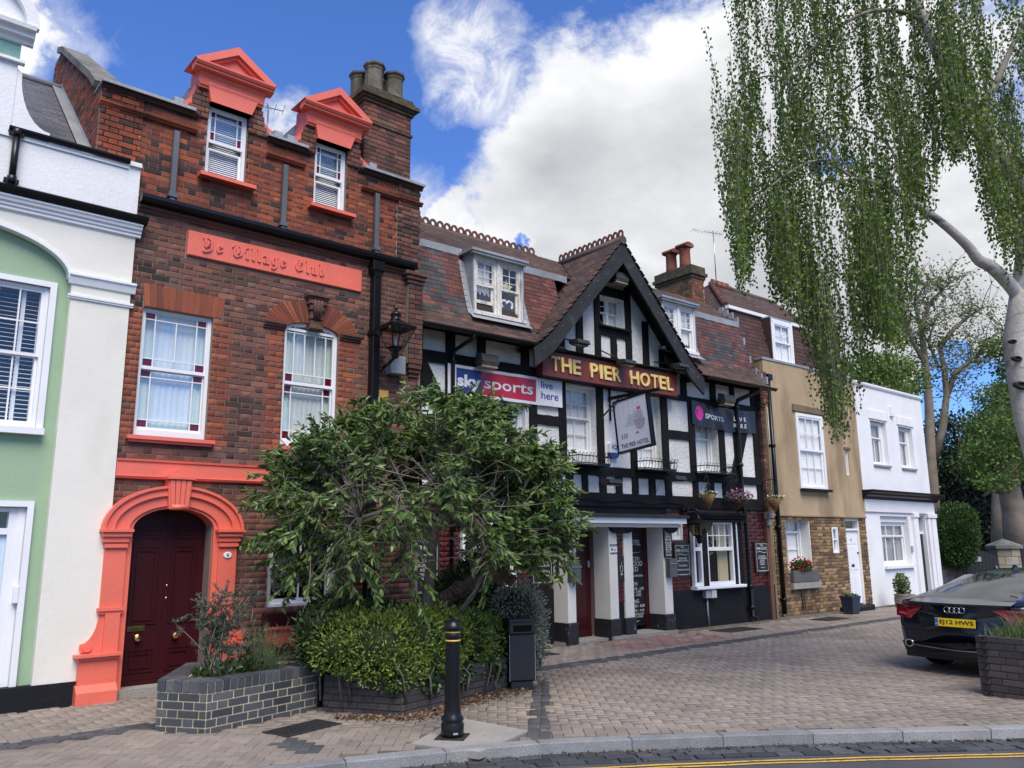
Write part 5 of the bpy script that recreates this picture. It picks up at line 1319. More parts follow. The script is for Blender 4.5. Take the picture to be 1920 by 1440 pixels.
# upright menu board filling the second doorway
b = MB(); b.box(3.45, 4.18, .06, .10, .13, 1.86); mb = b.build('menu_panel', m_board, HT)
b = MB(); b.box(4.18, 4.26, .05, .12, .06, 1.87); b.box(3.46, 4.17, .05, .059, 1.83, 1.835); b.box(4.165, 4.17, .05, .059, .16, 1.83); b.build('door_jamb', m_mar, HT)
def lines(o, cx, rows, v, m=None, jit=None):
    for s, zc, h, w_ in rows: text(s, o, cx-w_/2, cx+w_/2, zc-h/2, zc+h/2, v, m or m_let, 'lettering', .001)
lines(mb, 3.80, [('The', 1.725, .085, .15), ('PIER HOTEL', 1.60, .10, .60), ('01322382291', 1.315, .07, .50), ('FRESH FOOD', 1.225, .085, .66), ('SERVED', 1.125, .085, .42), ('Specials Available', 1.005, .055, .66), ('LUNCH', .865, .07, .34), ('MON - SAT 12.00 - 3.00', .78, .05, .68), ('SAT 12.00 - 3.00', .725, .042, .52), ('SUN 12.00 - 6.00', .67, .05, .52),
    ('EVENING', .555, .065, .40), ('TUES - SAT 5.00 - 8.00', .475, .05, .70), ('SUNDAYS 12.00 - 4.00', .395, .04, .66), ('CHRISTMAS & BOXING DAY', .335, .036, .66), ('RESTAURANT CLOSED', .29, .036, .60)], .058)
def flourish(o, cx, z, w_, v, m=None):
    b = MB(); b.tube([(cx+w_*(i/14-.5), v-.002, z+.014*math.sin(i/14*math.pi*2)*(1-abs(i/7-1)*.4)) for i in range(15)], [.0025+.003*math.sin(math.pi*i/14) for i in range(15)], 4); b.build('flourish', m or m_let, o)
flourish(mb, 3.80, 1.43, .55, .058); flourish(mb, 3.80, .215, .4, .058)
# framed boards
def board(name, label, u0, u1, z0, z1, v, rows, fl=None, group=None, frame=.018):
    t = hthing(name, label, 'sign', (u0+u1)/2, v, z0, group=group)
    w_, h = u1-u0, z1-z0; b = MB(); b.cbox(-w_/2, w_/2, -.035, -.001, 0, h, .008); o = b.build('panel', m_board, t)
    b = MB(); e = .045; b.band([(-w_/2+e, e), (w_/2-e, e), (w_/2-e, h-e), (-w_/2+e, h-e)], [(-w_/2+e+.006, e+.006), (w_/2-e-.006, e+.006), (w_/2-e-.006, h-e-.006), (-w_/2+e+.006, h-e-.006)], -.037, -.0345, closed=True); b.build('border_line', m_let, t)
    for s, fz, fh, fw in rows: text(s, t, -w_*fw/2, w_*fw/2, h*fz-h*fh/2, h*fz+h*fh/2, -.036, m_let, 'lettering', .0008)
    if fl: flourish(t, 0, h*fl, w_*.7, -.036)
    return t
HEAD = [('The', .88, .065, .22), ('PIER HOTEL', .775, .085, .72)]
board('menu_board', 'black board reading terraced beer garden between the porch and the bay window', 4.93, 5.405, .95, 1.585, -.002, HEAD+[('TERRACED\nBEER GARDEN', .51, .12, .66), ('Fine Snacks', .34, .06, .5), ('FAMILIES WELCOME', .21, .045, .74), ('THE PIER HOTEL', .065, .03, .5)], .66)
board('menu_board', 'black notice asking for quiet at the far right end of the hotel wall', 7.50, 7.985, .95, 1.60, -.002, HEAD+[('PLEASE RESPECT\nOUR NEIGHBOURS\nAND KEEP\nNOISE TO A\nMINIMUM', .40, .30, .62), ('Thank you', .17, .045, .3), ('THE PIER HOTEL', .065, .03, .5)], .66)
board('menu_board', 'black board reading riverview restaurant just left of the porch, half hidden by leaves', 1.36, 1.84, .93, 1.60, -.022, HEAD+[('RIVERVIEW\nRESTAURANT', .50, .12, .66), ('Fine Selection of\nBeers & Wines', .28, .14, .66), ('THE PIER HOTEL', .065, .03, .5)], .66)
board('menu_board', 'black notice behind the spreading tree beside the club downpipe', -.92, -.42, .86, 1.75, -.022, HEAD+[('PLEASE RESPECT\nOUR NEIGHBOURS\nAND KEEP\nNOISE TO A\nMINIMUM', .42, .34, .7), ('THE PIER HOTEL', .065, .03, .5)], .66)
DR = [('ANYONE FOUND USING\nOR DEALING IN\nOR UNDER THE\nINFLUENCE OF', .80, .26, .84), ('DRUGS', .60, .07, .8), ('ON THESE PREMISES\nWILL BE BARRED\nAND THE MATTER\nREPORTED TO THE\nPOLICE', .34, .36, .82), ('BY THE OWNERS', .07, .04, .7)]
board('drugs_notice', 'narrow black drugs notice high on the left porch pier', 1.88, 2.07, 1.33, 1.86, -.352, DR)
board('drugs_notice', 'narrow black drugs notice high on the right porch pier', 4.255, 4.465, 1.33, 1.86, -.352, DR)
for nm, u_ in (('left', 1.985), ('right', 4.40)):
    t = hthing('mailbox', 'grey steel box on the %s porch pier under the black notice' % nm, 'mailbox', u_, -.352, .98)
    b = MB(); b.cbox(-.105, .105, -.11, 0, 0, .33, .008); b.build('body', mat('steel_mailbox', (.13,.135,.135), .4, metal=.5), t); b = MB(); b.cbox(-.107, .107, -.125, -.111, .23, .25, .003); b.build('lid', m_metal, t); b = MB(); b.tube([(.0, -.112, .2), (0, -.122, .2)], .012, 8); b.build('lock', m_metal, t)
t = hthing('warning_sign', 'small white and black cctv warning sign on the middle porch pier', 'sign', 2.965, -.352, 1.42)
b = MB(); b.box(-.085, .085, -.006, 0, 0, .16); b.build('plate', m_white, t); b = MB(); b.box(-.085, .085, -.008, -.0065, .12, .16); b.box(-.085, .085, -.008, -.0065, .0, .018); b.build('band', m_board, t); text('WARNING', t, -.07, .07, .128, .152, -.009, m_let); b = MB(); b.cbox(-.06, -.02, -.008, -.0065, .05, .09, .001); b.box(0, .07, -.008, -.0065, .07, .078); b.box(0, .07, -.008, -.0065, .045, .053); b.build('print', mat('sign_blue', (.03,.05,.2), .6), t)
t = hthing('emblem_plaque', 'tall black plaque with a pale wreath emblem on the red glazed brick between the piers', 'plaque', 3.143, -.334, .95)
b = MB(); b.cbox(-.075, .075, -.02, 0, 0, .42, .006); b.build('panel', m_board, t); b = MB(); b.band(arc(0, .21, .038, .06, 0, 360, 16), arc(0, .21, .028, .05, 0, 360, 16), -.024, -.0205); b.box(-.004, .004, -.0235, -.0205, .28, .33); b.box(-.025, .025, -.0235, -.0205, .10, .135); b.build('emblem', m_dim, t)
# bay window with black posts
def ww(b, u0, u1, z0, z1, v, cols, rows, zt, fw=.05):
    w = MB(); w.box(u0, u0+fw, v, v+.08, z0, z1); w.box(u1-fw, u1, v, v+.08, z0, z1); w.box(u0+fw, u1-fw, v, v+.08, z1-fw, z1); w.box(u0+fw, u1-fw, v, v+.08, z0, z0+fw*1.4); w.box(u0+fw, u1-fw, v, v+.08, zt-.04, zt+.03)
    for i in range(1, cols): x = u0+fw+(u1-u0-2*fw)*i/cols; w.box(x-.008, x+.008, v+.02, v+.05, zt+.03, z1-fw)
    for j in range(1, rows): z = zt+.03+(z1-fw-zt-.03)*j/rows; w.box(u0+fw, u1-fw, v+.022, v+.048, z-.008, z+.008)
    o = w.build('window', m_white, HT)
    for i in range(cols):
        for j in range(rows):
            x0, x1 = u0+fw+(u1-u0-2*fw)*i/cols, u0+fw+(u1-u0-2*fw)*(i+1)/cols; a, c = zt+.03+(z1-fw-zt-.03)*j/rows, zt+.03+(z1-fw-zt-.03)*(j+1)/rows
            q = MB(); q.quad((x0, v+.035, a), (x1, v+.035, a), (x1, v+.035, c), (x0, v+.035, c)); q.build('pane', m_glass, o)
    q = MB(); q.quad((u0+fw, v+.036, z0+fw), (u1-fw, v+.036, z0+fw), (u1-fw, v+.036, zt), (u0+fw, v+.036, zt)); q.build('pane', m_glass, o)
    return o
o1 = ww(None, 5.455, 5.715, .76, 1.97, -.08, 1, 2, 1.47); o2 = ww(None, 5.865, 6.72, .76, 2.0, -.08, 4, 2, 1.47)
ro_ = MB(); ro_.add([(5.44,.0,.74),(7.0,.0,.74),(7.0,.0,2.05),(5.44,.0,2.05),(5.44,1.2,.74),(7.0,1.2,.74),(7.0,1.2,2.05),(5.44,1.2,2.05)], [(4,5,6,7),(0,4,7,3),(1,2,6,5),(0,1,5,4),(3,7,6,2)]); ro_.build('room', m_dark_in, o2)
q = MB(); curtain(q, 6.35, 6.66, .82, 1.95, .06, 5, .03); q.build('curtain', mat('beige_curtain', lin(190,180,150), .9, var=.1), o2)
b = MB(); b.box(5.72, 5.86, -.10, .03, .76, 2.02); b.box(6.73, 6.81, -.09, .03, .76, 2.02); b.box(6.85, 7.06, -.05, .03, .71, 2.15); b.build('window_post', m_timber, HT)
b = MB(); b.box(6.812, 6.848, -.10, .03, .76, 2.02); b.build('window_trim', m_white, HT)
b = MB(); b.cbox(5.42, 6.99, -.16, .03, .695, .755, .012); b.build('window_sill', m_white, HT)
b = MB(); moulding(b, 5.42, 7.08, [(.10, 2.03), (.14, 2.05), (.16, 2.10), (.2, 2.12), (.2, 2.17)], 0); b.box(5.42, 7.08, -.14, .03, 1.985, 2.03); b.build('window_hood', m_timber, HT)
sash(HT, 4.93, 5.25, 1.64, 1.97, -.0, None, (1, 1), .95, .035, cur='net')
sash(HT, .02, 1.08, .92, 1.93, -.02, (4, 2), (2, 1), .6, .05, cur=None)
# ---- brick end pier, tan side
b = MB(); b.box(7.965, 8.24, -.10, .35, 4.6, 5.32); b.box(7.965, 8.07, -.075, .2, 2.22, 4.5); ep = b.build('end_pier', m_mortar, HT)
items = [((u, -.058, z), (w_, .1, h), (0, 0, 0), m_brick_br if rng.random() < .8 else m_brick_mix) for u, z, w_, h in lay(7.955, 8.08, 2.24, 4.50, course=.0745, L=.224, seed=2)]
items += [((u, -.075, z), (w_, .1, h), (0, 0, 0), m_brick_br if rng.random() < .6 else m_brick_up) for u, z, w_, h in lay(7.95, 8.25, 4.62, 5.32, course=.0745, L=.224, seed=2)]
items += [((7.99, v, z), (w_, .1, h), (0, 0, -math.pi/2), m_brick_br) for v, z, w_, h in lay(-.05, 1.0, 5.0, 5.95, course=.0745, L=.224, seed=2) if z < 5.35+.9*(v+.1)]
pieces('brick', items, ep, FH)
b = MB(); b.prism([(-.05, 4.9), (-.05, 5.30), (1.0, 6.2), (1.0, 4.9)], 8.0, 8.24, 'x'); b.build('party_wall', m_mortar, HT)
for k, (z_, e) in enumerate(((4.42, 0), (4.49, .02), (4.56, .03))):
    b = MB(); b.cbox(7.95-e, 8.10+e, -.12-e, .0, z_, z_+.068, .008); b.build('corbel_course', m_stone_d, HT)
b = MB()
for k in range(9): v0 = -.35+k*.13; z_ = prof_z(v0)+.05; b.box(7.90, 7.955, v0, v0+.125, z_, z_+.16)
b.build('step_flashing', m_lead, HT)
b = MB(); b.cbox(7.93, 8.12, -.17, -.03, 2.08, 2.2, .02); b.cbox(7.95, 8.10, -.13, -.03, 1.93, 2.08, .02); b.build('stone_corbel', m_conc, HT)
b = MB(); b.box(-.98, 7.9, .62, 4.0, 0, 5.2); b.build('house_body', m_dark_in, HT)
# chimney on the party wall
cu0, cu1, cv0, cv1 = 8.02, 8.50, 1.62, 2.75
b = MB(); b.box(cu0+.008, cu1-.008, cv0+.008, cv1, 6.2, 8.22); ch = b.build('chimney', m_mort_y, HT)
m_ch = mat('brick_chimney', [(.15,.085,.045),(.12,.07,.04),(.19,.095,.045),(.08,.055,.04)], .92, var=.25, fine=.2, piece=.25)
items = [((u, cv0+.048, z), (w_, .1, h), (0, 0, 0), m_brick_or if rng.random() < .6 else m_ch) for u, z, w_, h in lay(cu0, cu1, 6.6, 8.05, course=.0745, L=.224, seed=21)]
items += [((cu0+.048, v, z), (w_, .1, h), (0, 0, -math.pi/2), m_ch) for v, z, w_, h in lay(cv0, cv1, 6.6, 8.05, course=.0745, L=.224, seed=22)]
pieces('brick', items, ch, FH)
b = MB()
for d, z0_, z1_ in ((.03, 7.98, 8.06), (.07, 8.06, 8.14), (.03, 8.14, 8.30)): b.box(cu0-d, cu1+d, cv0-d, cv1+d, z0_, z1_-.001)
b.add([(cu0-.02,cv0-.02,8.30),(cu1+.02,cv0-.02,8.30),(cu1+.02,cv1+.02,8.30),(cu0-.02,cv1+.02,8.30),(cu0+.12,cv0+.2,8.38),(cu1-.12,cv0+.2,8.38),(cu1-.12,cv1-.2,8.38),(cu0+.12,cv1-.2,8.38)], [(0,1,5,4),(1,2,6,5),(2,3,7,6),(3,0,4,7),(4,5,6,7)])
b.build('chimney_cap', MATS['lichened_brick'], ch)
m_pot2 = mat('terracotta_pot', (.20,.065,.04), .85, var=.35, vs=4, fine=.2, dirt=.5, dcol=(.05,.03,.025), dthr=.5)
for v_, hh in ((1.98, .62), (2.42, .58)):
    q = MB(); q.lathe([(.16, 0), (.14, .1), (.135, hh-.14), (.15, hh-.12)], (8.26, v_, 8.34), 14)
    o = q.build('chimney_pot', m_pot2, ch); q = MB(); n_ = 8; pr = [(8.26+.17*math.cos(math.pi*i/n_), 8.34+hh-.05+.09*math.sin(math.pi*i/n_)) for i in range(n_+1)]; q.prism(pr+[(8.26-.13, 8.34+hh-.09), (8.26+.13, 8.34+hh-.09)], v_-.17, v_+.17); q.build('pot_hood', m_pot2, ch)
# ---- fascia sign with raised letters
m_signred = mat('oxblood_sign', (.20,.036,.026), .5, var=.1, fine=.06); m_gold = mat('gold_letter', lin(240,212,130), .45, var=.05)
t = hthing('hotel_fascia_sign', 'long oxblood board with raised gold letters reading The Pier Hotel under the gable', 'sign', 0, -.03, 0)
b = MB(); b.cbox(1.555, 5.075, -.17, 0, 4.405, 4.86, .01); b.build('board', m_signred, t)
b = MB(); b.box(1.54, 5.09, -.19, 0, 4.385, 4.404); b.add([(1.50,-.25,4.885),(5.13,-.25,4.885),(5.13,-.25,4.91),(1.50,-.25,4.91),(1.5,.03,4.90),(5.13,.03,4.90),(5.13,.03,4.99),(1.5,.03,4.99)], [(0,1,2,3),(3,2,6,7),(0,4,5,1),(1,5,6,2),(0,3,7,4)]); b.box(1.53, 5.10, -.20, 0, 4.861, 4.884); b.build('canopy', m_timber, t)
SP = {'T':.84,'H':1.0,'E':.78,'P':.80,'I':.36,'R':.88,'O':1.12,'L':.74}
def raised(word, x0, x1, z0, z1):
    gap = .16; tot = sum(SP[c] for c in word)+gap*(len(word)-1); k = (x1-x0)/tot; x = x0
    for c in word:
        w_ = SP[c]*k; i0 = .26 if c == 'I' else 0
        text(c, t, x+w_*i0*.3, x+w_*(1-i0*.3), z0, z1, -.165, m_gold, 'letter', .032, off=.02); x += w_+gap*k
raised('THE', 1.735, 2.43, 4.513, 4.775); raised('PIER', 2.67, 3.45, 4.508, 4.77); raised('HOTEL', 3.70, 4.915, 4.505, 4.765)
# ================================================================ tan house
FT = Frame(16.0, 10.2, -1.3)
TN = thing('tan_house', 'tan rendered house over yellow brick with a dark tile-hung top storey and white door', 'house', tuple(FT.o), FT.a)
m_tan = mat('tan_render', lin(168,147,117), .88, var=.1, vs=1.3, fine=.08, bump=.004, bs=14, dirt=.65, dcol=(.17,.125,.075), dscale=(1.6,1.6,.5), dthr=.49)
m_hung = mat('hung_tile_maroon', [(.062,.028,.024),(.05,.025,.023),(.075,.033,.026)], .85, var=.2, fine=.2, bump=.002, piece=.2)
W = (1.235, 2.385, 2.80, 4.58); SL = (3.36, 3.53, 3.20, 3.82); NI = (.53, 1.545, .96, 2.11); S2 = (2.44, 2.70, 1.31, 1.92); DR_ = (3.09, 3.775, -.03, 2.115)
b = MB(); wallbox(b, .08, 4.07, 2.165, 5.72, [W, SL], 0, .3); b.build('upper_wall', m_tan, TN)
b = MB(); b.box(.06, 4.08, -.02, .2, 5.721, 5.775); b.build('parapet_coping', m_lead, TN)
b = MB(); wallbox(b, .08, 4.07, -.03, 2.15, [NI, S2, DR_], .035, .3); gw2 = b.build('lower_wall', m_mort_y, TN)
m_stock2 = m = mat('stock_brick_worn', [(.23,.145,.07),(.19,.115,.06),(.15,.088,.048),(.27,.18,.095),(.11,.065,.042)], .92, var=.22, fine=.22, fs=70, bump=.004, piece=.25)
items = [((u, .055+rng.gauss(0,.0012), z), (w_, .1, h), (0,0,0), m_stock2) for u, z, w_, h in lay(.08, 4.065, 0, 2.15, [hole(*NI), hole(*S2), hole(*DR_)], course=.0745, L=.224, seed=31)]
pieces('brick', items, gw2, FT)
sash(TN, *W, -.03, (3, 2), (3, 2), .5, .07, .02, cur='nets', sill=(.03, .10, .06, m_plinth))
sash(TN, *SL, .03, None, (1, 1), .95, .025, cur='net')
sash(TN, *S2, .0, (1, 1), (1, 1), .5, .035, cur='net')
b = MB(); b.prism([(1.13, 4.62), (1.15, 4.78), (2.5, 4.75), (2.52, 4.62)][::-1], -.045, 0); b.build('lintel', mat('stained_lintel', (.17,.125,.08), .9, var=.3, fine=.2, bump=.005, bs=25), TN)
b = MB(); b.box(3.3, 3.6, -.03, 0, 3.85, 3.9); b.build('slit_lintel', MATS['stained_lintel'], TN)
b = MB(); moulding(b, .08, 4.07, [(0, 2.150), (.03, 2.155), (.035, 2.19)], 0); b.build('drip_edge', m_tan, TN)
b = MB(); b.box(1.525, 1.544, .036, .36, .96, 2.11); b.build('niche_lining', m_render_w, TN)
sash(TN, .54, 1.52, .96, 2.11, .26, (2, 1), (2, 2), .72, .05, .018, cur='nets')
b = MB(); b.box(.50, 1.60, -.02, .25, .90, .959); b.build('window_sill', m_conc, TN)
b = MB(); b.cbox(.55, 1.585, -.10, .034, .70, .955, .006); b.build('window_box', mat('old_lead_trough', (.09,.09,.088), .7, var=.2, fine=.15), TN)
b = MB(); b.cbox(.55, 1.66, -.09, .034, .55, .695, .008); b.build('trough_shelf', m_conc, TN)
b = MB(); b.box(3.13, 3.74, .10, .14, .10, 1.84); dd = b.build('front_door', m_white, TN)
b = MB()
for x0, x1 in ((3.2, 3.40), (3.47, 3.67)):
    for z0_, z1_ in ((.2, .75), (.9, 1.45), (1.52, 1.74)): b.box(x0, x1, .092, .10, z0_, z1_)
b.build('door_panel', m_white, dd)
b = MB(); b.box(3.36, 3.50, .088, .099, .97, 1.03); b.build('letter_plate', m_iron, dd); b = MB(); b.tube([(3.69, .10, 1.3), (3.69, .06, 1.3)], .02, 8); b.build('door_knob', m_iron, dd); b = MB(); b.cbox(3.40, 3.46, .088, .099, 1.60, 1.64, .002); b.build('number', m_brass, dd)
b = MB(); b.box(3.09, 3.129, .05, .2, .06, 2.115); b.box(3.741, 3.775, .05, .2, .06, 2.115); b.box(3.13, 3.74, .051, .2, 1.845, 1.89); b.box(3.13, 3.74, .051, .2, 2.08, 2.115); fo = b.build('door_frame', m_white, TN)
b = MB(); b.quad((3.13,.12,1.89),(3.74,.12,1.89),(3.74,.12,2.08),(3.13,.12,2.08)); b.build('pane', m_glass, fo); b = MB(); b.box(3.1, 3.77, .21, .25, 0, 2.1); b.build('dark_hall', m_dark_in, fo)
b = MB(); b.box(3.05, 3.85, -.15, .1, -.03, .07); b.build('doorstep', m_plinth, TN)
pipe(TN, .17, -.06, .05, 5.22, .045, brackets=(3.72, 1.9, .35)); b = MB(); b.cbox(.09, .26, -.13, -.001, 5.22, 5.36, .01); b.build('hopper', m_gloss_black, TN)
b = MB(); b.tube([(.12, -.02, 2.2), (.12, -.02, 4.6)], .012, 6); b.build('cable', m_galv, TN)
# tile-hung mansard
U0, U1 = -.30, 4.05; V0, V1, Z0, Z1 = .34, .62, 5.70, 7.02
b = MB(); b.add([(U0,V0,Z0),(U1,V0,Z0),(U1,V1,Z1),(U0+.12,V1,Z1),(U0,3.0,Z0),(U0+.12,3.0,Z1),(U1,3.0,Z0),(U1,3.0,Z1)], [(0,1,2,3),(4,0,3,5),(1,6,7,2),(3,2,7,5)]); mr = b.build('mansard', m_under, TN)
a = math.atan2(Z1-Z0, V1-V0); LL = math.hypot(Z1-Z0, V1-V0); items = []; k = 0
while k*.105 < LL-.04:
    t = (k*.105+.05)/LL; v, z = V0+(V1-V0)*t, Z0+(Z1-Z0)*t; uo = U0+.12*t
    u = uo-(.085 if k % 2 else 0)
    while u < U1:
        uc = u+.085
        if uc > uo and not (1.02 < uc < 1.92 and z < 6.93): items.append(((uc, v-.012, z), (.165, .15, .012), (a-.07, 0, 0), m_hung))
        u += .17
    v2 = V0+.5*t
    while v2 < 2.6: items.append(((uo-.012, v2+.085, z), (.165, .15, .012), (math.pi/2-.16, 0, -math.pi/2), m_hung)); v2 += .17
    k += 1
pieces('hung_tile', items, mr, FT, kind='paver')
sash(TN, 1.08, 1.84, 5.84, 6.86, .30, (2, 2), (2, 1), .5, .05, .016, cur='nets')
b = MB(); b.box(1.03, 1.079, .31, .36, 5.84, 6.9); b.box(1.841, 1.90, .29, .36, 5.84, 6.9); b.box(1.03, 1.90, .30, .6, 6.861, 6.93); b.box(1.0, 1.92, .24, .4, 5.79, 5.839); b.build('window_surround', m_white, TN)
for q in ((1.005, 1.029), (1.905, 1.93)): b = MB(); b.box(*q, .325, .62, 5.84, 6.95); b.build('window_cheek', m_hung, TN)
b = MB(); b.box(1.0, 1.93, .325, .64, 6.951, 6.985); b.build('window_top', m_lead, TN)
b = MB(); b.box(U0-.02, U1, V1-.09, V1+.02, Z1-.02, Z1+.06); b.box(U0+.02, U0+.10, V1, 3, Z1-.02, Z1+.055); b.build('gutter', m_white, TN)
RZ, RV = 8.25, 2.1; b = MB(); b.add([(U0,.64,Z1+.03),(U1,.64,Z1+.03),(U1,RV,RZ),(1.15,RV,RZ),(U0,3.6,Z1+.03),(U1,3.6,Z1+.03)], [(0,1,2,3),(4,0,3),(4,3,2,5)]); rf2 = b.build('roof', m_under, TN)
a = math.atan2(RZ-Z1, RV-.64); LL = math.hypot(RZ-Z1, RV-.64); items = []; k = 0
while k*.10 < LL-.03:
    t = (k*.10+.05)/LL; v, z = .64+(RV-.64)*t, Z1+.05+(RZ-Z1-.02)*t; hu = U0+(1.15-U0)*t; u = hu+.04
    while u < U1: items.append(((u+.08, v, z), (.16, .15, .012), (a-.07, 0, 0), m_tile_br)); u += .165
    k += 1
items += []
for k in range(14):
    t = (k+.5)/14; us = U0+(1.15-U0)*t; z = Z1+.05+(RZ-Z1-.02)*t; v = .7+(RV-.64)*t; v2 = 3.6-(3.6-RV)*t; aa = math.atan2(RZ-Z1, 1.15-U0)
    while v < v2: items.append(((us, v+.08, z), (.16, .15, .012), (aa-.07, 0, -math.pi/2), m_tile_br)); v += .165
pieces('roof_tile', items, rf2, FT, kind='paver')
for k in range(11):
    p, q = Vector((U0, .64, Z1+.08)), Vector((1.15, RV, RZ+.05)); s0, s1 = p+(q-p)*(k/11), p+(q-p)*((k+1.1)/11); b = MB(); b.tube([s0, s1], [.085, .07], 8); b.build('hip_tile', MATS['clay_tile_red'], rf2)
crest_ = MB()
for k in range(4): b = MB(); b.tube([(1.15+k*.2, RV, RZ+.05), (1.15+k*.2+.19, RV, RZ+.05)], .09, 8); b.box(1.17+k*.2, 1.32+k*.2, RV-.012, RV+.012, RZ+.1, RZ+.19); b.build('ridge_tile', m_pot2, rf2)
b = MB(); b.tube([(1.95, RV, RZ+.04), (U1, RV, RZ+.02)], .08, 8); b.build('ridge', m_ridge, rf2)
b = MB(); b.box(.1, 4.05, .5, 4, 0, 5.6); b.build('house_body', m_dark_in, TN)

# ================================================================ white house at the end
FW = Frame(20.0, 10.1, 1.1)
WH = thing('white_house', 'flat-topped white rendered house with a black cornice at the end of the row', 'house', tuple(FW.o), FW.a)
A1 = (.80, 1.38, 3.55, 4.70); A2 = (2.45, 2.99, 3.55, 4.68); GB = (.885, 2.22, .95, 2.07)
b = MB(); wallbox(b, .06, 4.13, 2.86, 5.68, [(A1[0], A1[1]+.32, A1[2], A1[3]+.02), (A2[0], A2[1]+.32, A2[2], A2[3]+.02)], 0, .35); b.box(4.0, 4.13, .35, 5, 0, 5.68); b.build('upper_wall', m_render_w, WH)
b = MB(); moulding(b, .04, 4.15, [(0, 5.60), (.03, 5.61), (.05, 5.65), (.05, 5.70)], 0); b.build('parapet_moulding', m_render_w, WH)
for A in (A1, A2):
    sash(WH, A[0]+.06, A[1]+.21, A[2], A[3], .10, (1, 1), (2, 1), .62, .05, .03, cur='dim')
    b = MB(); b.box(A[0]-.03, A[1]+.35, -.05, .3, A[2]-.05, A[2]-.001); b.build('sill', m_conc, WH)
    b = MB()
    for j, (d0, d1) in enumerate(((-.08, .28), (.30, .64), (.66, .98))): b.cbox(A[0]+d0, A[0]+d1, -.03, -.0, A[3]+.06, A[3]+.30+.0*j, .006)
    b.build('lintel_blocks', m_render_w, WH)
    b = MB(); b.box(A[1]+.211, A[1]+.319, .11, .33, A[2], A[3]+.02); b.box(A[0], A[0]+.059, .11, .33, A[2], A[3]+.02); b.build('window_reveal', m_render_w, WH)
b = MB(); b.cbox(2.0, 2.17, -.07, 0, 4.93, 5.19, .01); b.build('vent_box', m_white, WH)
b = MB(); moulding(b, .0, 4.42, [(0, 2.63), (.05, 2.64), (.08, 2.70), (.16, 2.73), (.18, 2.78), (.26, 2.80), (.28, 2.86)], 0); b.build('cornice', m_gloss_black, WH)
b = MB(); wallbox(b, .06, 4.13, -.03, 2.63, [(GB[0], GB[1]+.30, GB[2], 2.22), (3.03, 3.60, -.03, 2.27)], .02, .3); b.box(.06, 4.2, -.03, .02, 2.32, 2.629); b.build('lower_wall', m_render_w, WH)
w = sash(WH, GB[0], GB[1]+.29, GB[2], GB[3], .15, (3, 1), (3, 1), .66, .06, .04, cur='dim', pane_m=m_glass)
b = MB(); b.box(GB[0], GB[1]+.3, .1, .25, 2.071, 2.219); b.build('window_surround', m_render_w, WH)
b = MB(); b.box(.88, 2.56, -.06, .2, .88, .949); b.build('window_sill', m_render_w, WH)
for x0, x1 in ((2.72, 3.02), (3.62, 3.84), (3.88, 4.2)):
    b = MB(); b.cbox(x0+.02, x1-.02, -.06, .02, -.03, 2.2, .01); b.cbox(x0, x1, -.09, .02, 2.2, 2.315, .01); b.build('pilaster', m_render_w, WH)
b = MB(); b.box(3.04, 3.59, .12, .16, .05, 1.76); d2 = b.build('front_door', m_gloss_black, WH); b = MB(); b.box(3.03, 3.60, .10, .19, 1.761, 1.82); b.box(3.03, 3.60, .10, .19, 2.22, 2.27); f2 = b.build('door_frame', m_white, WH)
b = MB(); b.quad((3.04,.14,1.82),(3.59,.14,1.82),(3.59,.14,2.22),(3.04,.14,2.22)); b.build('pane', m_glass, f2); b = MB(); b.box(3.0, 3.65, .2, .25, 0, 2.3); b.build('dark_hall', m_dark_in, f2)
b = MB(); b.cbox(2.52, 2.60, -.02, .019, 1.28, 1.44, .003); b.build('entry_phone', m_galv, WH)
b = MB(); b.box(.1, 4.0, .6, 5, 0, 5.5); b.build('house_body', m_dark_in, WH)

# ================================================================ garden wall, gate and pillar beyond
m_ashlar = mat('grey_stone_block', [(.24,.22,.17),(.28,.26,.21),(.20,.18,.14),(.25,.21,.15)], .9, var=.25, vs=4, fine=.25, bump=.01, bs=20, piece=.18, dirt=.4, dcol=(.09,.085,.065), dthr=.52)
def stone_wall(name, label, p, q, z1, cat, thick=.35, row=.2, cap=None):
    p, q = Vector(p), Vector(q); d = q-p; ang = math.atan2(d.y, d.x); F_ = Frame(p.x, p.y, math.degrees(ang)); t = thing(name, label, cat, (p.x, p.y, 0), ang); L_ = d.length
    b = MB(); b.box(.01, L_-.01, .012, thick, -.05, z1-.01); mo = b.build('core', m_mortar, t)
    items = [((u, .05+rng.uniform(-.012, .012), z), (w_, .11, h), (0,0,0), m_ashlar) for u, z, w_, h in lay(0, L_, 0, z1, course=row, L=.42, joint=.016, bond='stretcher', seed=int(L_*10))]
    items += [((.045, v, z), (w_, .11, h), (0,0,-math.pi/2), m_ashlar) for v, z, w_, h in lay(0, thick, 0, z1, course=row, L=.42, joint=.016, bond='stretcher', seed=2)]
    pieces('stone', items, t, F_)
    if cap == 'slab': b = MB(); b.cbox(-.03, L_+.03, -.05, thick+.05, z1, z1+.07, .01); b.build('coping', m_conc, t)
    if cap == 'pyramid':
        b = MB(); h = z1+.10; b.box(-.07, L_+.07, -.07, thick+.07, z1, h); c = ((L_)/2, thick/2)
        b.add([(-.07,-.07,h+.001),(L_+.07,-.07,h+.001),(L_+.07,thick+.07,h+.001),(-.07,thick+.07,h+.001),(c[0],c[1],h+.22)], [(0,1,4),(1,2,4),(2,3,4),(3,0,4)]); b.build('cap', MATS['old_stone'], t)
    return t
stone_wall('garden_wall', 'low stone wall with slab top under the clipped bush', (27.1, 12.0), (28.12, 11.14), .90, 'wall', cap='slab')
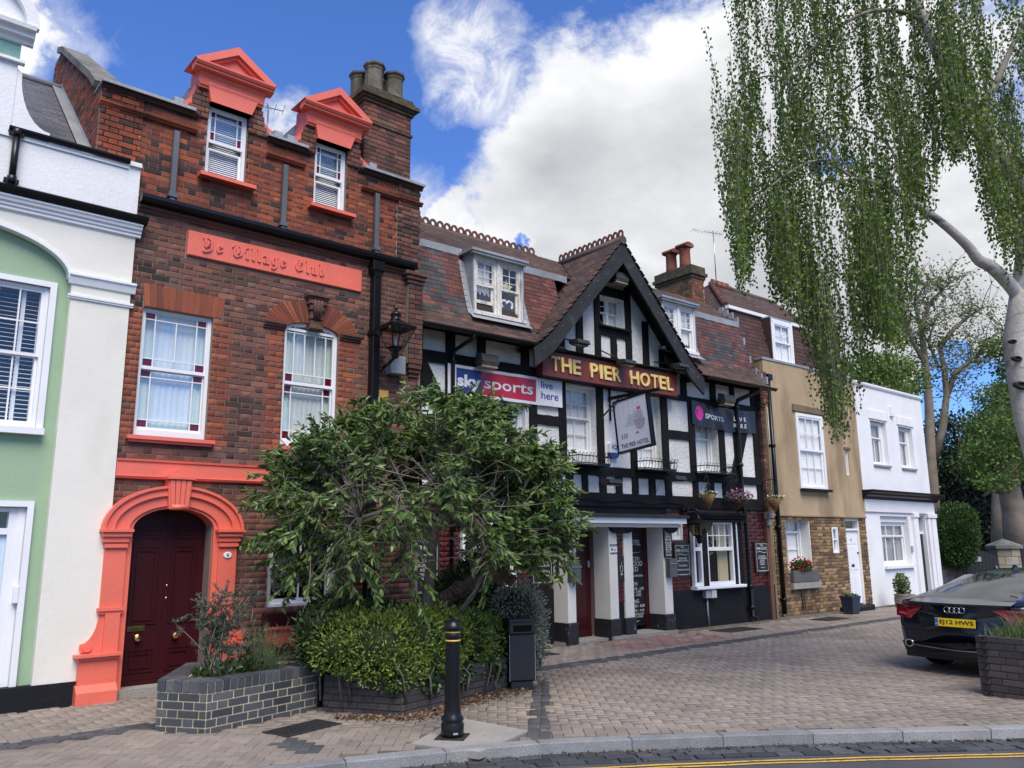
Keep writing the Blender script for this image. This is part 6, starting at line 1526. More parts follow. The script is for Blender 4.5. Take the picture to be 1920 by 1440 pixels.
stone_wall('gate_pillar', 'square stone gate pillar with pyramid cap beside the black gate', (28.98, 10.34), (29.50, 9.86), 1.30, 'pillar', .55, .26, 'pyramid')
g0, g1 = Vector((28.14, 11.12)), Vector((28.96, 10.36)); dg = g1-g0; ga = math.atan2(dg.y, dg.x); gl_ = dg.length
m_gate = mat('black_gate_paint', (.010,.011,.012), .6, var=.2, fine=.15)
t = thing('garden_gate', 'black boarded arched garden gate with a small pale plate', 'gate', (g0.x, g0.y, 0), ga)
n_ = 9
for i in range(n_):
    x0, x1 = .03+(gl_-.06)*i/n_, .03+(gl_-.06)*(i+1)/n_; s_ = lambda x: 1.02+.22*math.sin(math.pi*min(1, max(0, x/gl_)))**.8
    b = MB(); b.prism([(x0+.004, .05), (x1-.004, .05), (x1-.004, s_(x1)), (x0+.004, s_(x0))], 0, .03); b.build('board', m_gate, t)
b = MB(); b.box(.03, gl_-.03, .031, .06, .25, .35); b.box(.03, gl_-.03, .031, .06, .85, .95); b.box(0, .03, -.02, .08, 0, 1.1); b.build('rail', m_gate, t)
b = MB(); b.cbox(.36, .60, -.02, -.001, .90, 1.05, .004); pl_ = b.build('name_plate', m_galv, t)
b = MB(); b.box(gl_-.10, gl_-.03, -.03, -.001, .55, .72); b.box(gl_-.12, gl_-.04, -.035, -.001, .72, .76); b.build('latch', m_metal, t)
t = thing('board_fence', 'tall black boarded fence right of the stone pillar', 'fence', (29.55, 9.86, 0), R(-45))
for i in range(22): b = MB(); b.box(i*.15, i*.15+.145, 0, .025, 0, 1.32); b.build('board', m_gate, t)
b = MB(); b.box(0, 3.3, .026, .06, .3, .4); b.box(0, 3.3, .026, .06, 1.0, 1.1); b.build('rail', m_gate, t)

# ================================================================ things fixed to the fronts
# banners
def banner(name, label, F_, u0, u1, z0, z1, v, sag, cols, ripple):
    """cols: (u fraction from, to, material); rippled sheet"""
    t = thing(name, label, 'banner', tuple(F_.w(0, 0, 0)), F_.a)
    nx, nz = 60, 10
    def P(i, j): 
        fu, fz = i/nx, j/nz; u = u0+(u1-u0)*fu; z = z0+(z1-z0)*fz+sag[0]*(1-2*fu)*.5
        return (u, v-ripple*(.5+.5*math.sin(fu*23+fz*3.5)*math.sin(fu*9-fz*2+1))*(.35+abs(math.sin(math.pi*fu)))-.004, z-sag[1]*math.sin(math.pi*fu)*(1 if j > 5 else .8))
    ms = []; b = MB()
    for i in range(nx):
        for j in range(nz):
            fu, fz = (i+.5)/nx, (j+.5)/nz; m_i = 0
            for k, c in enumerate(cols):
                if c[0] <= fu < c[1] and c[2] <= fz < c[3]: m_i = k
            b.add([P(i, j), P(i+1, j), P(i+1, j+1), P(i, j+1)], [(0,1,2,3)], m_i, True)
    sheet_ = b.build('sheet', [c[4] for c in cols], t)
    return t, P
def drape(o, P, u0, u1, z0, z1, nx=60, nz=10, off=.004):
    """lay flat lettering onto the rippled sheet"""
    for vtx in o.data.vertices:
        fu = min(max((vtx.co.x-u0)/(u1-u0), 0), 1); fz = min(max((vtx.co.z-z0)/(z1-z0), 0), 1)
        p = P(fu*nx, fz*nz); vtx.co = (vtx.co.x, p[1]-off-(.0008 if vtx.co.y < -.5 else 0), p[2])
m_vinyl = mat('white_vinyl', lin(225,226,230), .35, var=.05); m_vblue = mat('navy_vinyl', lin(38,62,128), .35, var=.08); m_vred = mat('crimson_vinyl', lin(190,30,60), .35, var=.08); m_vblk = mat('black_vinyl', (.010,.010,.015), .28, var=.1)
m_blue_l = mat('blue_lettering', lin(35,50,140), .5); m_pink = mat('magenta_print', lin(222,50,160), .4); m_blk_l = mat('black_lettering', (.012,.012,.012), .5)
u0, u1, z0, z1 = -.30, 2.115, 3.92, 4.40
t, P = banner('sky_banner', 'white blue and red banner reading sky sports live here under the eaves', FH, u0, u1, z0, z1, -.055, (0, .01), [(0,1,0,1,m_vinyl),(.06,.275,.13,.86,m_vblue),(.275,.755,.13,.86,m_vred)], .022)
for s, a_, c_, d_, e_, m_, of in (('sky', .0, .24, 4.0, 4.26, m_vinyl, .04), ('sports', .40, 1.44, 4.02, 4.24, m_vinyl, .012), ('live', 1.62, 1.90, 4.22, 4.345, m_blue_l, .006), ('here', 1.62, 2.02, 4.03, 4.165, m_blue_l, .006)):
    if s == 'sky': a_, c_ = -.12, .335
    o = text(s, t, a_, c_, d_, e_, 0, m_, 'lettering', 1.0, off=of); drape(o, P, u0, u1, z0, z1)
t2 = t
u0, u1, z0, z1 = 5.645, 7.79, 3.92, 4.41
t, P = banner('black_banner', 'black vinyl banner reading TNT sports live here tied over the right hand window', FH, u0, u1, z0, z1, -.055, (.04, .06), [(0,1,0,1,m_vblk)], .03)
b = MB(); b.prism([(5.87+.135*math.cos(R(k*20))*(1-.1*abs(math.sin(R(k*20)))), 4.175+.155*math.sin(R(k*20))) for k in range(18)], .0, -1); o = b.build('emblem', m_pink, t); drape(o, P, u0, u1, z0, z1, off=.003)
for s, a_, c_, d_, e_, m_, of in (('TNT', 5.76, 5.98, 4.13, 4.22, m_blk_l, .03), ('SPORTS', 6.05, 6.62, 4.10, 4.21, m_vinyl, .02), ('L I V E', 6.98, 7.42, 4.17, 4.26, m_vinyl, .02), ('H E R E', 6.98, 7.42, 4.02, 4.11, m_vinyl, .02)):
    o = text(s, t, a_, c_, d_, e_, 0, m_, 'lettering', 1.0, off=of); drape(o, P, u0, u1, z0, z1, off=.0065)
# hanging sign at right angles to the wall
t = thing('hanging_sign', 'framed white hanging pub sign with a pale ship picture swinging below the fascia', 'sign', tuple(FH.w(3.32, -.24, 3.16)), FH.a-R(90))
tilt = R(-7)
def rt(x, z): return (x*math.cos(tilt)-z*math.sin(tilt), x*math.sin(tilt)+z*math.cos(tilt))
b = MB(); b.box(0, .84, -.03, .03, 0, .97); b.band([(0,0),(.84,0),(.84,.97),(0,.97)], [(.035,.035),(.805,.035),(.805,.935),(.035,.935)], -.045, .045, closed=True); o = b.build('frame', m_gloss_black, t)
m_face = mat('sign_face', lin(214,218,230), .4, var=.03)
b = MB(); b.box(.036, .804, -.034, .034, .036, .934); f_ = b.build('sign_face', m_face, t)
text('THE PIER HOTEL', f_, .10, .76, .075, .155, -.036, m_blk_l, 'lettering', .001, off=.01)
m_p1 = mat('pale_grey_print', lin(165,165,180), .6, var=.3, vs=20); m_p2 = mat('red_print', lin(205,60,85), .6); m_p3 = mat('pale_print', lin(190,180,195), .6, var=.2, vs=20)
b = MB()
hull = [(.48,.42),(.52,.36),(.60,.335),(.68,.36),(.72,.44),(.73,.52),(.46,.52)]; b.prism(hull, -.0365, -.0345)
for k in range(6): b.box(.24+k*.02, .70-k*.01, -.036, -.0345, .45+k*.035, .462+k*.035)
for k in range(5): b.box(.12+k*.12, .124+k*.12, -.0355, -.0345, .6, .92)
b.build('ship_print', m_p1, f_); b = MB()
for k in range(5): b.box(.50, .71-.01*k, -.037, -.0345, .535+k*.032, .553+k*.032)
b.build('deck_print', m_p3, f_); b = MB(); b.prism([(.56,.70),(.64,.70),(.65,.76),(.60,.73),(.57,.77)], -.0372, -.0345); b.box(.46,.56,-.036,-.0345,.28,.287); b.prism([(.48,.29),(.54,.29),(.52,.33)], -.036, -.0345); b.build('red_print', m_p2, f_)
b = MB()
for x in (.14, .20, .25): b.box(x, x+.022, -.036, -.0345, .24, .31+x*.1)
b.build('post_print', mat('brown_print', lin(90,85,80), .6), f_)
t.rotation_euler = (0, R(-6), FH.a-R(90)); t.rotation_mode = 'ZYX'; t.rotation_mode = 'XYZ'
b = hthing('sign_bracket', 'black iron bracket projecting under the fascia that carries the hanging sign', 'bracket', 3.32, -.02, 4.15)
q = MB(); q.bar((0, 0, .06), (0, -1.22, .05), .05, .06); q.bar((-.0, -.3, .06), (-.25, 0, -.35), .02, .03) ; q.tube([(0, -.02, -.35), (0, -.02, .3)], .02, 8); q.tube([(0, -.02, .28), (0, -.9, .09)], .015, 6); q.build('arm', m_gloss_black, b)
q = MB(); q.tube([(0, -.32, .03), (0, -.32, -.06)], .012, 6); q.tube([(0, -1.0, .03), (0, -1.0, -.05)], .012, 6); q.build('hanger', m_gloss_black, b)
# window guards
def guard(label, u0, u1, z0, z1, pr=.28):
    t = hthing('window_guard', label, 'window guard', (u0+u1)/2, -.036, z0, group='black iron window guards'); w_ = (u1-u0)/2; h = z1-z0
    b = MB()
    for z in (0.02, h*.72): b.bar((-w_, -pr, z), (w_, -pr, z), .014, .018); b.bar((-w_, 0, z), (-w_, -pr, z), .014, .018); b.bar((w_, 0, z), (w_, -pr, z), .014, .018)
    b.box(-w_, w_, -pr, 0, -.02, .005)
    b.build('rail', m_gloss_black, t); b = MB(); n = int(w_*2/.085)
    for i in range(n+1):
        x = -w_+2*w_*i/n; b.tube([(x, -pr+.02, .02), (x, -pr-.015, h*.4), (x, -pr-.012, h*.72), (x, -pr-.03, h*.95), (x+.012, -pr-.05, h), (x+.02, -pr-.04, h*.9)], .006, 4)
    for x in (-w_, w_):
        for j in range(3): y = -pr*(j+.5)/3; b.tube([(x, y, .02), (x, y, h*.72), (x, y-.01, h), (x, y-.03, h*.92)], .006, 4)
    b.build('bars', m_gloss_black, t, kind='stuff')
guard('black iron guard below the window left of the hanging sign', 2.22, 3.0, 2.94, 3.14); guard('black iron guard below the window behind the hanging sign', 3.92, 4.78, 2.93, 3.14); guard('black iron guard below the window under the black banner', 5.67, 6.62, 2.95, 3.14)
# floodlights
def flood(label, u, v, z, arm_from, big=False, up=False):
    t = hthing('floodlight', label, 'floodlight', u, v, z, group='floodlights on the hotel front'); b = MB(); w_, h, d = (.17, .20, .15) if big else (.15, .09, .13)
    if big: b.prism([(-.02, h), (-d, h*.8), (-d*1.3, .03), (-d*.9, -.03), (.02, .0)], -w_, w_, 'x')
    else: b.prism([(.08, .04), (-d, .02), (-d-.03, -.05), (.0, -.08), (.08, -.03)], -w_, w_, 'x')
    o = b.build('housing', mat('dusty_black_metal', (.03,.03,.032), .6, var=.3, fine=.2), t)
    b = MB(); 
    if big: b.add([(-w_*.95,-d*1.31,.025),(w_*.95,-d*1.31,.025),(w_*.95,-d*.7,-.065),(-w_*.95,-d*.7,-.065)], [(0,1,2,3)]); b.box(-w_*.9, w_*.9, -d*1.1, .0, -.06, -.03)
    else: b.box(-w_*.9, w_*.9, -d*.9, .0, -.085, -.075)
    b.build('lens', mat('lamp_glass_dusty', (.25,.22,.16), .4, var=.3, vs=9), t)
    b = MB(); a_ = Vector(arm_from)-Vector((u, v, z)); b.tube([(0, .05, .02), tuple(a_)], .012, 6); b.build('arm', m_gloss_black, t)
flood('big weathered floodlight above the sky banner', .33, -.17, 4.42, (.33, 0, 4.5), True)
flood('big floodlight above the black banner on the right', 6.5, -.2, 4.42, (6.5, 0, 4.5), True)
flood('pale-lensed floodlight tucked under the gable apex', 3.40, -.22, 6.42, (3.40, 0, 6.5), True)
flood('slim floodlight on an arm above the left end of the fascia sign', 2.25, -.36, 5.06, (1.9, -.03, 5.2)); flood('slim floodlight hanging over the middle of the fascia sign', 3.42, -.36, 4.86, (3.15, -.03, 5.1)); flood('slim floodlight above the right end of the fascia sign', 4.98, -.33, 5.0, (4.6, -.03, 5.08))
flood('slim floodlight on a long arm over the white porch', 2.88, -.40, 2.66, (2.45, -.04, 2.88)); flood('slim floodlight below the guard behind the hanging sign', 4.70, -.34, 2.80, (4.75, -.04, 2.90))
t = hthing('alarm_box', 'white and blue burglar alarm box right of the first guard', 'alarm box', 3.36, -.013, 3.11)
b = MB(); b.prism([(-.13,.10),(.13,.10),(.13,.26),(.10,.29),(-.10,.29),(-.13,.26)], -.07, 0); b.build('cover', m_white, t); b = MB(); b.prism([(-.13,.099),(.13,.099),(.10,.03),(.05,0),(-.05,0),(-.10,.03)][::-1], -.07, 0); b.build('base', m_vblue, t); text('IQ', t, -.07, .07, .15, .24, -.071, m_blue_l, off=.02)
t = hthing('meter_box', 'grey meter box with cables on the black wall below the bay window', 'meter box', 5.88, -.021, .53)
b = MB(); b.cbox(-.155, .0, -.09, 0, 0, .145, .006); b.build('box', m_galv, t); b = MB(); b.cbox(.001, .155, -.11, 0, -.005, .15, .01); b.build('cover', mat('pale_plastic', lin(190,190,185), .5), t); b = MB(); b.tube([(-.05, -.02, 0), (-.06, -.02, -.2), (-.03, -.02, -.55)], .008, 6); b.tube([(-.03, -.02, 0), (-.035, -.02, -.25), (-.01, -.02, -.55)], .008, 6); b.build('cable', m_galv, t)
b = hthing('wall_cable', 'loose black cables strung along the bottom timber beam above the porch', 'cable', 0, 0, 0)
q = MB(); q.tube([(2.4+i*.22, -.07-.01*math.sin(i), 2.36+.025*math.sin(i*1.3)-.01*i*.3) for i in range(14)], .008, 5); q.tube([(3.3+.01*i, -.06, 2.95-.1*i) for i in range(6)], .005, 4); q.tube([(4.62-.03*i, -.06, 2.78-.05*i) for i in range(6)], .005, 4); q.tube([(3.25, -.06, 4.18), (3.30, -.09, 4.0), (3.36, -.08, 3.96), (3.38, -.06, 4.05)], .007, 5); q.build('strand', m_gloss_black, b)
# lanterns
def lantern(name, label, F_, u, v, z0, w_, h, fin, glass_m, bracket):
    t = thing(name, label, 'lantern', tuple(F_.w(u, v, z0)), F_.a+R(45)*0)
    wb, wt = w_*.42, w_
    fr = MB()
    B_ = [(-wb/2,-wb/2),(wb/2,-wb/2),(wb/2,wb/2),(-wb/2,wb/2)]; T_ = [(-wt/2,-wt/2),(wt/2,-wt/2),(wt/2,wt/2),(-wt/2,wt/2)]
    hb = h*.50
    for i in range(4):
        j = (i+1) % 4; fr.bar((*B_[i], 0), (*T_[i], hb), .018, .018); fr.bar((*B_[i], 0), (*B_[j], 0), .02, .02); fr.bar((*T_[i], hb), (*T_[j], hb), .03, .03)
    fr.build('frame', m_gloss_black, t)
    g = MB()
    for i in range(4): j = (i+1) % 4; g.quad((*B_[i], .005), (*B_[j], .005), (*T_[j], hb-.01), (*T_[i], hb-.01))
    g.build('glass', glass_m, t)
    rf = MB(); e = wt/2+.02; r2 = wt*.16
    rf.add([(-e,-e,hb+.01),(e,-e,hb+.01),(e,e,hb+.01),(-e,e,hb+.01),(-r2,-r2,hb+h*.2),(r2,-r2,hb+h*.2),(r2,r2,hb+h*.2),(-r2,r2,hb+h*.2)], [(0,1,5,4),(1,2,6,5),(2,3,7,6),(3,0,4,7),(4,5,6,7)])
    rf.build('roof', m_gloss_black, t)
    q = MB(); s = wt/.42
    if fin: q.lathe([(.075*s, 0), (.085*s, .01), (.07*s, .03), (.075*s, .08), (.085*s, .09), (.06*s, .12), (.03*s, .14), (.012*s, .15), (.03*s, .17), (.035*s, .185), (.02*s, .20), (.01*s, .26), (.002, .30)], (0, 0, hb+h*.2-.005), 14)
    else: q.lathe([(.05*s, 0), (.055*s, .02), (.02*s, .05), (.012*s, .09)], (0, 0, hb+h*.2-.005), 12)
    q.build('finial', m_gloss_black, t)
    q = MB(); q.lathe([(wb*.5, -.005), (wb*.55, -.03), (wb*.3, -.06), (wb*.32, -.12), (wb*.2, -.15)], (0, 0, 0), 14); q.build('base', m_gloss_black, t)
    q = MB(); q.lathe([(.02, 0), (.028, .05), (.028, hb*.55), (.015, hb*.6)], (0, 0, .0), 10); q.build('lamp', mat('lamp_tube', (.45,.45,.47), .3), t)
    br = MB()
    for a_, c_ in zip(bracket[:-1], bracket[1:]): br.tube([a_, c_], .022, 8)
    br.box(bracket[-1][0]-.04, bracket[-1][0]+.04, bracket[-1][1]-.02, bracket[-1][1]+.02, bracket[-1][2]-.12, bracket[-1][2]+.12); br.build('bracket', m_gloss_black, t)
    return t
m_lglass = glass('lantern_glass', (.88,.88,.88), .8, .04); m_amber = glass('amber_lantern_glass', (.45,.45,.30), .6, .03)
lantern('street_lantern', 'large black four-sided lantern with finial on the club wall', FC, 5.76, -.47, 4.28, .40, .56, True, m_lglass, [(0, 0, -.12), (-.02, .10, -.19), (-.02, .28, -.24), (-.04, .45, -.30)])
lantern('porch_lantern', 'smaller black lantern with dull glass on the hotel wall right of the porch', FH, 5.27, -.38, 1.72, .36, .44, False, m_amber, [(0, 0, .42), (0, .0, .48), (0, .2, .50), (0, .36, .46)])
# aerials
def aerial(label, p, hgt, yaw, n=9, length=.9):
    t = thing('tv_aerial', label, 'aerial', p); m_al = m_metal
    b = MB(); b.tube([(0,0,0),(0,0,hgt)], .014, 6); b.build('mast', m_al, t)
    b = MB(); c, s_ = math.cos(yaw), math.sin(yaw); b.tube([(-c*length*.3, -s_*length*.3, hgt-.05), (c*length*.7, s_*length*.7, hgt-.02)], .008, 5); b.build('boom', m_al, t)
    b = MB()
    for i in range(n): f = -.3+i/(n-1); x, y = c*length*f, s_*length*f; w_ = .16-.006*i; b.tube([(x-s_*w_, y+c*w_, hgt-.035), (x+s_*w_, y-c*w_, hgt-.035)], .005, 4)
    b.build('elements', m_al, t, kind='stuff')
aerial('thin television aerial on the roof behind the tan house chimney', tuple(FT.w(1.25, 2.0, 8.2)), 1.55, R(160)); aerial('television aerial seen between the two coral dormers', tuple(FC.w(4.75, 1.9, 6.9)), 1.75, R(165), 7, .8)
# hanging baskets
m_coir = mat('coir_cone', (.20,.115,.05), .95, var=.25, vs=20, fine=.3, bump=.004, bs=60)
def leafblob(n, cx, cy, cz, rx, ry, rz, size, up=.3, sq=.5):
    b = MB()
    for _ in range(n):
        t, p = rng.uniform(0, 2*math.pi), math.acos(rng.uniform(-.6, 1)); r_ = rng.uniform(.6, 1.05)
        c = Vector((cx+rx*r_*math.sin(p)*math.cos(t), cy+ry*r_*math.sin(p)*math.sin(t), cz+rz*r_*math.cos(p)))
        a = Vector((rng.gauss(0,1), rng.gauss(0,1), rng.gauss(0,1)+up)).normalized(); e = a.orthogonal().normalized(); e = Matrix.Rotation(rng.uniform(0, 6.3), 3, a) @ e; f = a.cross(e); s = size*rng.uniform(.7, 1.3)
        b.add([tuple(c-e*s), tuple(c-f*s*sq), tuple(c+e*s), tuple(c+f*s*sq)], [(0,1,2,3)])
    return b
m_leaf_g = mat('leaf_green', [(.06,.115,.025),(.045,.09,.02),(.09,.15,.035)], .6, var=.2, vs=4, fine=.1, trans=.3, piece=.25)
m_petal_w = mat('petal_white', (.7,.7,.66), .7, var=.1); m_petal_p = mat('petal_pink', [(.45,.07,.22),(.35,.06,.30),(.5,.2,.35)], .7, piece=.2); m_petal_r = mat('petal_red', [(.4,.012,.012),(.3,.01,.015)], .7, piece=.2)
def basket(label, F_, u, v, z, kind):
    t = thing('hanging_basket', label, 'hanging basket', tuple(F_.w(u, v, z)), F_.a, group='hanging baskets on the hotel front')
    b = MB()
    if kind == 'bowl': b.lathe([(.06, 0), (.15, .06), (.19, .16)], (0, 0, 0), 12)
    else: b.lathe([(.005, -.09), (.09, .06), (.17, .21)], (0, 0, 0), 12)
    b.build('cone', m_coir if kind != 'bowl' else mat('brown_basket', (.08,.03,.02), .9), t)
    if kind == 'bowl': leafblob(260, 0, 0, .20, .34, .26, .14, .03).build('foliage', mat('leaf_bluish', [(.05,.09,.06),(.08,.12,.1),(.04,.07,.03)], .6, trans=.2, piece=.3), t, kind='stuff'); leafblob(110, 0, -.02, .24, .32, .26, .15, .028).build('flowers', m_petal_p, t, kind='stuff')
    else: leafblob(130, 0, 0, .22, .22, .2, .07, .022).build('foliage', m_leaf_g, t, kind='stuff'); leafblob(70, 0, 0, .24, .06, .06, .2, .03, 1, .25).build('spiky_leaves', m_leaf_g, t, kind='stuff'); leafblob(45, 0, -.02, .25, .2, .18, .04, .022).build('flowers', m_petal_w, t, kind='stuff')
    b = MB(); b.tube([(0, 0, .62), (0, .2, .60), (0, abs(v)-.04, .45)], .01, 6)
    for k in range(3): a_ = k*2.09; b.tube([(.16*math.cos(a_), .16*math.sin(a_), .21), (0, 0, .62)], .004, 4)
    b.build('chain', m_gloss_black, t)
basket('brown cone basket with white flowers and a green tuft left of the pink basket', FH, 5.63, -.35, 2.30, 'cone'); basket('bowl basket crowded with pink and purple flowers by the downpipe', FH, 6.63, -.35, 2.28, 'bowl'); basket('cone basket with white flowers at the boundary with the tan house', FH, 7.86, -.35, 2.28, 'cone')
# ================================================================ vegetation
nr = np.random.default_rng(11)
def unit(v): return v/np.maximum(np.linalg.norm(v, axis=-1, keepdims=True), 1e-9)
def leaf_mesh(name, pos, tip, L, W, m, parent, fold=.25, kind='stuff', side=None, shape='leaf'):
    """pos (n,3) leaf bases, tip (n,3) directions, L/W arrays or numbers"""
    pos = np.asarray(pos, float); tip = unit(np.asarray(tip, float)); n = len(pos)
    rnd = unit(nr.normal(size=(n, 3)) if side is None else side); s = unit(np.cross(tip, rnd)); up = np.cross(s, tip)
    L = np.broadcast_to(L, (n,))[:, None]; W = np.broadcast_to(W, (n,))[:, None]
    if shape == 'leaf':
        T = [(0,0,0),(.35,.5,fold),(.75,.36,fold*.8),(1,0,-.15),(.75,-.36,fold*.8),(.35,-.5,fold)]; Fc = [(0,1,2,3),(0,3,4,5)]
    elif shape == 'quad':
        T = [(0,0,0),(.45,.5,0),(1,0,0),(.45,-.5,0)]; Fc = [(0,1,2,3)]
    else: T = [(0,.5,0),(0,-.5,0),(.55,-.3,.0),(.55,.3,.0),(1,0,-.3)]; Fc = [(0,1,2,3),(3,2,4,4)]
    if shape == 'blade': T = [(0,.5,0),(0,-.5,0),(.5,-.35,.0),(.5,.35,.0),(1,-.04,-.35),(1,.04,-.35)]; Fc = [(0,1,2,3),(3,2,4,5)]
    V = np.empty((n, len(T), 3))
    for k, (a, b_, c) in enumerate(T): V[:, k] = pos+tip*L*a+s*W*b_+up*(W if shape != 'blade' else L)*c
    nv = len(T); F = (np.array(Fc)[None]+(np.arange(n)*nv)[:, None, None]).reshape(-1, 4)
    me = bpy.data.meshes.new(name); me.vertices.add(n*nv); me.vertices.foreach_set('co', V.reshape(-1))
    me.loops.add(F.size); me.loops.foreach_set('vertex_index', F.reshape(-1).astype(np.int32)); me.polygons.add(len(F)); me.polygons.foreach_set('loop_start', np.arange(len(F), dtype=np.int32)*4)
    me.materials.append(m); me.update(calc_edges=True)
    return link(name, me, parent, kind=kind)
def bez(p, q, r_, n=8):
    p, q, r_ = Vector(p), Vector(q), Vector(r_); return [p*(1-t)**2+q*2*t*(1-t)+r_*t*t for t in [i/n for i in range(n+1)]]
CR = Vector((.766, -.643, 0)); CF = Vector((.643, .766, 0))     # across and away from the street corner
# ---------------------------------------------------------------- spreading willow-leaved tree
m_bark_c = mat('grey_brown_bark', (.13,.115,.09), .9, var=.35, vs=14, fine=.35, fs=60, bump=.008, bs=50)
m_bark_o = mat('rugged_old_bark', (.085,.06,.042), .95, var=.4, vs=16, fine=.4, bump=.05, bs=28)
m_lf_c = mat('willow_leaf', [(.07,.13,.03),(.10,.17,.038),(.05,.092,.026),(.13,.21,.05),(.17,.25,.06)], .38, var=.25, vs=2.5, fine=.1, trans=.22, piece=.25, stops=[0,.3,.55,.78,.93])
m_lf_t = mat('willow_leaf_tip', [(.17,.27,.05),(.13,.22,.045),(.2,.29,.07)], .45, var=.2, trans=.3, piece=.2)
m_lf_r = mat('willow_leaf_dying', [(.25,.07,.03),(.22,.13,.04)], .6, trans=.2, piece=.2)
TC = Vector((5.27, 7.72, 0)); TZ = 2.0
ct = thing('spreading_tree', 'low spreading tree with long drooping dark leaves and bare twisting branches in the dark planter', 'tree', tuple(TC))
W_ = lambda a, f, z: CR*a+CF*f+Vector((0, 0, z))
def ctube(name, pts, r0, r1, m=m_bark_c, n=8, kn=.0):
    b = MB(); k = len(pts); rr = [(r0+(r1-r0)*i/(k-1))*(1+kn*math.sin(i*2.3)) for i in range(k)]; b.tube(pts, rr, n); return b.build(name, m, ct)
trunk = [W_(.02,0,.20), W_(.05,-.05,.80), W_(.16,-.12,1.0), W_(.33,-.2,1.12), W_(.52,-.3,1.20), W_(.74,-.38,1.27), W_(.86,-.42,1.25), W_(.93,-.44,1.20)]
ctube('trunk', [p+Vector((rng.uniform(-.012,.012), 0, rng.uniform(-.012,.012))) for a_, c_ in zip(trunk[:-1], trunk[1:]) for p in (a_, a_.lerp(c_, .35), a_.lerp(c_, .7))]+[trunk[-1]], .105, .06, m_bark_o, 14, .16)
ctube('trunk', [W_(-.05,-.1,.25), W_(-.04,-.12,.9), W_(.0,-.1,1.35), W_(.03,-.05,1.75), W_(.25,.0,2.1), W_(.3,.1,2.5)], .075, .035)
ctube('branch', [W_(.70,-.38,1.27), W_(.72,-.45,1.40), W_(.60,-.5,1.62), W_(.42,-.55,1.78), W_(.25,-.6,1.92), W_(.10,-.62,1.98), W_(-.12,-.62,1.99), W_(-.35,-.6,1.98), W_(-.7,-.6,1.88), W_(-1.05,-.55,1.78), W_(-1.4,-.45,1.68)], .06, .018)
ctube('branch', [W_(.10,-.62,1.98), W_(.11,-.62,2.2), W_(.14,-.6,2.42), W_(.22,-.6,2.62), W_(.4,-.55,2.75)], .034, .012)
ctube('branch', [W_(.06,-.05,.7), W_(.30,-.3,.85), W_(.48,-.45,1.05), W_(.62,-.5,1.35), W_(.85,-.5,1.7), W_(1.0,-.5,2.1), W_(1.2,-.5,2.5)], .03, .012)
ctube('branch', [W_(.52,-.3,1.2), W_(.45,-.35,1.5), W_(.5,-.35,1.9), W_(.35,-.4,2.3), W_(.1,-.45,2.7)], .04, .015)
def cap_r(z):      # crown radius across at height z
    t = (z-1.95)/1.45; return 1.9*math.sqrt(max(.03, 1-t*t)) if t > 0 else 1.9*(1-.35*(t*t))
P_, T_, tipP, tipT, redP, redT = [], [], [], [], [], []
limb_n = 0; twigs = MB()
starts = [W_(.03,-.05,1.75), W_(.25,0,2.1), W_(.10,-.62,1.98), W_(.5,-.35,1.9), W_(-.12,-.62,1.99), W_(.7,-.4,1.35), W_(-.7,-.6,1.88), W_(.3,.1,2.5)]
for i in range(135):
    th = 2*math.pi*(i*.618 % 1)+rng.uniform(-.2, .2); el = rng.choice([rng.uniform(.45, 1.25), rng.uniform(-.05, .7), rng.uniform(-.6, .1)])
    a, f = math.cos(th)*math.cos(el), math.sin(th)*math.cos(el)
    end = W_(a*1.88, f*1.35, TZ+math.sin(el)*1.22-.12*abs(a))
    if a > .1: end -= CR*.38*a
    s = min(starts, key=lambda q: (q-end).length+rng.uniform(0, .5)); mid = (s+end)/2+Vector((rng.uniform(-.15,.15), rng.uniform(-.15,.15), rng.uniform(.1,.4)))
    limb = bez(s, mid, end, 9); limb[-1].z -= .03
    r0 = rng.uniform(.014, .026)
    if i < 26: ctube('branch', limb, r0, .005, n=6)
    else: twigs.tube(limb, [r0*.8*(1-j/11) for j in range(10)], 5)
    for j in range(13):
        t = .38+.62*j/12; k = min(int(t*9), 8); p = limb[k].lerp(limb[k+1], t*9-k)
        d = Vector((rng.gauss(0,1), rng.gauss(0,1), rng.gauss(-.05,.45))).normalized(); out = (end-s).normalized(); d = (d*.9+out*.9+Vector((0,0,.1))).normalized()
        ln = rng.uniform(.22, .46); e = p+d*ln+Vector((0,0,-.10*ln)); tw = bez(p, p+d*ln*.5+Vector((0,0,.05)), e, 4); twigs.tube(tw, [.006,.005,.004,.003,.002], 4)
        q = e; rel = q; aa = rel.dot(CR); ff = rel.dot(CF)
        bare = (ff < -.25 and -1.2 < aa < .75 and 1.15 < rel.z < 2.65)
        nl = 20 if not bare else rng.choice([2, 6, 10])
        for l in range(nl):
            t2 = .15+.85*l/max(nl, 1); kk = min(int(t2*4), 3); c = tw[kk].lerp(tw[kk+1], t2*4-kk)
            dd = (d*.6+Vector((rng.gauss(0,.55), rng.gauss(0,.55), -.55+rng.gauss(0,.35)))).normalized()
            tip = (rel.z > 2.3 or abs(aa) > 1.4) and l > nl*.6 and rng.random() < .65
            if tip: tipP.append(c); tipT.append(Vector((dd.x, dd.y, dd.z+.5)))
            elif rng.random() < .008: redP.append(c); redT.append(dd)
            else: P_.append(c); T_.append(dd)
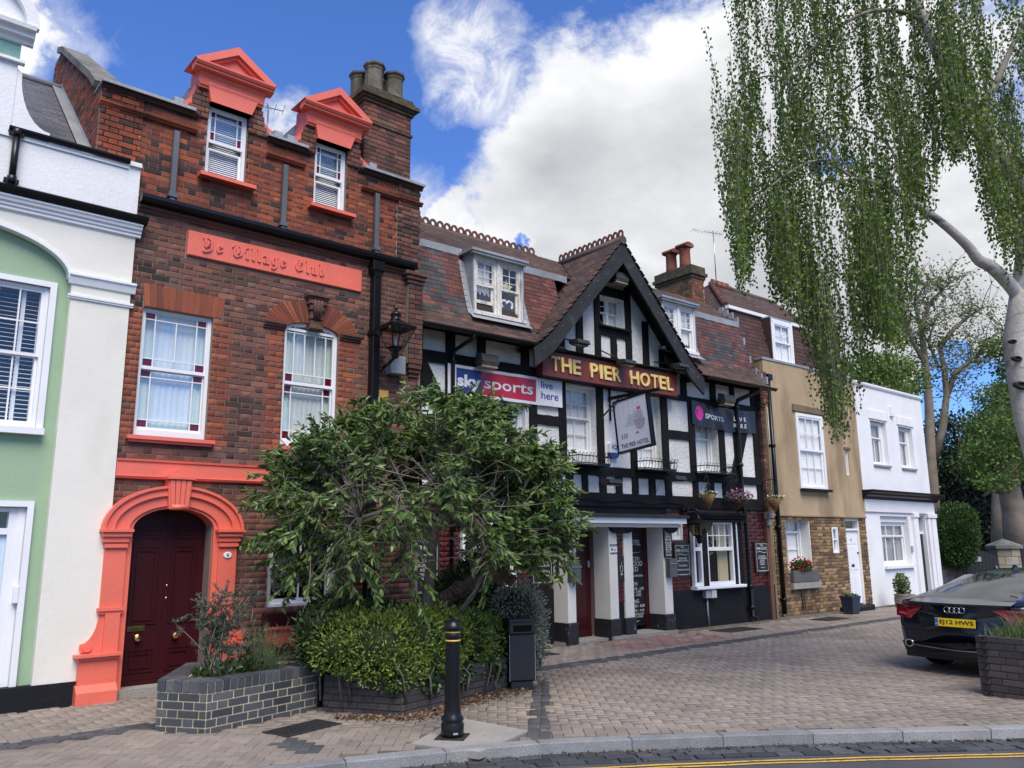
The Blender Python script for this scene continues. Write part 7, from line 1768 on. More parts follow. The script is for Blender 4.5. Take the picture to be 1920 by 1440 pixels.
for _ in range(150):     # bare interlacing twigs seen through the front
    p = W_(rng.uniform(-1.4, 1.1), rng.uniform(-1.0, -.3), rng.uniform(1.35, 2.6)); d = Vector((rng.gauss(0,1), rng.gauss(0,.6), rng.gauss(0,.6))).normalized(); q = p+d*rng.uniform(.3, .7)
    twigs.tube(bez(p, (p+q)/2+Vector((rng.uniform(-.1,.1), rng.uniform(-.1,.1), rng.uniform(-.1,.12))), q, 5), [.007,.006,.005,.004,.003,.002], 4)
for pts in ([W_(-.7,-.7,2.45), W_(-.2,-.85,2.3), W_(.1,-.8,2.25)], [W_(-1.2,-.8,1.9), W_(-.8,-.9,2.35), W_(-.35,-.9,2.15)], [W_(.1,-.7,1.9), W_(.5,-.9,2.4), W_(1.0,-.8,2.35)], [W_(-1.3,-.7,1.5), W_(-.6,-.9,1.9), W_(.1,-.7,1.55)], [W_(.3,-.7,2.0), W_(.7,-.8,2.6), W_(1.1,-.7,2.5)]):
    twigs.tube(bez(*pts, 9), [.012*(1-j/13) for j in range(10)], 6)
twigs.build('twigs', mat('pale_twig', (.16,.14,.12), .85, var=.3, vs=12), ct, kind='stuff')
ar_ = lambda l: np.array([tuple(v) for v in l])
nP = len(P_); leaf_mesh('leaves', ar_(P_), ar_(T_), nr.uniform(.075, .118, nP), nr.uniform(.030, .045, nP), m_lf_c, ct)
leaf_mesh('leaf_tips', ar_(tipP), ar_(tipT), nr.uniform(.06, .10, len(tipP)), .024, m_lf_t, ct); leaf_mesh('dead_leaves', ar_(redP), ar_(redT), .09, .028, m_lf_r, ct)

# ---------------------------------------------------------------- bushes
def blob_pts(n, blobs, shell=.55):
    """points in the outer shell of a union of ellipsoids"""
    out = []; nn = []
    w_ = np.array([b_[3]*b_[4]+b_[4]*b_[5]+b_[3]*b_[5] for b_ in blobs]); w_ = w_/w_.sum()
    for b_, k in zip(blobs, (w_*n).astype(int)):
        d = unit(nr.normal(size=(k, 3))); r_ = nr.uniform(shell, 1.0, (k, 1))**.5*(1+.10*np.sin(d[:, :1]*7+d[:, 1:2]*5+b_[0]*3))
        out.append(np.array(b_[:3])+d*r_*np.array(b_[3:6])); nn.append(d)
    return np.vstack(out), np.vstack(nn)
def bush(name, label, cat, blobs, n, L, W, m, up=.35, droop=0., core=None, shape='leaf', extra=None, zmin=.02):
    c = np.mean([b_[:3] for b_ in blobs], axis=0); t = thing(name, label, cat, (float(c[0]), float(c[1]), 0)); off = np.array([c[0], c[1], 0])
    p, d = blob_pts(n, blobs); keep = p[:, 2] > zmin; p, d = p[keep], d[keep]
    tip = d+nr.normal(size=d.shape)*.6+np.array([0, 0, up-droop])
    leaf_mesh('leaves', p-off, tip, nr.uniform(.75, 1.25, len(p))*L, nr.uniform(.8, 1.2, len(p))*W, m, t, shape=shape)
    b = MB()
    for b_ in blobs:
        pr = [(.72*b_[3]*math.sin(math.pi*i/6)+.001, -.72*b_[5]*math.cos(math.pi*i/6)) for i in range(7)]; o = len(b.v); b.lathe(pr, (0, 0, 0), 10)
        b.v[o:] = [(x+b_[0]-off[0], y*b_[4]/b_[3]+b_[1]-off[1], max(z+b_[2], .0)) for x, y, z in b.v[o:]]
    b.build('shaded_core', core or mat('shaded_leaf_core', (.012,.02,.008), .95, var=.4, vs=8), t, kind='stuff')  # solid filler core; shade deep among the leaves is put into its colour
    s = MB()
    for b_ in blobs: 
        for _ in range(4): x, y = b_[0]-off[0]+rng.uniform(-.1,.1), b_[1]-off[1]+rng.uniform(-.1,.1); s.tube([(x*.9, y*.9, .1), (x, y, b_[2]), (x+rng.uniform(-.1,.1), y+rng.uniform(-.1,.1), b_[2]+b_[5]*.8)], [.014, .01, .004], 5)
    s.build('stems', m_bark_c, t, kind='stuff')
    return t, off
m_hedge = mat('bright_hedge_leaf', [(.18,.26,.04),(.14,.22,.033),(.235,.315,.055),(.095,.16,.03),(.29,.35,.085)], .5, var=.3, vs=3.5, fine=.1, trans=.25, piece=.25, stops=[0,.3,.55,.72,.92])
m_dkleaf = mat('dark_shrub_leaf', [(.035,.07,.02),(.055,.10,.027),(.026,.052,.017)], .4, var=.25, vs=5, trans=.15, piece=.25)
m_silver = mat('silver_leaf', [(.20,.24,.18),(.27,.31,.24),(.13,.17,.11),(.33,.36,.3)], .6, var=.25, vs=6, trans=.15, piece=.2)
hb = [(4.05,7.50,.62,.30,.28,.26),(4.35,7.30,.60,.42,.36,.36),(4.75,7.30,.62,.42,.34,.36),(5.15,7.42,.62,.42,.34,.34),(5.55,7.50,.58,.38,.34,.32),(5.92,7.62,.52,.34,.32,.30),(4.5,7.12,.42,.30,.22,.24),(5.0,7.18,.42,.30,.18,.2),(4.2,7.55,.78,.28,.3,.2)]
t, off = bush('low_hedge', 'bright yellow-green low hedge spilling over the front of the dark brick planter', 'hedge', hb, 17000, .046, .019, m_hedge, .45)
p, d = blob_pts(160, hb, .95); leaf_mesh('blossom', p-off, d, .018, .02, m_petal_w, t, shape='quad')
p = np.array([[4.3+.09*i, 7.0+.03*math.sin(i), .30-.10*nr.random()] for i in range(24)]); 
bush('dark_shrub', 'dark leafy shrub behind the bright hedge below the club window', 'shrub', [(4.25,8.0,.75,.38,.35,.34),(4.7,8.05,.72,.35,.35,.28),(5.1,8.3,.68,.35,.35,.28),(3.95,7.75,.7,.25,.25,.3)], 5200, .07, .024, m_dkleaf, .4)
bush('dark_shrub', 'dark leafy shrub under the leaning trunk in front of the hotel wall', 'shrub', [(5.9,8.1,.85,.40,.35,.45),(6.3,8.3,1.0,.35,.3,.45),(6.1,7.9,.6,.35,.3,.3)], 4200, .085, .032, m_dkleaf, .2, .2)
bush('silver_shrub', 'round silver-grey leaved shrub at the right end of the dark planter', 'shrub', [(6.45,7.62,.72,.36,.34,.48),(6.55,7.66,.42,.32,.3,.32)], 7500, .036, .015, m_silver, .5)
bush('ivy_trail', 'ivy hanging down the dark planter front below the hedge', 'ivy', [(4.42,7.02,.36,.14,.07,.16),(4.8,7.05,.30,.2,.05,.14),(5.25,7.15,.28,.16,.05,.12),(5.75,7.28,.26,.2,.05,.1)], 500, .055, .05, m_dkleaf, -.4, .4)
bush('climber', 'pale flowering pot plant against the white house', 'plant', [(20.45,9.55,.50,.20,.16,.28)], 500, .06, .04, mat('pale_green_leaf', [(.12,.19,.06),(.3,.36,.2),(.08,.14,.04)], .5, trans=.2, piece=.2), .4)
# lavender and wiry growth in the left planter
lv = thing('wiry_lavender', 'straggly grey lavender with bare twisted stems in the yellow-jointed planter', 'shrub', (2.98, 7.97, .36))
b = MB(); LP, LT = [], []
for i in range(26):
    th = rng.uniform(0, 6.28); p = Vector((rng.uniform(-.08,.08), rng.uniform(-.06,.06), 0)); q = Vector((math.cos(th)*rng.uniform(.1,.45), math.sin(th)*rng.uniform(.05,.28), rng.uniform(.25,.85)))
    if i < 7: q = CR*rng.uniform(-.2,.25)+Vector((0,0,rng.uniform(.5,.88)))
    m_ = (p+q)/2+Vector((rng.uniform(-.2,.2), rng.uniform(-.15,.15), rng.uniform(-.05,.15))); L_ = bez(p, m_, q, 8); r_ = rng.uniform(.006,.015); b.tube(L_, [r_*(1-j/10) for j in range(9)], 5)
    for j in range(9):
        c = L_[rng.randint(3, 8)]; d = Vector((rng.gauss(0,1), rng.gauss(0,1), rng.gauss(.6,.5))).normalized(); e = c+d*rng.uniform(.06,.16); b.tube([c, e], [.003, .0015], 3)
        for l in range(40): t_ = rng.random(); LP.append(c.lerp(e, t_)); LT.append(d*.7+Vector((rng.gauss(0,.6), rng.gauss(0,.6), rng.gauss(.2,.5))))
b.build('stems', mat('grey_wood', (.20,.165,.125), .9, var=.3, vs=15), lv, kind='stuff')
leaf_mesh('leaves', ar_(LP), ar_(LT), nr.uniform(.024, .046, len(LP)), .0085, mat('lavender_leaf', [(.10,.125,.085),(.14,.16,.12),(.07,.095,.06)], .7, trans=.1, piece=.2), lv, shape='quad')
ff_ = thing('feathery_plant', 'soft feathery green plant at the right side of the yellow-jointed planter', 'plant', (3.45, 7.90, .34)); LP, LT = [], []; b = MB()
for i in range(60):
    p = Vector((rng.uniform(-.16,.16), rng.uniform(-.12,.12), 0)); q = p+Vector((rng.gauss(0,.12), rng.gauss(0,.1), rng.uniform(.2,.55))); b.tube([p, q], [.003,.0015], 3)
    for l in range(60): t_ = rng.uniform(.2, 1); LP.append(p.lerp(q, t_)+Vector((rng.gauss(0,.018), rng.gauss(0,.018), 0))); LT.append(Vector((rng.gauss(0,.6), rng.gauss(0,.6), .8)))
b.build('stems', m_bark_c, ff_, kind='stuff'); leaf_mesh('leaves', ar_(LP), ar_(LT), nr.uniform(.03, .06, len(LP)), .003, mat('feathery_green', [(.07,.13,.03),(.05,.10,.03),(.10,.16,.05)], .6, trans=.25, piece=.2), ff_, shape='quad')
bush('low_weeds', 'dark low weeds around the lavender stems', 'weeds', [(3.0,7.88,.42,.24,.16,.10),(3.25,7.95,.42,.2,.16,.12)], 420, .07, .03, m_dkleaf, .5)
bush('red_geraniums', 'red geraniums in the lead trough of the tan house', 'plant', [(float(FT.w(1.0,-.02,0).x), float(FT.w(1.0,-.02,0).y), 1.03, .40, .12, .13)], 420, .05, .045, m_leaf_g, .4)
p, d = blob_pts(150, [(float(FT.w(.95,-.04,0).x), float(FT.w(.95,-.04,0).y), 1.08, .38, .12, .14)], .9); rgx = thing('red_flowers', 'red geranium flower heads in the lead trough', 'flowers', tuple(FT.w(.95,-.04,1.0))); leaf_mesh('flowers', p-np.array(FT.w(.95,-.04,1.0)), d, .045, .045, m_petal_r, rgx, shape='quad')
# long grass in the right planter
gx = thing('long_grass', 'long unkempt grass growing out of the right hand planter', 'grass', (10.6, 2.9, .5), kind='stuff'); n = 14000
p = np.stack([nr.uniform(-1.12, .1, n), nr.uniform(-1.3, .85, n), np.zeros(n)], 1); poly_l = [(q[0]-10.6, q[1]-2.9) for q in [(9.60,3.66),(9.52,2.05),(10.62,1.6),(10.42,3.1)]]
k = np.array([inside((a, b_), poly_l) for a, b_ in p[:, :2]]); p = p[k]; leaf_mesh('blades', p, np.stack([nr.normal(0,.32,len(p)), nr.normal(0,.32,len(p)), np.ones(len(p))], 1), nr.uniform(.10, .40, len(p))*np.clip((p[:,0]+1.35)*1.6, .35, 1), .009, mat('grass_blade', [(.10,.17,.035),(.14,.20,.06),(.07,.13,.03),(.24,.23,.11)], .6, trans=.3, piece=.2, stops=[0,.35,.65,.9]), gx, shape='blade')
ltr = thing('leaf_litter', 'dry brown leaves and grass scattered at the foot of the dark planter', 'leaf litter', (5.5, 6.9, 0), kind='stuff')
n = 900; s_ = nr.uniform(0, 1, n); base = np.where(s_[:, None] < .3, np.array([3.9, 7.35])+np.array([.5,-.5])*(s_[:, None]/.3), np.array([4.4,6.9])+np.array([1.75,.45])*((s_[:, None]-.3)/.7)); o_ = np.abs(nr.normal(0, .12, n)); p = np.stack([base[:, 0]+o_*.4-5.5+nr.normal(0,.05,n), base[:, 1]-o_-6.9-.02, nr.uniform(.004, .03, n)], 1)
m_dead = mat('dead_leaf', [(.17,.09,.045),(.11,.055,.03),(.24,.17,.09),(.06,.035,.022)], .85, piece=.25)
leaf_mesh('leaves', p, np.stack([nr.normal(0,1,n), nr.normal(0,1,n), nr.normal(0,.25,n)], 1), nr.uniform(.02, .05, n), nr.uniform(.012, .028, n), m_dead, ltr)
n = 420; q = nr.uniform(0, 1, n); K_ = offset(KERB, -.03); L_ = resample(K_, .05); L_ = [c for c in L_ if 2 < c[0] < 8.5]; idx = nr.integers(0, len(L_), n); p = np.array([[L_[i][0], L_[i][1], 0] for i in idx])+np.stack([nr.normal(0,.03,n)-5.5, -np.abs(nr.normal(0,.05,n))-6.9, nr.uniform(-.07,-.055,n)], 1)
leaf_mesh('gutter_leaves', p, np.stack([nr.normal(0,1,n), nr.normal(0,1,n), nr.normal(0,.2,n)], 1), nr.uniform(.012, .03, n), .014, m_dead, ltr)
n = 2600; q = nr.uniform(0, 1, (n, 2)); g_ = np.stack([2.0+13*q[:, 0], np.where(nr.random(n) < .5, 9.72-np.abs(nr.normal(0, .03, n)), 8.17+nr.normal(0, .35, n)), np.full(n, .0)], 1); g_ = g_[[not (inside((a, b_), PLANT1) or inside((a, b_), PLANT2)) for a, b_ in g_[:, :2]]]; g_ = g_[np.sin(g_[:, 0]*3.1)+np.sin(g_[:, 0]*1.3+2) > .2]; leaf_mesh('moss', g_-np.array([5.5, 6.9, 0]), np.stack([nr.normal(0,1,len(g_)), nr.normal(0,1,len(g_)), np.full(len(g_), .5)], 1), .016, .009, m_leaf_g, ltr, shape='quad')
n = 260; p = np.stack([nr.uniform(3, 15, n)-5.5, nr.uniform(3.5, 9.5, n)-6.9, nr.uniform(.003,.006,n)], 1); p = p[[kerb_side((a+5.5, b_+6.9)) > .1 for a, b_ in p[:, :2]]]; leaf_mesh('specks', p, np.stack([nr.normal(0,1,len(p)), nr.normal(0,1,len(p)), np.zeros(len(p))], 1), .018, .012, mat('pale_speck', (.45,.42,.36), .8), ltr, shape='quad', side=np.tile([0,0,1.], (len(p),1)))

# ---------------------------------------------------------------- weeping birch
m_birch = mat('birch_bark', (.62,.58,.52), .8, var=.18, vs=5, fine=.2, fs=30, bump=.006, bs=25, dirt=.8, dcol=(.07,.055,.045), dscale=(2.2,2.2,9), dthr=.57)
m_birch2 = mat('birch_limb_bark', (.26,.23,.19), .85, var=.3, vs=8, fine=.25, bump=.005, bs=30, dirt=.7, dcol=(.06,.05,.04), dscale=(6,6,6), dthr=.52)
m_bleaf = mat('birch_leaf', [(.095,.175,.015),(.13,.215,.02),(.065,.125,.014),(.19,.265,.028)], .5, var=.3, vs=1.3, fine=.1, trans=.42, piece=.25, stops=[0,.35,.62,.86])
BO = Vector((10.3, 2.95, .5)); bt = thing('weeping_birch', 'tall weeping birch with white trunk and long curtains of small leaves at right', 'tree', tuple(BO))
def BW(x, y, d=9.0):      # metres: across the view, height; depth along CF
    x, y = float(x), float(y); v = _f+(x-960)/CAM_F*_r-(y-720)/CAM_F*_u; return CAMP+v*(d/v.dot(CF))-BO
tr = [BW(1992,1130), BW(1985,1000), BW(1962,880), BW(1932,780), BW(1920,710), BW(1913,640), BW(1917,590), BW(1920,550)]
b = MB(); b.tube(tr, [.21,.19,.18,.17,.165,.18,.16,.145], 16); tk = b.build('trunk', m_birch, bt)
for x, y, sc_w in ((1908, 672, .8), (1916, 722, 1.15), (1900, 640, .6)):
    p = BW(x, y, 8.84); b = MB(); b.lathe([(.001, -.01), (.03, .0), (.04, .02), (.055, .0), (.06, -.03)], (0, 0, 0), 10); b.build('branch_scar', mat('dark_scar', (.035,.03,.025), .9), tk, loc=tuple(p), rot=(R(90), R(8*sc_w), R(-40)), scale=(sc_w*1.3, sc_w*.7, 1))
limbs = [([BW(1914,560), BW(1890,530,8.95), BW(1858,500,8.9), BW(1835,488,8.85), BW(1815,462,8.8), BW(1775,425,8.7), BW(1725,388,8.6), BW(1665,352,8.5), BW(1600,335,8.4), BW(1530,345,8.3)], .085, .018),
 ([BW(1916,560), BW(1925,470), BW(1928,400), BW(1905,335), BW(1870,275), BW(1835,225), BW(1790,185,8.9), BW(1765,120,8.8), BW(1735,40,8.8), BW(1700,-40,8.8)], .12, .05),
 ([BW(1735,40,8.8), BW(1680,20,8.7), BW(1620,25,8.6), BW(1560,60,8.5), BW(1510,105,8.4), BW(1475,150,8.4), BW(1465,180,8.4)], .03, .01),
 ([BW(1475,150,8.4), BW(1445,142,8.4), BW(1405,155,8.3), BW(1385,200,8.3)], .012, .005),
 ([BW(1790,185,8.9), BW(1730,150,9.3), BW(1650,140,9.6), BW(1570,190,9.8)], .035, .01),
 ([BW(1835,225), BW(1870,150,9.3), BW(1910,60,9.5), BW(1960,-40,9.6)], .05, .02),
 ([BW(1700,-40,8.8), BW(1600,-90,8.7), BW(1500,-70,8.6), BW(1430,0,8.5)], .03, .01),
 ([BW(1600,335,8.4), BW(1540,300,8.3), BW(1470,330,8.2), BW(1410,385,8.2), BW(1385,410,8.2)], .02, .006),
 ([BW(1905,335), BW(1950,280,8.6), BW(2010,250,8.2), BW(2080,300,7.9)], .05, .02),
 ([BW(1700,-40,8.8), BW(1720,-160,8.8), BW(1760,-300,8.8)], .05, .02), ([BW(1928,400), BW(1990,300), BW(2020,150), BW(2040,0), BW(2080,-150)], .10, .04),
 ([BW(1665,352,8.5), BW(1680,300,9), BW(1640,250,9.4), BW(1560,240,9.7), BW(1500,280,9.9)], .02, .006)]
for pts, r0, r1 in limbs:
    sm = []
    for i in range(len(pts)-1):
        a, c = pts[i], pts[i+1]; p0 = pts[max(i-1,0)]; p3 = pts[min(i+2,len(pts)-1)]
        for t in (0, .33, .66): sm.append(.5*((2*a)+(c-p0)*t+(2*p0-5*a+4*c-p3)*t*t+(3*a-p0-3*c+p3)*t**3))
    sm.append(pts[-1]); b = MB(); b.tube(sm, [r0+(r1-r0)*i/(len(sm)-1) for i in range(len(sm))], 10); b.build('limb', m_birch if r0 > .08 else m_birch2, bt)
BX = [1370,1385,1410,1440,1455,1490,1520,1545,1575,1605,1625,1650,1680,1695,1715,1735,1760,1800,1830,1850,1880,1900,1930,1990,2060]
BY = [300,560,545,330,560,610,640,800,840,815,650,640,700,690,520,400,330,310,290,420,450,520,520,520,480]
clumps = []
for _ in range(295):
    x = rng.uniform(1378, 2060) if rng.random() < .8 else rng.uniform(1440, 1700); yb = np.interp(x, BX, BY)
    yb = yb-(0 if rng.random() < .42 else rng.uniform(40, yb+220)); d = rng.uniform(7.6, 10.6)
    if 1425 < x < 1470 and 200 < yb < 420 and rng.random() < .8: continue
    if 1385 < x < 1425 and yb > 300 and yb < 450: continue
    clumps.append((x, yb, d))
clumps += [(1395, 290, 8.3), (1420, 250, 8.3), (1405, 280, 8.4), (1388, 540, 8.2), (1400, 470, 8.2), (1560, 830, 8.4), (1605, 800, 8.5), (1575, 740, 8.5), (1545, 700, 8.6), (1730, 440, 8.7), (1690, 690, 8.6), (1660, 660, 8.7), (1860, 500, 8.8), (1890, 560, 8.9)]
LP, LT = [], []; st = MB()
for x, yb, d in clumps:
    thin = 1.0 if yb < 700 else .5
    for s in range(rng.randint(5, 8) if yb < 700 else 5):
        bot = BW(x+rng.gauss(0, 9), yb-rng.uniform(0, 70), d+rng.gauss(0, .12)); ln = rng.uniform(.8, 1.9) if yb < 700 else rng.uniform(1.1, 1.6); top = bot+Vector((rng.gauss(0,.10), rng.gauss(0,.10), ln))
        mid = (bot+top)/2+Vector((rng.gauss(0,.05), rng.gauss(0,.05), 0)); pts = bez(top, mid, bot, 6); st.tube(pts, [.0035,.003,.003,.0025,.002,.002,.0015], 3, caps=False)
        k = int(ln/.024*thin)
        for j in range(k):
            t = j/k; kk = min(int(t*6), 5); c = pts[kk].lerp(pts[kk+1], t*6-kk)+Vector((rng.gauss(0,.022), rng.gauss(0,.022), 0)); LP.append(c); LT.append((rng.gauss(0,.5), rng.gauss(0,.5), -1+rng.gauss(0,.3)))
st.build('hanging_twigs', m_birch2, bt, kind='stuff'); n = len(LP)
leaf_mesh('leaves', ar_(LP), np.array(LT), nr.uniform(.032, .054, n), nr.uniform(.028, .042, n), m_bleaf, bt, shape='quad')

# ---------------------------------------------------------------- trees beyond the white house
m_bk2 = mat('far_bark', (.21,.175,.135), .95, var=.3, vs=2.5, fine=.2, bump=.01, bs=15)
def far_tree(label, base, skel, r0, blobs, n, L, m, name='background_tree', group=None, extra=0):
    t = thing(name, label, 'tree', (base[0], base[1], -.1), group=group); bb = Vector((base[0], base[1], -.1))
    for i, (pts, ra, rb) in enumerate(skel):
        b = MB(); b.tube([Vector(p)-bb for p in pts], [ra+(rb-ra)*j/(len(pts)-1) for j in range(len(pts))], 8); b.build('trunk' if i == 0 else 'limb', m_bk2, t)
    if blobs:
        p, d = blob_pts(n, blobs, .1); leaf_mesh('crown', p-np.array(bb), d+nr.normal(size=d.shape)*.9, nr.uniform(.7, 1.3, len(p))*L, nr.uniform(.7, 1.3, len(p))*L*.7, m, t, shape='quad')
    return t
def FP(x, y, d): v = _f+(x-960)/CAM_F*_r-(y-720)/CAM_F*_u; return tuple(CAMP+v*(d/v.dot(CF)))
m_far1 = mat('far_leaf_bright', [(.13,.21,.04),(.095,.165,.032),(.17,.24,.06)], .6, var=.35, vs=.6, trans=.35, piece=.2)
m_far2 = mat('far_leaf_dark', [(.018,.034,.014),(.028,.048,.018),(.012,.025,.011)], .7, var=.35, vs=.7, trans=.1, piece=.2)
m_far3 = mat('far_leaf_mid', [(.09,.16,.03),(.065,.12,.025),(.13,.20,.04)], .6, var=.35, vs=.8, trans=.3, piece=.2)
def fb(x, y, d, rx, rz, ry=None): p = FP(x, y, d); return (*p, rx, ry or rx, rz)
# robinia with forked bare limbs and sparse leaves
D_ = 34.
sk = [([FP(1752,1010,D_), FP(1750,930,D_), FP(1745,860,D_), FP(1742,760,D_), FP(1735,680,D_), FP(1728,620,D_), FP(1742,570,D_)], .29, .09),
 ([FP(1752,860,D_), FP(1768,800,D_), FP(1775,740,D_), FP(1770,690,D_), FP(1762,650,D_)], .19, .09), ([FP(1772,755,D_), FP(1790,700,D_), FP(1815,680,D_), FP(1828,676,D_)], .13, .05),
 ([FP(1735,680,D_), FP(1710,640,D_), FP(1700,600,D_), FP(1690,560,D_)], .12, .04), ([FP(1728,620,D_), FP(1715,570,D_), FP(1720,530,D_)], .1, .04), ([FP(1742,570,D_), FP(1765,545,D_), FP(1780,530,D_)], .08, .03), ([FP(1762,650,D_), FP(1790,615,D_), FP(1820,590,D_), FP(1840,580,D_)], .12, .04), ([FP(1828,676,D_), FP(1850,640,D_), FP(1880,620,D_)], .08, .03), ([FP(1760,690,D_), FP(1740,640,D_), FP(1750,610,D_)], .08, .03)]
t = far_tree('forked half-bare tree with sparse fresh leaves rising behind the white house', FP(1752,1010,D_), sk, .4, None, 0, 0, None)
b = MB(); bb = Vector(t.location); LP, LT = [], []
ends = [s[0][-1] for s in sk]+[s[0][-2] for s in sk]+[s[0][-3] for s in sk[:4]]
for e in ends:
    for _ in range(9):
        p = Vector(e)-bb; d = Vector((rng.gauss(0,1), rng.gauss(0,1), rng.gauss(.5,.8))).normalized(); q = p+d*rng.uniform(.6, 1.6); md = (p+q)/2+Vector((rng.gauss(0,.2), rng.gauss(0,.2), rng.gauss(0,.2))); L_ = bez(p, md, q, 5); b.tube(L_, [.026,.022,.018,.015,.012,.008], 4, caps=False)
        for _ in range(3): c = L_[rng.randint(2,5)]; w_ = c+Vector((rng.gauss(0,.5), rng.gauss(0,.5), rng.gauss(.2,.4))); b.tube([c, w_], [.015,.006], 3, caps=False)
        for _ in range(20): c = L_[rng.randint(2,5)]+Vector((rng.gauss(0,.4), rng.gauss(0,.4), rng.gauss(0,.25))); LP.append(c); LT.append((rng.gauss(0,1), rng.gauss(0,1), rng.gauss(0,.6)))
b.build('twigs', m_bk2, t, kind='stuff'); leaf_mesh('crown', ar_(LP), np.array(LT), nr.uniform(.08,.17,len(LP)), .09, m_far1, t, shape='quad')
far_tree('mid green tree just behind the roof of the tan and white houses', FP(1640,1010,30), [([FP(1650,1010,30), FP(1650,760,30)], .3, .15)], .3, [fb(1620,690,30,1.0,.6),fb(1665,690,30,1.0,.6),fb(1700,715,31,.9,.6),fb(1560,700,29,.8,.5),fb(1640,740,30,1.5,1.0)], 7000, .13, m_far1)
far_tree('black-green conifer mass behind the gate', FP(1800,1010,45), [([FP(1800,1010,45), FP(1800,820,45)], .4, .1)], .4, [fb(1790,830,46,2.0,1.8),fb(1800,920,45,2.4,2.4),fb(1860,900,45,2.8,3.0),fb(1930,900,46,3.0,4.0),fb(1760,930,46,1.6,2.6),fb(1850,985,44,3.2,1.6),fb(1780,990,44,2.4,1.6)], 26000, .24, m_far2)
far_tree('light green maple hanging over the right side behind the birch trunk', FP(1905,1020,30), [([FP(1915,1040,30), FP(1905,980,30), FP(1892,915,30), FP(1890,850,30)], .48, .34), ([FP(1895,930,30), FP(1865,915,30), FP(1845,930,30)], .09, .05)], .4, [fb(1850,845,30,.95,.55),fb(1890,800,30,1.2,.7),fb(1900,870,29.5,1.1,.6),fb(1930,760,31,1.4,.9),fb(1870,905,29,.7,.35),fb(1890,650,33,1.2,.5),fb(1910,690,33,1.0,.5)], 9000, .13, m_far3)
far_tree('dark green tree rising behind the black gate left of the maple', FP(1860,1020,40), [([FP(1870,1020,40), FP(1865,860,40)], .3, .1)], .3, [fb(1850,800,40,1.2,.9),fb(1880,750,40,1.4,1.0),fb(1915,740,40,1.3,1.2),fb(1860,870,40,1.8,1.2)], 9000, .16, m_far3)
bush('clipped_bush', 'dense clipped green bush above the low stone wall', 'bush', [fb(1793,1003,26.3,.66,.98),fb(1790,1020,26.3,.62,.78),fb(1800,975,26.4,.52,.52)], 15000, .075, .035, mat('clipped_leaf', [(.045,.10,.018),(.03,.07,.014),(.065,.13,.025)], .5, var=.25, vs=2, trans=.25, piece=.2), .5)
bush('distant_hedge', 'dark hedge line closing the view behind the gate', 'hedge', [fb(1740+40*i,1000,50,1.8,1.9) for i in range(7)], 9000, .25, .15, m_far2, .3)
# ================================================================ street furniture
bo = thing('bollard', 'black cast iron bollard with two gold bands by the kerb', 'bollard', (4.265, 5.91, 0)); bm = m_gloss_black
b = MB(); b.lathe([(.093,.0),(.096,.03),(.098,.10),(.090,.115),(.088,.125),(.095,.135),(.095,.15),(.075,.175),(.070,.21),(.0655,.35),(.063,.80),(.062,.86)], (0,0,.008), 28); b.build('shaft', bm, bo)
b = MB(); b.lathe([(.062,.0),(.0655,.006),(.0655,.045),(.062,.05)], (0,0,.800), 28); b.build('neck_ring', bm, bo)
b = MB(); b.lathe([(.062,0),(.078,.006),(.081,.02),(.081,.035),(.074,.05),(.064,.07),(.045,.087),(.02,.097),(.001,.10)], (0,0,.868), 28); b.build('cap', bm, bo)
m_goldp = mat('gold_paint_band', lin(205,170,75), .4, var=.1)
for z in (.782, .852): b = MB(); b.lathe([(.064,0),(.0668,.002),(.0668,.012),(.064,.014)], (0,0,z), 28); b.build('gold_band', m_goldp, bo)
b = MB(); b.box(-.125,.125,-.125,.125,.0045,.013); o = b.build('base_plate', m_iron, bo); o.rotation_euler = (0,0,R(40))
b = MB(); b.cbox(-.02,.02,-.1,-.095,.04,.055,.001); o = b.build('maker_plate', m_galv, bo); o.rotation_euler = (0,0,R(-20))
bi = thing('litter_bin', 'square black litter bin at the right end of the dark planter', 'bin', (6.20, 7.32, 0), R(-22)); m_bin = mat('black_bin_plastic', (.012,.013,.017), .45, var=.15, fine=.1)
b = MB(); b.cbox(-.15,.15,-.14,.14,.10,.60,.012); b.build('body', m_bin, bi); b = MB(); b.cbox(-.13,.13,-.12,.12,.0,.099,.01); b.build('foot', m_bin, bi); b = MB(); b.cbox(-.162,.162,-.152,.15,.601,.74,.014); b.box(-.15,.15,-.14,.14,.741,.765); b.build('hood', m_bin, bi)
b = MB(); b.box(-.11,.11,-.154,-.1525,.63,.70); b.build('opening', m_dark_in, bi)
b = MB(); 
for x in (-.152, .148): b.box(x, x+.004, -.145, -.14, .1, .6)
b.build('edge_strip', m_galv, bi)
t = thing('flower_pot', 'dark blue square pot by the white front door', 'pot', (17.72, 9.45, 0)); b = MB(); b.lathe([(.15,0),(.17,.02),(.215,.34),(.23,.35),(.23,.39),(.19,.39)], (0,0,0), 4, smooth=False, rot=R(40)); b.build('pot', mat('blue_glaze', (.02,.035,.06), .4, var=.2), t); leafblob(90,0,0,.40,.17,.17,.05,.03).build('foliage', m_dkleaf, t, kind='stuff')
t = thing('flower_pot', 'pale stone-like pot standing against the white house wall', 'pot', (20.45, 9.5, 0)); b = MB(); b.lathe([(.22,0),(.24,.05),(.25,.18),(.235,.27),(.26,.30),(.2,.30)], (0,0,0), 14); b.build('pot', MATS['grey_stone_block'], t)
t = thing('slate_step', 'dark slate step block beside the blue pot', 'step', (18.7, 9.75, 0)); b = MB(); b.cbox(-.55,.45,-.14,.2,0,.09,.01); b.build('block', m_plinth, t)

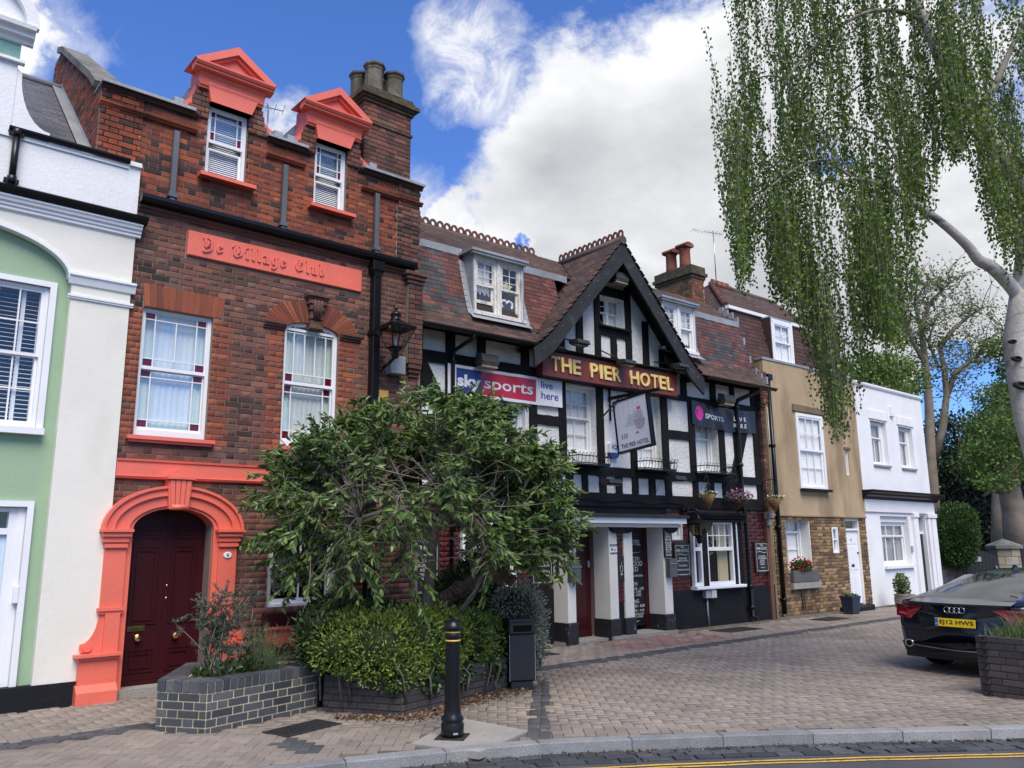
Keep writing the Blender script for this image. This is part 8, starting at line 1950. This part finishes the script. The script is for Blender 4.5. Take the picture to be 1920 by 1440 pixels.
# ================================================================ car
m_car = mat('midnight_blue_paint', (.005,.010,.026), .16, metal=.1, var=0, fine=0, coat=.5)
m_cargl = mat('car_glass', (.004,.007,.016), .04, spec=.45, var=0, fine=0); m_blkpl = mat('black_trim', (.008,.008,.009), .4); m_chrome = mat('chrome', (.75,.75,.77), .08, metal=1.)
m_tail = mat('tail_light_red', (.32,.004,.010), .08, coat=1., var=.25, vs=40, fine=.1); m_taild = mat('tail_light_dark', (.06,.002,.004), .1, coat=1.)
CAR_RZ = R(-96)
car = thing('parked_car', 'dark blue sloping-back hatchback parked facing away beside the right hand planter', 'car', (10.50, 4.29, 0), CAR_RZ); car.scale = (.925, .925, .86)
# body is lofted front-to-back: local x to the right, y forward (away from the camera), z up
W2 = .955
def section(y):
    """half profile from the sill up to the roof centre: (x, z)"""
    t = y
    I = lambda xs, ys: float(np.interp(t, xs, ys))
    belt = I([0,.12,.4,1.2,2.6,3.6,4.6,4.9],[.93,.985,1.00,.985,.95,.86,.70,.55]); wid = I([0,.06,.16,.5,1.4,3.2,4.4,4.8,4.95],[.80,.87,.915,.945,.955,.95,.90,.80,.60])
    roof = I([0,.06,.14,.45,.9,1.4,2.0,2.6,3.1,3.7,4.3,4.75,4.95],[.955,1.00,1.02,1.115,1.245,1.355,1.415,1.41,1.30,1.03,.92,.76,.56]); rw = I([0,.14,.45,.9,1.5,2.2,2.8,3.5,4.4,4.95],[.62,.66,.60,.56,.56,.57,.60,.66,.60,.4])
    low = I([0,.1,.4,4.5,4.95],[.36,.28,.20,.20,.32]); mid = (belt*.55+low*.45)
    return [(wid*.90, low), (wid*.985, low+.10), (wid, mid), (wid*.995, belt-.16), (wid*.95, belt-.03), (wid*.93, belt), (rw+(wid*.93-rw)*.30, belt+(roof-belt)*.62), (rw, roof-.035 if roof-belt > .1 else belt+(roof-belt)*.8), (rw*.55, roof-.004), (0, roof)]
ys = [.0,.03,.08,.14,.22,.32,.45,.6,.8,1.0,1.2,1.4,1.7,2.0,2.3,2.6,2.9,3.1,3.4,3.7,4.0,4.3,4.6,4.8,4.95]
V, F, M_ = [], [], []; nc = 19
def arch_cut(y, x, z): return z
for y in ys:
    s = section(y); full = [(x, z) for x, z in s]+[(-x, z) for x, z in s[-2::-1]]
    for i, (x, z) in enumerate(full):
        yy = y+ (0 if y > .3 else (x/.95)**2*.22*(1-y/.3)); 
        if y < .3: yy += -.045*math.exp(-((z-.60)/.16)**2)*(1-y/.3)+.03*(1-y/.3)*max(0, .5-z)*1.0
        for wy in (.98, 3.92):
            r2 = (y-wy)**2
            if i in (0, 1, 17, 18) and r2 < .15: z = max(z, .33+math.sqrt(max(0, .36**2-r2)) if i in (0, 18) else .36+math.sqrt(max(0, .36**2-r2)))
        V.append((x, yy, z))
for j in range(len(ys)-1):
    for i in range(nc-1):
        y = ys[j]; gl = 0
        if i in (5, 6, 11, 12) and .45 < y < 3.1: gl = 1
        if i in (7, 8, 9, 10) and .22 <= y < 1.4: gl = 1
        if i in (7, 8, 9, 10) and 2.6 <= y < 3.7: gl = 1
        F.append((j*nc+i, j*nc+i+1, (j+1)*nc+i+1, (j+1)*nc+i)); M_.append(gl)
body = MB(); body.v = V; body.f = [f[::-1] for f in F]; body.m = [0]*len(F); body.sm = [True]*len(F)
body2 = MB(); body2.v = list(V)
keep = [k for k, m_ in enumerate(M_) if m_ == 0]; gk = [k for k, m_ in enumerate(M_) if m_ == 1]
body.f = [F[k][::-1] for k in keep]; body.m = [0]*len(keep); body.sm = [True]*len(keep)
rear = list(range(nc)); c0 = len(body.v)
cz = .62; body.v.append((0, -.03, cz))
for i in range(nc-1): body.f.append((i, i+1, c0)[::1]); body.m.append(0); body.sm.append(False)
body.f.append((nc-1, 0, c0)); body.m.append(0); body.sm.append(False)
body.build('body', m_car, car)
rg = [k for k in gk if (k % (nc-1)) in (7,8,9,10) and k//(nc-1) < 12]; og = [k for k in gk if k not in rg]
for nm, ks in (('rear_window', rg), ('side_windows', og)):
    g = MB(); g.v = V; g.f = [F[k][::-1] for k in ks]; g.m = [0]*len(ks); g.sm = [True]*len(ks)
    if nm == 'side_windows':
        for part, cond in (('side_window', lambda k: (k % (nc-1)) in (11, 12)), ('side_window', lambda k: (k % (nc-1)) in (5, 6)), ('windscreen', lambda k: (k % (nc-1)) in (7,8,9,10))):
            kk = [k for k in ks if cond(k)]; g = MB(); g.v = V; g.f = [F[k][::-1] for k in kk]; g.m = [0]*len(kk); g.sm = [True]*len(kk); g.compact(); g.build(part, m_cargl, car)
    else: g.compact(); g.build(nm, m_cargl, car)
def ry(x, z): return (x/.95)**2*.22-.045*math.exp(-((z-.60)/.16)**2)-.005
def skin(pts, m, name, off=.012, thick=.02, n=8, parent=None):
    """panel following the curved rear: outline in (x,z)"""
    b = MB(); xs = [p[0] for p in pts]; zs = [p[1] for p in pts]
    cx = sum(xs)/len(xs); czz = sum(zs)/len(zs); P = []
    for i in range(len(pts)):
        a, c = pts[i], pts[(i+1) % len(pts)]
        for k in range(4): t = k/4; P.append((a[0]+(c[0]-a[0])*t, a[1]+(c[1]-a[1])*t))
    o = len(b.v); b.v += [(x, ry(x, z)-off, z) for x, z in P]+[(x, ry(x, z)+thick, z) for x, z in P]+[(cx, ry(cx, czz)-off-.004, czz)]; N_ = len(P)
    for i in range(N_): j = (i+1) % N_; b.f += [(i, j, 2*N_), (j, i, N_+i, N_+j)]; b.m += [0, 0]; b.sm += [False, False]
    return b.build(name, m, parent or car)
b = MB()
for y0, y1, zz in ((-.02, .10, .985),): 
    for i in range(12):
        x0, x1 = -.66+1.32*i/12, -.66+1.32*(i+1)/12; b.add([(x0, ry(x0,.95)-.035, .985), (x1, ry(x1,.95)-.035, .985), (x1, ry(x1,.95)+.12, 1.025), (x0, ry(x0,.95)+.12, 1.025), (x0, ry(x0,.95)-.03, .955), (x1, ry(x1,.95)-.03, .955)], [(0,1,2,3),(4,5,1,0)])
b.build('tail_spoiler', m_car, car)
for s in (-1, 1):
    tl = skin([(s*.92,.935),(s*.46,.915),(s*.55,.84),(s*.66,.735),(s*.92,.76)], m_tail, 'tail_light', .014)
    q = skin([(s*.90,.905),(s*.60,.895),(s*.64,.87),(s*.90,.88)], m_taild, 'reflector', .019, parent=tl); q = skin([(s*.86,.80),(s*.72,.78),(s*.70,.80),(s*.84,.825)], mat('tail_lens_pale', (.5,.12,.10), .1, coat=1.), 'lens', .019, parent=tl)
skin([(-.58,.86),(-.48,.615),(-.30,.59),(.30,.59),(.48,.615),(.58,.86),(.3,.865),(-.3,.865)], mat('plate_recess', (.004,.006,.012), .3, coat=.6), 'plate_recess', .004)
pl = MB(); pl.cbox(-.26, .26, -.012, 0, -.056, .056, .004); plo = pl.build('number_plate', mat('yellow_plate', (.85,.58,.02), .35), car, loc=(0, ry(0,.72)-.012, .725), rot=(R(-6), 0, 0))
q = MB(); q.box(-.258, -.215, -.014, -.0125, -.052, .052); q.build('country_band', mat('plate_blue', (.02,.12,.45), .4), plo)
text('GB', plo, -.25, -.223, -.03, -.012, -.0145, m_white, 'lettering', .001); text('EJ12 HWS', plo, -.195, .24, -.036, .036, -.0135, m_blk_l, 'lettering', .001, off=.02)
for k in range(4):
    q = MB(); ring = [(.041*math.cos(R(a)), 0, .041*math.sin(R(a))) for a in range(0, 361, 20)]; q.tube(ring, .0055, 6, caps=False); q.build('badge_ring', m_chrome, car, loc=(-.093+.062*k, ry(0,.895)-.022+.001*(k % 2), .897))
for s_, x0, x1, z0, z1 in (('A', -.50, -.455, .725, .765), ('7', -.445, -.41, .725, .765), ('TDI', .41, .50, .665, .69)):
    text(s_, car, x0, x1, z0, z1, ry(x0, .7)-.022, m_chrome, 'badge_letter', .004, off=.01)
b = MB()
for i in range(16):
    x0, x1 = -.80+1.6*i/16, -.80+1.6*(i+1)/16
    for z0, z1, o in ((.565, .57, .006),): b.add([(x0, ry(x0,z0)-o, z0), (x1, ry(x1,z0)-o, z0), (x1, ry(x1,z1)-o, z1), (x0, ry(x0,z1)-o, z1)], [(0,1,2,3)])
b.build('bumper_line', m_blkpl, car)
skin([(-.86,.40),(-.80,.27),(.80,.27),(.86,.40),(.5,.42),(-.5,.42)], m_blkpl, 'diffuser', .02)
b = MB(); b.tube([(x, ry(x,.36)-.03, .375-.02*(1-abs(x)/.7)) for x in [-.7+.1*i for i in range(15)]], .009, 6); b.build('chrome_strip', m_metal, car)
for s in (-1, 1):
    q = MB(); q.lathe([(.05,0),(.056,.004),(.056,.10),(.045,.10),(.043,.03)], (0,0,0), 18); q.build('exhaust_pipe', m_chrome, car, loc=(s*.72, ry(s*.72,.36)-.04, .385), rot=(R(-90),0,0), scale=(1.15,1,1))
    q = MB(); q.lathe([(.042,0),(.042,.004)], (0,0,0), 16); q.build('exhaust_opening', m_dark_in, car, loc=(s*.72, ry(s*.72,.36)-.0445, .385), rot=(R(-90),0,0))
for wx in (-.80, .80):
    for wy in (.98, 3.92):
        q = MB(); q.lathe([(.22,-.12),(.31,-.12),(.335,-.10),(.34,-.05),(.34,.05),(.335,.10),(.31,.12),(.22,.12)], (0,0,0), 32); wo = q.build('wheel', mat('tyre_rubber', (.012,.012,.012), .85, var=.1), car, loc=(wx, wy, .34), rot=(0, R(90), 0))
        q = MB(); q.lathe([(.06,-.09),(.21,-.10),(.225,-.115),(.225,.115),(.21,.10),(.06,.09)], (0,0,0), 24); q.build('rim', m_metal, wo)
b = MB(); b.box(-.78,.78,.1,4.8,.20,.40); b.build('underside', m_blkpl, car)
b = MB(); b.prism([(1.62,1.395),(1.80,1.41),(1.74,1.455),(1.71,1.475)], -.018, .018, 'x'); b.build('roof_fin', m_car, car)
for s in (-1, 1): q = MB(); q.prism([(s*.94,.96),(s*1.09,.98),(s*1.09,1.09),(s*.94,1.07)][::s], 3.05, 3.18); q.build('door_mirror', m_car, car)
b = MB(); b.tube([(.50, .40, 1.095), (.60,.40,1.08)], .006, 4); b.build('wiper', m_blkpl, car)
